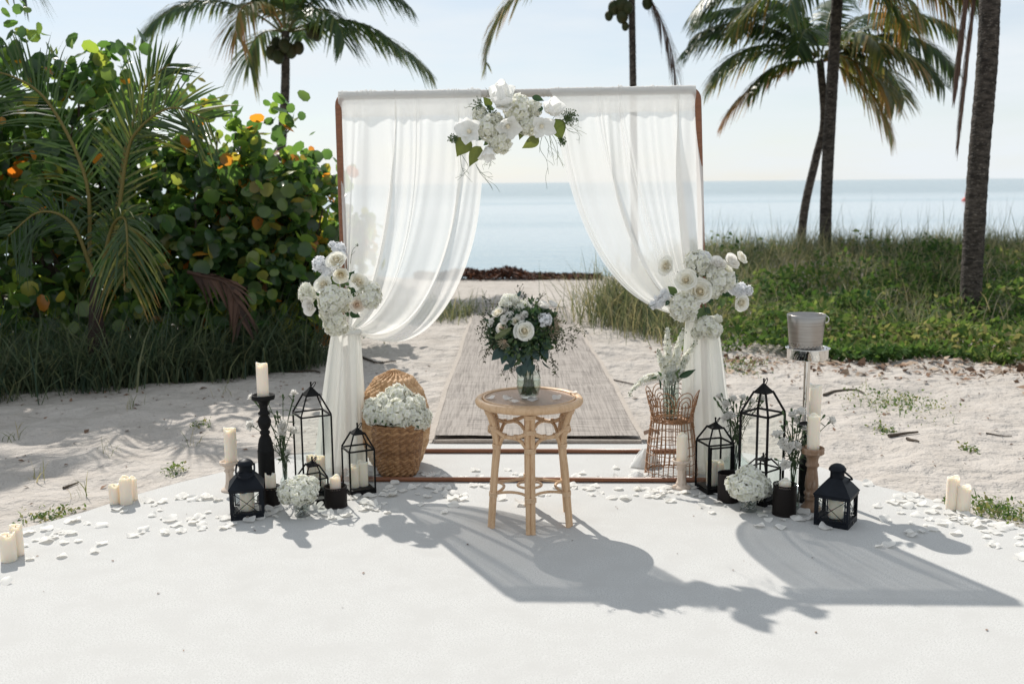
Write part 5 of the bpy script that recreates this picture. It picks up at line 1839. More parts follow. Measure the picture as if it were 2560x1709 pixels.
def rose_mesh(name, mt, seed, openness=1.0, R=1.0):
    rs = np.random.RandomState(seed)
    mb = MB()
    layers = [(3, .13, .74, .00), (4, .24, .75, .02), (4, .36, .73, .05), (5, .50, .70, .08), (5, .66, .66, .12), (5, .86, .56, .15)]
    layers = layers[:4 + int(2 * openness + .01)]
    if openness < .9:
        layers = [(k, r * 1.45, h, f * .5) for k, r, h, f in layers]
    for li, (k, r, h, flare) in enumerate(layers):
        ph = rs.uniform(0, 6.3)
        for i in range(k):
            a0 = ph + i * 2 * math.pi / k + rs.uniform(-.15, .15)
            wid = 2 * math.pi / k * (.80 if li < 3 else .60)
            rv, hv = rs.uniform(.86, 1.14), rs.uniform(.82, 1.12)
            ns, nt = 7, 7
            s_, t_ = np.meshgrid(np.linspace(-1, 1, ns), np.linspace(0, 1, nt), indexing='ij')
            aa = a0 + s_ * wid * (.45 + .55 * np.sin(np.pi * np.clip(.15 + .60 * t_, 0, 1)))
            rim = np.clip(t_ - .70, 0, 1) / .30
            edge = 1 - .26 * np.abs(s_)**2.5
            rr_ = r * rv * (.25 + .75 * np.sin(np.pi / 2 * np.clip(t_ * 1.25, 0, 1))) + flare * rim**1.6 + rs.uniform(-.02, .03) + .03 * s_ * rs.choice([-1, 1])
            zz = h * hv * np.sin(np.pi / 2 * t_ * .95) * edge - .10 * flare * 4 * rim**2 * .5
            zz = zz + .012 * np.sin(s_ * 4 + ph) * t_
            tint = np.clip(.20 + .15 * li + .30 * t_**2, 0, 1)
            mb.grid(np.stack([R * rr_ * np.cos(aa), R * rr_ * np.sin(aa), R * zz], 2), t=tint)
    mb.ball((0, 0, .36 * R), (.20 * R, .20 * R, .34 * R), 8, 6, t=.22)
    return mb.mesh(name, mt)


def floret(np_=4, l=1.0, w=.95, cup=.12):
    mb = MB()
    for i in range(np_):
        g_ = petal_grid(l, w, cup=cup, curl=.12, ns=3, nt=3, tip=.75, base=.3)
        Rz = rot('Z', i * 2 * math.pi / np_)
        tt = np.broadcast_to(np.array([.16, .9, 1.0])[None, :], (3, 3))
        mb.grid(g_ @ Rz.T + np.array([0, 0, .02 * i]), t=tt.copy())
    return mb


FLO4, FLO5 = floret(4), floret(5, 1.0, .75, .2)


def floret_scatter(mb, F, M3, P, tints):
    V, Fs = F.tpl()
    T = np.concatenate(F.T)
    n0 = mb.n
    mb.scat((V, Fs), M3, P, 0)
    mb.T[-1] = np.clip((T[None, :] * tints[:, None]).ravel(), 0, 1)


def hyd_mesh(name, mt, seed, N=74, fl=.30, flat=.85, F=FLO4, jit=.10):
    rs = np.random.RandomState(seed)
    i = np.arange(N) + .5
    z = 1 - i / N * 1.72
    ph = i * 2.39996
    r = np.sqrt(np.clip(1 - z * z, 0, 1))
    D = np.stack([r * np.cos(ph), r * np.sin(ph), z], 1)
    D = unit(D + rs.normal(0, .09, D.shape))
    P = D * np.array([1, 1, flat]) * (1 - fl * .25 + rs.uniform(-jit, jit, (N, 1)))
    mb = MB()
    M3 = frames(unit(D + rs.normal(0, .28, D.shape)), rs.uniform(0, 6.3, N)) * (fl * rs.uniform(.85, 1.2, N))[:, None, None]
    floret_scatter(mb, F, M3, P, rs.uniform(.8, 1.0, N))
    D2 = D[::2]
    M3 = frames(unit(D2 + rs.normal(0, .4, D2.shape)), rs.uniform(0, 6.3, len(D2))) * fl
    floret_scatter(mb, F, M3, D2 * .74 * np.array([1, 1, flat]), rs.uniform(.65, .95, len(D2)))
    mb.ball((0, 0, -.05), (.55, .55, .5 * flat), 8, 6, t=.3)
    return mb.mesh(name, mt)


HYD = [hyd_mesh('hydrangea_head', M['hyd'], 60 + i, 70 + 8 * i, .30, .9) for i in range(3)]
HYDL = [hyd_mesh('floret_cluster', M['hyd'], 70 + i, 30, .42, .9, FLO5, .2) for i in range(2)]
BLU = [hyd_mesh('cool_floret_cluster', M['blueish'], 75 + i, 22, .46, .8, FLO5, .25) for i in range(2)]
ROSE = [rose_mesh('rose', M['cream'], 80 + i, 1.0, 1.0) for i in range(2)]
ROSEB = rose_mesh('rose', M['cream'], 84, 0.5, 1.0)
BLUSH = rose_mesh('rose', M['blush'], 86, 1.0, 1.0)
WROSE = rose_mesh('rose', M['petal'], 88, 0.5, 1.0)


def leaf_geo(l, w, fold=.18, bend=.25, tip=.0, ns=7, nt=12, pw=.8, shift=.0):
    s_, t_ = np.meshgrid(np.linspace(-1, 1, ns), np.linspace(0, 1, nt), indexing='ij')
    wd = w / 2 * np.sin(np.pi * t_**pw)**(.9) * (1 - .45 * t_**4) + .008 * w
    return np.stack([s_ * wd, l * t_, fold * np.abs(s_) * wd + bend * l * (t_ - t_**2) - bend * .6 * l * t_**2 + .012 * l * np.sin(9 * t_) * np.abs(s_)], 2)


def leaf_mesh(name, mt, l=1, w=.5, fold=.3, bend=.2, pw=.8, t=.5):
    return MB().grid(leaf_geo(l, w, fold, bend, pw=pw), t=t).mesh(name, mt)


LEAFD = [leaf_mesh('leaf', M['leaf'], 1, .56, .35, b, .8, q) for b, q in ((.15, .2), (.35, .55), (-.1, .85))]
LEAFO = [leaf_mesh('leaf', M['olive'], 1, .78, .18, b, .72, q) for b, q in ((.12, .3), (.3, .8))]
LEAFE = [leaf_mesh('leaf', M['euc'], 1, .62, .2, b, .8, q) for b, q in ((.2, .2), (.35, .6), (-.15, .9))]


def toward(px, py, c0, k=1.0, up=.25):
    """direction a flower at a photo position faces in an arrangement whose middle is c0 (photo position)"""
    d = np.array([(px - c0[0]), 0, -(py - c0[1])]) / 60.0 * k
    return unit(d + np.array([0, -1.0, up]))


def berries(parent, c, R, k, mt='stem', tint=.95, stem_to=None, r=.0036):
    mb = MB()
    for _ in range(k):
        p = c + unit(RS.normal(0, 1, 3)) * R * RS.uniform(.4, 1) * np.array([1, .5, 1])
        mb.ball(p, (r * .8, r * .8, r * 1.15), 6, 4, t=np.clip(tint + RS.uniform(-.5, .05), 0, 1))
        if stem_to is not None:
            q = c * .7 + np.asarray(stem_to) * .3
            mb.tube([q, (p + q) / 2 + RS.normal(0, .004, 3), p], .0008, 4, t=.6)
    if stem_to is not None:
        mb.tube([stem_to, c * .7 + np.asarray(stem_to) * .3], .0014, 4, t=.4)
    return part('berry_spray', mb, M[mt], parent)


def tendril(parent, pts, r=.0011, wig=.008, branches=3, mt='stem', tint=.25, name='tendril'):
    P = smooth_path(np.array(pts) + RS.normal(0, wig, (len(pts), 3)), 26)
    mb = MB().tube(P, np.linspace(r, r * .45, 26), 4, t=tint)
    for _ in range(branches):
        i = RS.randint(5, 22)
        e = P[i] + (P[min(i + 3, 25)] - P[i - 3]) * RS.uniform(.5, 1.2) + RS.normal(0, .018, 3)
        mb.tube(smooth_path([P[i], (P[i] + e) / 2 + RS.normal(0, .006, 3), e], 8), r * .55, 4, t=tint)
    part(name, mb, M[mt], parent)


def big_bloom(parent, c, n, size, petals, label=None, seed=0, mt='bloom'):
    """large open bloom: a centre with separate petals; petals = (roll angle, tilt from the axis, length, width)"""
    rs = np.random.RandomState(seed)
    F = frames(np.array([n]), np.array([0.0]))[0]
    cm = MB().ball((0, 0, .10), (.08, .08, .16), 8, 6, t=.3)
    cm.T = [t_ * 0 + .3 for t_ in cm.T]
    core = MB().add(np.concatenate(cm.V) @ F.T * size + c, cm.F, .35)
    ob = part('bloom', core, M['cream'], parent, label)
    for i, (ra, ti, l, w_) in enumerate(petals):
        g_ = petal_grid(l, w_, cup=.30, curl=.25, ns=9, nt=11, tip=1.0, base=.30, ruff=.015)
        Rm = rot('Z', rad(ra)) @ rot('X', rad(90 - ti))
        V = (g_.reshape(-1, 3) @ Rm.T) * size
        V = V @ F.T + np.asarray(c)
        part('petal', MB().grid(V.reshape(9, 11, 3)), M[mt], ob)
    return ob


def z8(x, y):
    return 1100 + x / 4.6125, 180 + y / 4.6125


def zl(x, y):
    return 720 + x / 5.807, 590 + y / 5.807


def zr(x, y):
    return 1600 + x / 5.228, 600 + y / 5.228


def put(parent, me, px, py, Y, n, size, flat=1.0, label=None):
    return inst(me.name.split('.')[0], me, parent, m4(A(px, py, Y), n, (size, size, size * flat), RS.uniform(0, 6.3)), label)


def leafat(parent, mes, p0, p1, Y, droop=.0, wide=1.0, facing=(0, -1, .25), jit=.25):
    """leaf from photo position p0 (stalk) to p1 (tip)"""
    a, b = A(*p0, Y), A(*p1, Y - .012)
    y = b - a
    l = np.linalg.norm(y)
    y = y / l
    z = unit(np.array(facing, float) + RS.normal(0, jit, 3))
    x = unit(np.cross(y, z))
    z = np.cross(x, y)
    X = np.eye(4)
    X[:3, 0], X[:3, 1], X[:3, 2], X[:3, 3] = x * l * wide, y * l, z * l, a
    me = mes[RS.randint(len(mes))]
    return inst('leaf', me, parent, Matrix(X.tolist()))


# ------------------------------------------------------------------ top arrangement
Y0 = 5.37
c0 = (1285, 300)
ft = thing('flower_arrangement', 'white magnolia, orchid and hydrangea arrangement fixed at the middle of the arch top', 'flowers', A(1285, 300, Y0), 'flower arrangements on the arch')
s_ = PX(Y0, 1.8)
for x, y, r, dy in [(900, 430, 165, -.05), (560, 640, 150, -.06), (690, 810, 135, -.06), (1010, 610, 120, -.05), (460, 490, 95, -.03), (1090, 420, 90, -.03), (640, 560, 90, -.05), (800, 640, 110, -.03)]:
    px, py = z8(x, y)
    put(ft, HYD[RS.randint(3)], px, py, Y0 + dy, toward(px, py, c0), r / 4.6125 * s_ * 1.02)
for x, y, size, n, pet, sd in [
    (725, 400, 420, (-.05, -.55, .85), [(0, 20, .75, .55), (120, 24, .72, .55), (240, 18, .80, .55), (60, 52, .62, .60), (180, 56, .60, .60), (300, 50, .62, .58), (20, 82, .48, .5), (200, 88, .46, .5)], 1),
    (345, 690, 300, (-.25, -.95, .15), [(80, 75, .62, .58), (10, 80, .55, .45), (-55, 78, .60, .50), (-130, 75, .60, .50), (170, 80, .56, .48), (125, 60, .4, .35)], 2),
    (780, 620, 300, (.1, -.85, -.3), [(90, 70, .55, .60), (-20, 66, .60, .55), (-90, 62, .66, .60), (-160, 70, .55, .55), (30, 50, .45, .45)], 3),
    (1265, 470, 330, (.35, -.75, .45), [(0, 40, .62, .62), (95, 36, .62, .58), (180, 42, .55, .60), (-90, 55, .60, .55), (45, 74, .42, .45)], 4),
    (1170, 620, 290, (.1, -.9, -.25), [(-60, 72, .62, .50), (-110, 66, .68, .50), (150, 78, .52, .50), (40, 72, .58, .50), (100, 60, .45, .45)], 5),
    (560, 860, 300, (.0, -.5, -.75), [(20, 40, .62, .42), (95, 48, .66, .45), (170, 42, .62, .42), (250, 40, .58, .42), (310, 44, .60, .42)], 6)]:
    px, py = z8(x, y)
    big_bloom(ft, A(px, py, Y0 - .085), np.array(n, float), size / 4.6125 * s_, pet, seed=sd)
for a_, b_, w_ in [((330, 760), (190, 970), 1.05), ((470, 860), (330, 1085), .75), ((950, 590), (930, 780), .9), ((1140, 760), (950, 880), .75), ((1330, 540), (1400, 790), .95), ((1060, 290), (1200, 330), .9), ((590, 400), (500, 290), .9),
                   ((930, 330), (920, 285), 1.2), ((1150, 520), (1090, 560), 1.0), ((620, 440), (520, 380), .8), ((1180, 400), (1130, 470), 1.0), ((500, 740), (420, 790), 1.0), ((560, 800), (500, 850), 1.0)]:
    big = abs(a_[1] - b_[1]) > 90
    leafat(ft, LEAFO if big else LEAFD, z8(*a_), z8(*b_), Y0 - .05, wide=w_)
for x, y, r, k, sx, sy in [(150, 760, 72, 60, 330, 790), (1500, 520, 105, 110, 1300, 600), (1410, 800, 60, 50, 1330, 640), (1360, 450, 70, 50, 1290, 560), (570, 490, 92, 80, 620, 600), (430, 370, 90, 40, 560, 440)]:
    px, py = z8(x, y)
    berries(ft, A(px, py, Y0 - .06), r / 4.6125 * s_, k, stem_to=A(*z8(sx, sy), Y0 - .03), tint=.75 if x != 570 else .3)
for pts, tn in [([(240, 950), (250, 1080), (300, 1180), (370, 1260)], .2), ([(260, 960), (330, 1090), (280, 1170), (180, 1230)], .2), ([(420, 1060), (470, 1160), (560, 1280), (600, 1380)], .3), ([(430, 1080), (490, 1180), (600, 1240)], .3),
                ([(565, 950), (570, 1040), (572, 1120)], .5), ([(565, 960), (530, 1030), (510, 1090)], .5), ([(565, 960), (600, 1020), (640, 1070)], .9), ([(1180, 730), (1160, 870), (1220, 1010), (1240, 1180)], .25), ([(1215, 740), (1250, 860), (1240, 1000)], .4),
                ([(1250, 650), (1290, 800), (1360, 960), (1410, 1080)], .95), ([(1260, 660), (1330, 840), (1355, 1080)], .8), ([(1250, 700), (1280, 860), (1320, 1070)], .8), ([(1440, 590), (1540, 660), (1640, 740)], .9), ([(1440, 600), (1560, 620), (1640, 640)], .95),
                ([(1450, 620), (1480, 690), (1600, 720), (1610, 830)], .4), ([(400, 410), (330, 400), (285, 415)], .3), ([(570, 270), (545, 235)], .1), ([(840, 330), (845, 240), (810, 160)], .2)]:
    tendril(ft, [A(*z8(*p), Y0 - .06) for p in pts], r=.0014, tint=tn, wig=.003)

# ------------------------------------------------------------------ left arrangement
Y0 = 5.36
c0 = (845, 735)
fl_ = thing('flower_arrangement', 'rose and hydrangea arrangement tied to the left arch post over the curtain tie', 'flowers', A(845, 735, Y0), 'flower arrangements on the arch')
s_ = PX(Y0, 1.0)
for me, lst in ((HYD, [(285, 840, 135, -.03), (640, 930, 195, -.10), (1185, 850, 175, -.04), (580, 1140, 120, -.07), (680, 1290, 150, -.06), (790, 1330, 90, -.04), (830, 1000, 100, -.06)]),
                (HYDL, [(800, 880, 110, -.13), (560, 1040, 110, -.12), (720, 1200, 110, -.11), (250, 760, 80, -.06), (1220, 920, 120, -.07)]),
                (BLU, [(450, 400, 105, -.02), (590, 520, 90, -.04), (740, 180, 95, .0), (640, 120, 50, .0), (770, 260, 80, -.02), (520, 460, 80, -.03)])):
    for x, y, r, dy in lst:
        px, py = zl(x, y)
        put(fl_, me[RS.randint(len(me))], px, py, Y0 + dy, toward(px, py, c0), r / 5.807 * s_ * 1.05)
for me, x, y, r, n in [(ROSE[0], 725, 385, 150, (-.1, -.75, .6)), (ROSEB, 770, 550, 115, (.1, -.9, -.2)), (ROSE[1], 545, 720, 135, (-.4, -.8, .45)), (WROSE, 345, 1010, 120, (-.5, -.8, .0)), (BLUSH, 995, 1000, 115, (.35, -.9, .1)), (ROSEB, 1000, 690, 130, (.5, -.6, .6))]:
    px, py = zl(x, y)
    put(fl_, me, px, py, Y0 - .07, np.array(n), r / 5.807 * s_ * 1.05)
for a_, b_ in [((860, 620), (965, 510)), ((900, 1110), (1050, 1175)), ((870, 1100), (830, 1200)), ((760, 700), (830, 620)), ((720, 700), (700, 640)), ((850, 760), (940, 790)), ((880, 830), (1000, 900)), ((860, 800), (850, 900)), ((480, 1060), (540, 1120)), ((500, 1080), (470, 1180)),
                   ((430, 860), (440, 810)), ((830, 700), (760, 760)), ((650, 660), (690, 720)), ((900, 760), (990, 820)), ((870, 870), (930, 930)), ((1060, 960), (1110, 1000)), ((620, 430), (590, 470)), ((800, 640), (790, 760)), ((690, 1040), (760, 1060)), ((740, 660), (660, 700)), ((930, 850), (850, 890)), ((890, 700), (820, 690))]:
    leafat(fl_, LEAFD, zl(*a_), zl(*b_), Y0 - .045, wide=1.2)
for pts in [[(870, 560), (865, 480), (880, 420)], [(900, 400), (930, 220), (1030, 120)], [(690, 260), (670, 190), (600, 110)], [(560, 540), (600, 640), (640, 720)]]:
    tendril(fl_, [A(*zl(*p), Y0 - .02) for p in pts], r=.0016, tint=.2, wig=.002, branches=1)
px, py = zl(1010, 130)
berries(fl_, A(px, py, Y0 - .02), .010, 10, 'stem', .3, None, .0024)

# ------------------------------------------------------------------ right arrangement
Y0 = 5.32
c0 = (1755, 730)
fr2 = thing('flower_arrangement', 'arrangement with a big open cream rose, tied to the right arch post', 'flowers', A(1755, 730, Y0), 'flower arrangements on the arch')
s_ = PX(Y0, 1.0)
for me, lst in ((HYD, [(760, 300, 165, -.03), (1060, 490, 175, -.06), (570, 870, 175, -.06), (860, 1120, 140, -.06), (960, 1180, 110, -.04), (960, 640, 110, -.08), (1160, 530, 100, -.04), (760, 1210, 90, -.04)]),
                (HYDL, [(640, 820, 120, -.10), (1120, 540, 110, -.09), (800, 290, 110, -.08), (900, 1170, 110, -.1), (960, 440, 90, -.08), (540, 960, 90, -.09), (1010, 1030, 60, -.05)]),
                (BLU, [(330, 730, 85, -.03), (250, 810, 80, -.02), (170, 850, 50, -.02), (1310, 660, 100, -.03), (1420, 660, 60, -.02), (1220, 650, 70, -.03), (830, 240, 90, -.06)])):
    for x, y, r, dy in lst:
        px, py = zr(x, y)
        put(fr2, me[RS.randint(len(me))], px, py, Y0 + dy, toward(px, py, c0), r / 5.228 * s_ * 1.05)
for me, x, y, r, n in [(ROSE[0], 780, 680, 178, (-.1, -.95, .2)), (ROSE[1], 610, 540, 140, (-.25, -.85, .35)), (ROSE[1], 375, 350, 128, (-.75, -.6, .2)), (WROSE, 1010, 330, 105, (.2, -.6, .7)), (WROSE, 1170, 310, 115, (.45, -.6, .6)), (ROSEB, 1295, 250, 95, (.65, -.4, .5)), (ROSE[0], 1300, 810, 115, (.4, -.85, -.1))]:
    px, py = zr(x, y)
    put(fr2, me, px, py, Y0 - .085, np.array(n), r / 5.228 * s_)
for a_, b_ in [((560, 440), (480, 520)), ((540, 430), (570, 400)), ((480, 715), (355, 605)), ((430, 740), (390, 700)), ((380, 790), (330, 860)), ((700, 400), (780, 360)), ((760, 440), (700, 500)), ((800, 480), (850, 390)), ((730, 410), (660, 390)), ((1060, 700), (1200, 720)), ((1080, 760), (1060, 890)), ((950, 760), (880, 820)), ((970, 730), (1040, 720)),
                   ((850, 880), (750, 1050)), ((850, 880), (925, 970)), ((850, 870), (800, 850)), ((720, 830), (760, 880)), ((1210, 470), (1290, 470)), ((1230, 480), (1270, 560)), ((1060, 620), (1110, 600)), ((900, 790), (960, 860)), ((1000, 720), (1010, 800)), ((1160, 800), (1200, 830)), ((680, 900), (640, 940)), ((800, 420), (880, 480))]:
    leafat(fr2, LEAFD, zr(*a_), zr(*b_), Y0 - .05, wide=1.15)
for pts in [[(480, 410), (540, 450), (620, 470)], [(850, 900), (852, 1000), (855, 1080)], [(200, 850), (120, 870), (60, 880)], [(1380, 650), (1440, 620), (1470, 680)]]:
    tendril(fr2, [A(*zr(*p), Y0 - .05) for p in pts], r=.0016, tint=.25, wig=.002, branches=1)
px, py = zr(110, 870)
berries(fr2, A(px, py, Y0 - .02), .014, 14, 'stem', .5, None, .0026)


# ------------------------------------------------------------------ table vase and bouquet
def zb_(x, y):
    return 1180 + x / 4.9, 700 + y / 4.9


VC = np.array([TC[0] - .002, TC[1] - .02, TH + .0015])
s_ = PX(VC[1], .65)
VR = 150 / 4.9 * s_
VH = 330 / 4.9 * s_
va = thing('glass_vase', 'clear glass vase half full of water on the rattan table', 'vase', VC, 'glass vases')
part('glass_wall', MB().lathe([(.001, 0), (VR * .66, 0), (VR * .78, VH * .06), (VR * .98, VH * .38), (VR * 1.0, VH * .6), (VR * .95, VH * .82), (VR * .90, VH), (VR * .87, VH), (VR * .92, VH * .82), (VR * .97, VH * .6), (VR * .95, VH * .38), (VR * .74, VH * .10), (.001, VH * .07)], 40, VC), M['vase'], va)
part('water', MB().lathe([(.001, VH * .075), (VR * .73, VH * .105), (VR * .94, VH * .38), (VR * .96, VH * .6), (VR * .945, VH * .655), (.001, VH * .655)], 36, VC), M['water'], va)
BC0 = A(*zb_(620, 590), VC[1])
bq = thing('bridal_bouquet', 'round bouquet of cream roses, protea and eucalyptus standing in the table vase', 'bouquet', VC + [0, 0, VH * .1], 'bouquets')
for i in range(34):
    a0 = RS.uniform(0, 6.3)
    r0, r1 = VR * .70 * math.sqrt(RS.rand()), VR * .42 * math.sqrt(RS.rand())
    part('stem', MB().tube(smooth_path([VC + [r0 * math.cos(a0), r0 * math.sin(a0), VH * .12], VC + [r1 * math.cos(a0 + .4), r1 * math.sin(a0 + .4), VH * .75], VC + [r1 * .8 * math.cos(a0 + 1), r1 * .8 * math.sin(a0 + 1), VH * 1.45]], 8), RS.uniform(.0026, .0042), 6, t=RS.uniform(0, .25)), M['stem'], bq)
part('ribbon_wrap', MB().lathe([(.016, VH * .68), (.0195, VH * .8), (.018, VH * 1.0), (.02, VH * 1.2), (.024, VH * 1.38)], 20, VC), M['ribbon'], bq)
# leafy body
N = 2600
D = unit(RS.normal(0, 1, (N, 3)))
Pq = BC0 + np.array([0, 0, -.012]) + D * np.array([.165, .14, .145]) * (RS.beta(4, 1, N)[:, None])
mb = MB().scat(lv6, frames(unit(D * .6 + RS.normal(0, .6, (N, 3))), RS.uniform(0, 6.3, N)) * RS.uniform(.018, .042, N)[:, None, None], Pq, RS.rand(N))
part('greenery', mb, M['leaf'], bq, stuff=True)
N = 420
D = unit(RS.normal(0, 1, (N, 3)) * [1, .6, .7] + [0, -.2, -.2])
Pq = BC0 + D * np.array([.19, .13, .15]) * RS.uniform(.75, 1.12, N)[:, None]
mb = MB().scat(lv6, frames(unit(D * .3 + RS.normal(0, .8, (N, 3))), RS.uniform(0, 6.3, N)) * RS.uniform(.008, .018, N)[:, None, None], Pq, RS.rand(N))
part('filler_sprigs', mb, M['twig'], bq, stuff=True)
c0 = zb_(620, 560)
for me, x, y, r, dy, n in [(ROSE[0], 645, 630, 128, -.125, (0, -.95, .25)), (BLUSH, 385, 605, 78, -.10, (-.35, -.8, .45)), (ROSEB, 540, 515, 60, -.11, (-.1, -.8, .6)), (WROSE, 640, 435, 50, -.10, (.05, -.7, .7)), (WROSE, 590, 470, 55, -.10, (0, -.7, .7)), (ROSEB, 330, 420, 78, -.07, (-.5, -.5, .7)), (WROSE, 400, 390, 70, -.06, (-.4, -.5, .75)),
                              (WROSE, 850, 330, 82, -.04, (.3, -.4, .85)), (WROSE, 975, 315, 62, -.02, (.5, -.3, .8)), (WROSE, 700, 350, 62, -.05, (.1, -.4, .9)), (WROSE, 250, 525, 55, -.06, (-.7, -.6, .3)), (WROSE, 460, 450, 58, -.09, (-.2, -.7, .6)), (WROSE, 400, 490, 52, -.10, (-.3, -.8, .4))]:
    px, py = zb_(x, y)
    put(bq, me, px, py, VC[1] + dy, np.array(n), r / 4.9 * s_)
for x, y, r in [(440, 255, 80), (580, 330, 75), (640, 305, 60), (520, 230, 60), (380, 290, 50), (800, 560, 45), (870, 590, 40), (560, 360, 50)]:
    px, py = zb_(x, y)
    put(bq, HYDL[RS.randint(2)], px, py, VC[1] - .05, toward(px, py, c0, 1, .5), r / 4.9 * s_)
# round scabiosa head
px, py = zb_(890, 480)
put(bq, BLU[0], px, py, VC[1] - .09, np.array((.3, -.8, .4)), 84 / 4.9 * s_)


def protea(parent, px, py, dy, n, size, k=46, label=None):
    c = A(px, py, VC[1] + dy)
    F = frames(np.array([n], float), np.array([0.]))[0]
    mb = MB().ball(c, size * .22, 8, 6, t=.2)
    for i in range(k):
        a0, ti = i * 2.4, rad(12 + 62 * (i / k)**.8)
        d = F @ np.array([math.sin(ti) * math.cos(a0), math.sin(ti) * math.sin(a0), math.cos(ti)])
        e = c + d * size * RS.uniform(.85, 1.1)
        mb.tube([c + d * size * .15, (c + e) / 2 + F[:, 2] * size * .03, e, e + F[:, 2] * size * .05], [size * .012, size * .02, size * .018, size * .007], 5, t=RS.uniform(.3, 1))
    part('protea', mb, M['spike'], parent, label)


protea(bq, *zb_(400, 745), -.12, (-.35, -.6, -.55), .036, 34)
protea(bq, *zb_(930, 640), -.04, (.72, -.35, .52), .056, 56)
protea(bq, *zb_(980, 560), -.03, (.6, -.3, .75), .050, 44)
mb = MB()
q0, q1 = A(*zb_(290, 680), VC[1] - .125), A(*zb_(470, 590), VC[1] - .14)
for i in range(15):
    f = i / 14
    p = q0 * (1 - f) + q1 * f
    e = p + np.array([.0, -.01, -.020 * math.sin(math.pi * (.2 + .7 * f)) - .004])
    e2 = p + np.array([.006, -.01, .016 * math.sin(math.pi * (.2 + .7 * f))])
    mb.tube([p, (p + e) / 2 - [.003, .006, 0], e], [.0016, .0022, .0006], 4, t=.9).tube([p, (p + e2) / 2 - [0, .004, 0], e2], [.0016, .002, .0006], 4, t=.9)
mb.tube([q0, q1], .0014, 5, t=.6)
part('fern_leaf', mb, M['stem'], bq)
for a_, b_, w_ in [((370, 840), (240, 985), 1.0), ((420, 870), (370, 1035), 1.0), ((470, 880), (510, 1070), .9), ((460, 1030), (385, 1110), 1.1), ((600, 840), (630, 1020), .85), ((640, 1020), (620, 1190), .95), ((600, 1040), (560, 1150), .8), ((720, 960), (640, 1080), .9), ((740, 870), (830, 985), .9), ((850, 820), (940, 970), .9), ((860, 980), (965, 1100), .75),
                   ((850, 760), (965, 830), .9), ((680, 840), (690, 1000), .8), ((540, 800), (560, 960), .9), ((560, 780), (520, 880), .9), ((900, 760), (960, 790), 1.0), ((440, 900), (450, 1030), .9), ((800, 870), (760, 960), .9), ((700, 990), (690, 1140), .8), ((560, 1050), (600, 1190), .8), ((770, 1030), (720, 1160), .7), ((500, 960), (470, 1090), .9), ((770, 430), (790, 530), .8), ((760, 440), (730, 510), .8), ((560, 200), (600, 130), .7)]:
    leafat(bq, LEAFE, zb_(*a_), zb_(*b_), VC[1] - .075, wide=w_, jit=.4)
for pts, tn in [([(240, 300), (190, 240), (140, 200)], .1), ([(570, 230), (578, 160), (574, 95)], .1), ([(780, 290), (830, 220), (860, 175)], .2), ([(640, 230), (650, 190), (665, 160)], .3), ([(180, 430), (130, 420), (140, 520), (155, 590)], .2), ([(200, 600), (130, 630), (110, 690), (125, 720)], .2), ([(300, 760), (210, 860), (150, 950), (165, 1025)], .6), ([(260, 760), (230, 830), (190, 880)], .6),
                ([(540, 1060), (470, 1100), (435, 1190)], .5), ([(440, 1080), (400, 1120), (395, 1150)], .5), ([(940, 860), (980, 980), (1030, 1080), (1020, 1140)], .5), ([(960, 880), (990, 1000), (1010, 1060)], .5), ([(980, 700), (1080, 640), (1200, 580), (1310, 590)], .8), ([(1200, 580), (1290, 620), (1360, 665)], .8), ([(960, 740), (1100, 690), (1220, 690), (1250, 820)], .5), ([(1000, 730), (1130, 740), (1150, 840)], .4),
                ([(990, 740), (1060, 800), (1040, 860)], .3), ([(1080, 720), (1180, 720), (1240, 770)], .4), ([(800, 1010), (820, 1070), (800, 1110)], .3), ([(560, 990), (540, 1060), (480, 1110)], .3)]:
    tendril(bq, [A(*zb_(*p), VC[1] - .06) for p in pts], r=.0013, tint=tn, wig=.002, branches=4, mt='twig', name='sprig')
    for p in pts[1:]:
        for _ in range(2):
            q = A(*zb_(p[0] + RS.uniform(-28, 28), p[1] + RS.uniform(-28, 28)), VC[1] - .06 + RS.uniform(-.01, .01))
            if RS.rand() < .5:
                berries(bq, q, .007, 7, 'twig', tn, None, .0020)
            else:
                mbs = MB().scat(lv6, frames(RS.normal(0, 1, (6, 3)), RS.uniform(0, 6, 6)) * RS.uniform(.008, .016, 6)[:, None, None], q + RS.normal(0, .006, (6, 3)), RS.uniform(.2, .9, 6))
                part('sprig_leaves', mbs, M['twig'], bq, stuff=True)

# ------------------------------------------------------------------ hydrangeas in baskets and glasses
bo = thing('hydrangea_bunch', 'big bunch of white hydrangeas filling the front wicker basket', 'flowers', BC + [0, 0, .1], 'white hydrangea bunches')
s_ = PX(5.2, .35)
for x, y, r, dy in [(300, 560, 150, -.06), (260, 440, 100, .02), (450, 420, 150, .0), (620, 330, 170, .03), (600, 560, 190, -.08), (760, 480, 150, -.03), (860, 420, 130, .05), (830, 640, 150, -.05), (960, 600, 125, .02), (960, 690, 90, .0), (680, 690, 110, -.09), (440, 610, 110, -.09), (720, 300, 100, .08)]:
    px, py = 880 + x / 5.41, 930 + y / 5.41
    put(bo, HYD[RS.randint(3)], px, py, BC[1] + dy, toward(px, py, (990, 1050), .8, .6), r / 5.41 * s_ * 1.05)
for k in range(5):
    a0 = k * 1.25
    part('stem', MB().tube([BC + [.06 * math.cos(a0), .06 * math.sin(a0), .03], BC + [.07 * math.cos(a0), .07 * math.sin(a0), .32]], .004, 6, t=.4), M['stem'], bo)
for x, y, u_, v_ in [(330, 650, 290, 690), (420, 650, 400, 690), (870, 720, 910, 760), (470, 690, 440, 720), (300, 640, 340, 680)]:
    leafat(bo, LEAFD, (880 + x / 5.41, 930 + y / 5.41), (880 + u_ / 5.41, 930 + v_ / 5.41), BC[1] - .135)


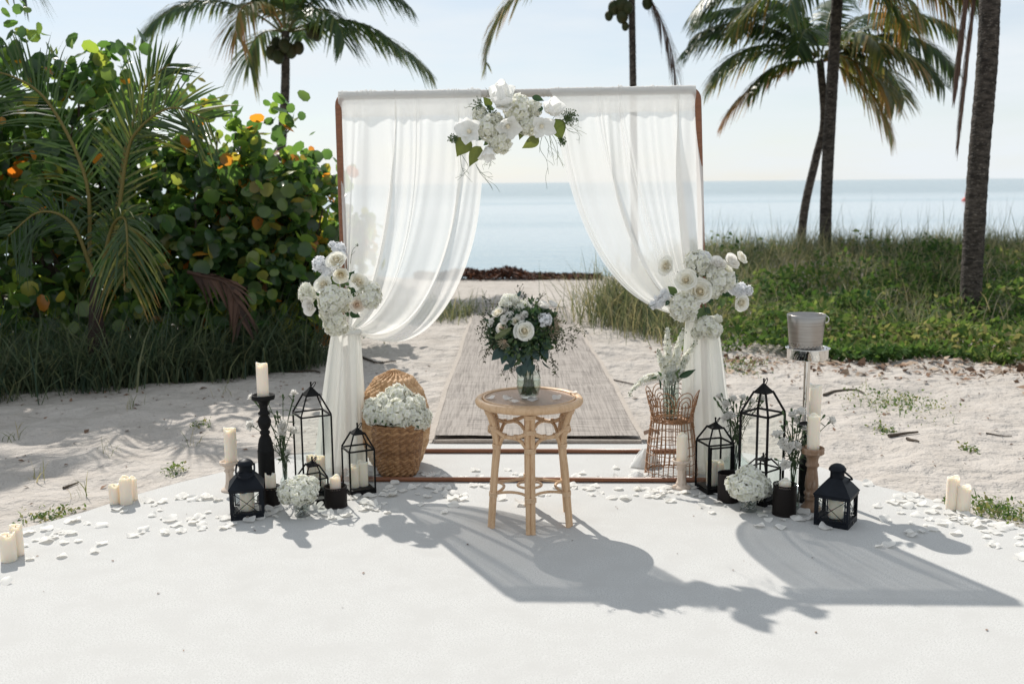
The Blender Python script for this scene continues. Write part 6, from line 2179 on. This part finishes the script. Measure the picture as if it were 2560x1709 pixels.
def hyd_glass(label_v, label_f, px, py, wpx, hpx, heads, cut=True):
    g = G(px, py)
    r = wpx * PX(g[1], .05) / 2
    c = np.array([g[0], g[1] + r * .8, 0])
    h = hpx * PX(g[1], .05) * 1.04
    v = thing('glass_vase', label_v, 'vase', c, 'glass vases')
    n = 24
    a = np.linspace(0, 2 * math.pi, n + 1)[:-1]
    fac = 1 + (.045 * np.cos(a * 8) if cut else 0 * a)
    prof = [(.02, .0), (.80, .0), (.86, .02), (.78, .16), (.84, .28), (.95, .62), (1.0, 1.0), (.95, 1.0), (.88, .62), (.76, .28), (.6, .16), (.02, .14)]
    part('glass_wall', MB().grid(np.stack([np.stack([c[0] + r * p * fac * np.cos(a), c[1] + r * p * fac * np.sin(a), h * z + 0 * a], 1) for p, z in prof], 1), cu=True), M['cut'] if cut else M['vase'], v, smooth=not cut)
    part('water', MB().lathe([(.001, h * .17), (r * .58, h * .18), (r * .74, h * .28), (r * .82, h * .6), (.001, h * .6)], 20, c), M['water'], v)
    f = thing('hydrangea_bunch', label_f, 'flowers', c + [0, 0, h * .17], 'white hydrangea bunches')
    for k in range(6):
        a0, b0 = k * 1.05, RS.uniform(.2, .55) * r
        part('stem', MB().tube(smooth_path([c + [b0 * math.cos(a0), b0 * math.sin(a0), h * .19], c + [-b0 * .4 * math.cos(a0), -b0 * .4 * math.sin(a0), h * .8], c + [b0 * 1.2 * math.cos(a0), b0 * 1.2 * math.sin(a0), h * 1.25]], 7), .0032, 6, t=RS.uniform(.3, .9)), M['stem'], f)
    for x, y, rr1, dy in heads:
        put(f, HYD[RS.randint(3)], x, y, c[1] + dy, toward(x, y, (px, py - hpx - 30), .6, .5), rr1 * PX(c[1], .15) * 1.05)
    return c, h


hyd_glass('small cut crystal vase holding hydrangeas at the front of the left group', 'low bunch of white hydrangeas in the cut crystal vase of the left group', 752, 1293, 44, 52,
          [(722, 1227, 26, -.02), (752, 1218, 30, .0), (776, 1214, 22, .02), (745, 1237, 24, -.05), (770, 1234, 22, -.03), (716, 1240, 19, -.01)])
hyd_glass('small faceted glass holding hydrangeas at the front of the right group', 'domed bunch of white hydrangeas in the faceted glass of the right group', 1875, 1281, 49, 50,
          [(1846, 1213, 29, .0), (1872, 1196, 31, .02), (1898, 1214, 28, .0), (1860, 1222, 27, -.05), (1888, 1224, 26, -.04), (1873, 1208, 30, -.03), (1834, 1208, 20, .02), (1912, 1222, 18, .0)])


# ------------------------------------------------------------------ carnations
def carn_mesh(seed):
    rs = np.random.RandomState(seed)
    mb = MB()
    for i in range(22):
        ti = rad(15 + 70 * (i / 22))
        g_ = petal_grid(1.0, .62, cup=.2, curl=.35, ns=5, nt=5, tip=.95, base=.2, ruff=.07)
        Rm = rot('Z', i * 2.4) @ rot('X', math.pi / 2 - ti)
        mb.grid((g_.reshape(-1, 3) @ Rm.T).reshape(5, 5, 3) * rs.uniform(.8, 1.05), t=1.0)
    return mb.mesh('carnation', M['petal'])


CARN = [carn_mesh(i) for i in range(2)]


def carn_bunch(vase_c, mouth_z, floor_z, heads, buds, label, spread=.012):
    t = thing('carnation_bunch', label, 'flowers', np.array([vase_c[0], vase_c[1], floor_z]), 'white carnation bunches')
    for kind, lst in ((0, heads), (1, buds)):
        for (px, py, dy, r) in lst:
            e = A(px, py, vase_c[1] + dy)
            a0 = RS.uniform(0, 6.3)
            b0 = np.array([vase_c[0] + spread * .7 * math.cos(a0), vase_c[1] + spread * .7 * math.sin(a0), floor_z + .004])
            m0 = np.array([vase_c[0] + spread * math.cos(a0 + 2.5), vase_c[1] + spread * math.sin(a0 + 2.5), mouth_z])
            q = m0 * .4 + e * .6 + (np.array([vase_c[0], vase_c[1], 0]) - np.array([e[0], e[1], 0])) * .16
            P = smooth_path([b0, m0, q, e], 16)
            mb = MB().tube(P, .0019, 5, t=.15)
            for k in (6, 8, 10, 12, 14):
                d = unit(RS.normal(0, 1, 3) + [0, 0, .6]) * RS.uniform(.025, .05)
                mb.tube(smooth_path([P[k], P[k] + d * .6, P[k] + d - [0, 0, .008]], 5), [.0012, .0022, .0022, .0014, .0003], 4, t=RS.uniform(0, .3))
            s_ = part('stem', mb, M['stem'], t)
            ax = unit(P[-1] - P[-3])
            cal = MB().tube([e - ax * .012, e - ax * .004, e + ax * .006, e + ax * .012], [.002, .0052, .0058, .0030 if kind else .005], 7, t=.25)
            part('calyx', cal, M['stem'], s_)
            if kind == 0:
                inst('blossom', CARN[RS.randint(2)], s_, m4(e + ax * .008, unit(ax + RS.normal(0, .25, 3) + [0, -.35, 0]), r * 1.8 * PX(vase_c[1], .3), RS.uniform(0, 6)))
    return t


def bottle(label, px, py, wpx, zneck, zmouth, rn, Y=None, prof=None):
    g = G(px, py)
    r = wpx * PX(g[1], .05) / 2
    c = np.array([g[0], g[1] + r, 0]) if Y is None else np.array([A(px, py, Y)[0], Y, 0])
    t = thing('glass_vase', label, 'vase', c, 'glass vases')
    pr = prof or [(.001, 0), (r * .9, 0), (r, .006), (r, zneck * .72), (r * .8, zneck * .9), (rn, zneck), (rn, zmouth - .004), (rn * 1.2, zmouth), (rn * 1.1, zmouth), (rn * .9, zmouth - .006), (rn * .9, zneck), (r * .74, zneck * .88), (r * .93, zneck * .70), (r * .92, .012), (.001, .009)]
    part('glass_wall', MB().lathe(pr, 32, c), M['vase'], t)
    part('water', MB().lathe([(.001, .011), (r * .90, .013), (r * .90, zneck * .5), (.001, zneck * .5)], 24, c), M['water'], t)
    return c


c = bottle('clear glass bottle vase of carnations behind the left hydrangea vase', 712, 1236, 27, .085, .165, .0135)
w4 = lambda x, y: (500 + x / 3.137, 850 + y / 3.137)
carn_bunch(c, .165, .010, [(*w4(415, 465), -.02, 7), (*w4(522, 465), -.02, 8), (*w4(412, 672), -.05, 9), (*w4(735, 435), .02, 7), (*w4(655, 670), -.01, 8), (*w4(650, 705), -.02, 9), (*w4(712, 735), .0, 10), (*w4(640, 750), -.03, 8), (*w4(610, 610), .01, 6), (*w4(690, 890), -.02, 6)],
           [(*w4(650, 440), .0, 1), (*w4(590, 600), -.01, 1), (*w4(625, 600), .02, 1), (*w4(606, 570), 0, 1), (*w4(730, 475), .02, 1), (*w4(470, 520), -.02, 1), (*w4(440, 490), -.02, 1), (*w4(570, 850), -.03, 1), (*w4(625, 935), -.03, 1)],
           'loose white carnations leaning left from the glass bottle in the left group')
w6 = lambda x, y: (1550 + x / 2.613, 750 + y / 2.613)
c = bottle('slim clear bottle vase of carnations beside the brown wooden holder', 1986, 1274, 34, .10, .185, .017)
carn_bunch(c, .185, .010, [(*w6(1180, 755), .0, 11), (*w6(1230, 815), -.01, 10), (*w6(1130, 770), .01, 9), (*w6(1040, 895), -.02, 10), (*w6(1075, 940), -.03, 10), (*w6(1110, 975), -.03, 11), (*w6(1150, 965), -.02, 9), (*w6(1085, 1070), -.05, 10), (*w6(1200, 860), .0, 8), (*w6(1160, 800), .02, 9), (*w6(1365, 800), .02, 9), (*w6(1220, 900), .0, 8)],
           [(*w6(1065, 735), .0, 1), (*w6(1090, 800), .0, 1), (*w6(1140, 850), .0, 1), (*w6(1175, 850), 0, 1), (*w6(1240, 860), .01, 1), (*w6(1020, 1040), -.04, 1), (*w6(1060, 830), 0, 1), (*w6(1120, 720), .02, 1), (*w6(1110, 900), -.02, 1), (*w6(1190, 1020), -.02, 1), (*w6(1330, 760), .02, 1)],
           'dense bunch of white carnations in the slim bottle vase at right')
g = G(1838, 1190)
rb_ = .095
c = bottle('low round-bellied glass vase holding carnations, behind the tallest right lantern', 1838, 1190, 90, .10, .20, .03, Y=5.10,
           prof=[(.001, 0), (.075, 0), (.082, .006), (rb_, .05), (.092, .085), (.075, .108), (.078, .114), (.055, .124), (.058, .130), (.036, .142), (.030, .17), (.034, .21), (.031, .21), (.027, .17), (.033, .139), (.07, .105), (.086, .08), (.088, .05), (.076, .012), (.001, .010)])
carn_bunch(c, .20, .012, [(*w6(740, 665), .0, 8), (*w6(700, 695), .0, 9), (*w6(720, 775), -.01, 11), (*w6(700, 780), -.02, 8), (*w6(800, 655), .02, 8), (*w6(900, 640), .02, 9), (*w6(915, 660), .02, 8), (*w6(850, 670), .0, 7), (*w6(650, 640), .0, 6)],
           [(*w6(620, 645), .0, 1), (*w6(665, 620), .0, 1), (*w6(650, 690), .0, 1), (*w6(715, 655), .0, 1), (*w6(790, 670), .0, 1), (*w6(830, 640), .01, 1), (*w6(690, 740), 0, 1), (*w6(740, 715), 0, 1), (*w6(870, 650), .02, 1), (*w6(930, 665), .02, 1), (*w6(740, 800), -.02, 1), (*w6(770, 760), 0, 1), (*w6(640, 670), 0, 1), (*w6(910, 690), 0, 1), (*w6(760, 690), 0, 1)],
           'tall thin white carnations with many dark buds, behind the right lanterns', spread=.02)

# ------------------------------------------------------------------ stock flowers in the wicker stand
c = np.array([A(1676, 1040, SC[1])[0], SC[1] - .005, .310])
vz = thing('glass_vase', 'tall straight glass vase standing inside the wicker stand', 'vase', c, 'glass vases')
hv = Zof(1676, 925, c[1]) - c[2]
part('glass_wall', MB().lathe([(.001, 0), (.040, 0), (.043, .006), (.043, hv), (.0405, hv), (.0405, .014), (.001, .012)], 32, c), M['vase'], vz)
part('water', MB().lathe([(.001, .014), (.040, .015), (.040, hv * .6), (.001, hv * .6)], 28, c), M['water'], vz)
sk = thing('stock_bunch', 'white stock flower spikes in the vase on the wicker stand', 'flowers', c + [0, 0, .016], 'stock flowers')
w6b = lambda x, y: (1560 + x / 3.645, 800 + y / 3.645)
for pts, k, r in [([(410, 560), (400, 380), (395, 220), (400, 70)], 84, 60), ([(440, 560), (470, 400), (500, 250), (550, 90)], 84, 62), ([(460, 580), (520, 440), (590, 310), (670, 190)], 56, 44), ([(400, 560), (360, 430), (330, 350), (310, 270)], 60, 52),
                  ([(430, 600), (440, 480), (440, 420), (450, 350)], 80, 66), ([(390, 600), (330, 520), (220, 520), (120, 580), (40, 680)], 80, 44), ([(440, 590), (420, 540), (400, 500)], 44, 60), ([(450, 580), (500, 500), (530, 420), (540, 370)], 56, 58)]:
    P = smooth_path([A(*w6b(*p), c[1] - .01) for p in pts], 24)
    P = P + np.array([0, 1, 0]) * (RS.uniform(-.03, .03) * np.linspace(0, 1, 24))[:, None]
    P0 = np.vstack([[c + [RS.uniform(-.02, .02), RS.uniform(-.02, .02), .02]], P])
    stp = part('stem', MB().tube(smooth_path(P0[::3], 20), .0028, 6, t=.5), M['stem'], sk)
    mb = MB()
    f = RS.beta(1.4, 1.1, k)
    lo = 4
    ii = lo + f * (23 - lo)
    Q = np.stack([np.interp(ii, np.arange(24), P[:, j]) for j in range(3)], 1)
    D = unit(RS.normal(0, 1, (k, 3)) + [0, -.4, .1])
    taper = (1 - .62 * f**1.5)
    rr1 = r / 3.645 * PX(5.1) * .72
    Q = Q + D * (rr1 * taper)[:, None] * .75
    floret_scatter(mb, FLO4, frames(unit(D + RS.normal(0, .35, (k, 3))), RS.uniform(0, 6.3, k)) * (.0225 * taper)[:, None, None], Q, RS.uniform(.75, 1, k))
    part('floret_spike', mb, M['hyd'], stp)
    tip = MB()
    for _ in range(10):
        tip.ball(P[-1] + RS.normal(0, .007, 3) - (P[-1] - P[-3]) * RS.uniform(0, 1.6), (.0028, .0028, .0042), 6, 4, t=RS.uniform(.5, 1))
    part('buds', tip, M['stem'], stp, stuff=True)
for a_, b_, w_ in [((500, 520), (655, 450), .62), ((340, 510), (310, 465), .7), ((300, 520), (235, 535), .5), ((320, 540), (335, 640), .4), ((480, 480), (520, 440), .6), ((470, 470), (500, 530), .6)]:
    leafat(sk, LEAFD, w6b(*a_), w6b(*b_), c[1] - .05, wide=w_)

# ------------------------------------------------------------------ scattered rose petals


def petal_mesh(i):
    rs = np.random.RandomState(300 + i)
    ns, nt = 7, 7
    s_, t_ = np.meshgrid(np.linspace(-1, 1, ns), np.linspace(-1, 1, nt), indexing='ij')
    # rounded shape
    x = s_ * np.sqrt(1 - .5 * t_**2) * (1 - .25 * (t_ < 0) * -t_)
    y = t_ * np.sqrt(1 - .5 * s_**2)
    cup = rs.uniform(.18, .42)
    z = cup * (x**2 * rs.uniform(.3, 1.2) + y**2 * rs.uniform(.2, 1.0)) + .20 * rs.uniform(-1, 1) * x * y + rs.uniform(.05, .18) * np.sin(x * 3 + rs.uniform(0, 6)) * (.3 + np.abs(y)) + rs.uniform(.03, .12) * np.sin(y * 4 + rs.uniform(0, 6))
    if i % 3 == 0:
        z = -z * .8
    P = np.stack([x * .5, y * rs.uniform(.38, .5), z * .5], 2)
    P[:, :, 2] -= P[:, :, 2].min()
    return MB().grid(P).mesh('rose_petal', M['petal'])


PET = [petal_mesh(i) for i in range(9)]


def petal_at(p, size, label, group):
    o = link('rose_petal', PET[RS.randint(9)])
    tl = RS.normal(0, .16, 2)
    n = unit(np.array([tl[0], tl[1] - .05, 1.0]))
    o.matrix_basis = m4(np.array(p) + [0, 0, .0015 + abs(tl).max() * size * .18], n, size * RS.uniform(.85, 1.15), RS.uniform(0, 6.3))
    tag(o, label, 'petal', group)


L1_ = [(290, 840), (430, 820), (650, 750), (800, 770), (930, 790), (570, 860), (650, 860), (330, 920), (430, 930), (490, 900), (210, 975), (590, 945), (720, 930), (930, 955), (275, 1095), (570, 1070), (875, 1025), (1080, 640), (1140, 660), (540, 845), (60, 1310), (455, 880), (250, 860), (700, 740)]
L2_ = [(1215, 880), (1320, 830), (1300, 850), (1400, 695), (1360, 565), (1470, 575), (1500, 565), (1410, 600), (1470, 645), (1490, 720), (1560, 740), (1590, 700), (1510, 840), (1520, 860), (1620, 785), (1660, 840), (1690, 500), (1700, 525), (1770, 550), (1840, 550), (1890, 510), (1900, 535), (1990, 550), (1750, 730), (1790, 760), (1830, 710), (1850, 780), (1850, 820), (1910, 665), (2000, 710), (2060, 725), (2050, 810), (2110, 780), (1660, 530)]
R_ = [(710, 680), (950, 860), (1000, 880), (1040, 810), (1100, 815), (1050, 860), (1120, 910), (1180, 850), (1270, 890), (1280, 810), (1440, 850), (1430, 915), (1370, 970), (1440, 970), (1050, 975), (810, 910), (880, 1050), (1170, 1085), (1230, 1005), (1350, 1045), (1330, 1110), (1390, 1150), (1280, 1175), (1150, 1190), (1180, 1215), (830, 1330), (940, 1320), (1630, 1195), (1180, 800), (1160, 900)]
R2_ = [(1570, 1115), (1500, 1090), (1560, 985), (1590, 1030), (1650, 1040), (1710, 1000), (1750, 1080), (1780, 1040), (1840, 1080), (1900, 1060), (1960, 1050), (2000, 1100), (2060, 1130), (2190, 1130), (1940, 1170), (2060, 1190), (1950, 1230), (2010, 1310), (2050, 1330), (2290, 1240), (2290, 1310), (2330, 1450), (1690, 1080), (1800, 1100), (1880, 1120), (2120, 1150), (1620, 1050), (2330, 1200), (1860, 1050), (2100, 1110), (2010, 1170)]
C1_ = [(60, 515), (95, 515), (215, 500), (360, 415), (285, 490), (345, 490), (405, 465), (505, 485), (570, 505), (525, 555), (600, 440), (620, 470), (700, 500), (740, 520), (740, 560), (680, 605), (810, 490), (800, 520), (160, 540), (215, 540), (290, 545), (130, 570), (180, 580), (240, 590), (310, 605), (40, 620), (560, 360), (600, 370), (640, 350), (680, 370), (700, 450), (640, 455), (740, 480), (500, 430), (470, 445), (560, 440), (670, 440), (690, 480), (320, 440), (340, 455), (300, 460), (190, 500), (540, 345), (610, 350), (660, 385), (770, 500), (240, 575), (320, 500)]
C2_ = [(880, 330), (830, 375), (910, 380), (870, 430), (930, 430), (960, 440), (1095, 325), (1140, 355), (1175, 550), (1045, 515), (1310, 490), (1360, 490), (1420, 440), (1530, 445), (1580, 350), (1540, 375), (1640, 490), (1660, 435), (1700, 475), (1690, 380), (1130, 375), (1200, 365), (990, 430), (1330, 380), (1420, 380), (850, 385), (1510, 430), (1600, 445), (1630, 455), (790, 380), (1350, 395)]
C3_ = [(1775, 510), (1815, 450), (1860, 515), (1800, 315), (1800, 375), (1930, 490), (1940, 455), (1990, 460), (2070, 505), (2010, 500), (2050, 470), (2100, 450), (2110, 470), (2150, 530), (2160, 470), (2180, 440), (1920, 345), (1960, 375), (1980, 365), (2200, 480), (2260, 480), (2130, 445), (1970, 450), (2030, 450), (2090, 490), (1880, 380), (1940, 360), (2010, 380)]
LF_ = [(200, 1470), (260, 1450), (390, 1420), (470, 1400), (560, 1370), (590, 1390), (540, 1330), (620, 1310), (870, 1310), (930, 1310), (1000, 1370), (1040, 1400), (1110, 1350), (1150, 1380), (1300, 1230), (1290, 1290), (1350, 1290), (1370, 1330), (1280, 1330), (1440, 1215), (1520, 1220), (1220, 1230), (10, 1450), (30, 1470), (560, 1330), (600, 1340)]
RF_ = [(120, 1240), (200, 1260), (240, 1290), (320, 1310), (420, 1260), (500, 1280), (480, 1210), (540, 1290), (545, 1350), (600, 1390), (620, 1270), (640, 1330), (960, 1340), (960, 1380), (930, 1410), (970, 1440), (1060, 1440), (1050, 1490), (910, 1480), (1180, 1440), (1230, 1430), (1270, 1420), (1340, 1490), (1200, 1390), (1150, 1430), (500, 1230)]
n_pet = 0
for lst, ox, oy, sc_, lab, grp in [
    (L1_, 0, 1100, 3.67, 'loose white rose petal on sunlit concrete, near the candle pairs at the left edge', 'petals near the left edge candles'),
    (L2_, 0, 1100, 3.67, 'loose white rose petal on concrete between the candle trio and the left metal lantern', 'petals left of the left lantern group'),
    (C1_, 850, 1050, 2.61, 'loose white petal in the drift around the left end of the front arch bar', 'petals around the left end of the front bar'),
    (C2_, 850, 1050, 2.61, 'loose white petal strewn along the arch bars behind and beside the table legs', 'petals by the table and bars'),
    (C3_, 850, 1050, 2.61, 'loose white petal in the drift by the wicker stand and right end of the bar', 'petals by the wicker stand'),
    (LF_, 500, 850, 3.137, 'loose white petal lying among the lanterns and vases of the left group', 'petals among the left lanterns'),
    (RF_, 1550, 750, 2.613, 'loose white petal lying among the lanterns and vases of the right group', 'petals among the right lanterns'),
    (R_, 2000, 1050, 4.195, 'loose white petal on concrete between the right metal lantern and the candle pair', 'petals right of the right lantern group'),
    (R2_, 2000, 1050, 4.195, 'loose white petal in the drift below the two candles at the right patio edge', 'petals below the right candles')]:
    for x, y in lst:
        px, py = ox + x / sc_, oy + y / sc_
        petal_at(G(px, py), RS.uniform(.034, .066), lab, grp)
for x, y, lab in [(230, 1455, 'large pale petal on the left side of the rattan table top'), (440, 1460, 'curled petal left of the vase on the rattan table'), (510, 1505, 'flat petal at the front left of the rattan table top'), (740, 1470, 'petal touching the foot of the table vase'), (1040, 1455, 'flat petal right of the vase on the rattan table'), (1240, 1390, 'upright curled cream petal at the right rim of the rattan table')]:
    px, py = zb_(x, y)
    petal_at(G(px, py, TH - .004), .048, lab, 'petals on the rattan table')
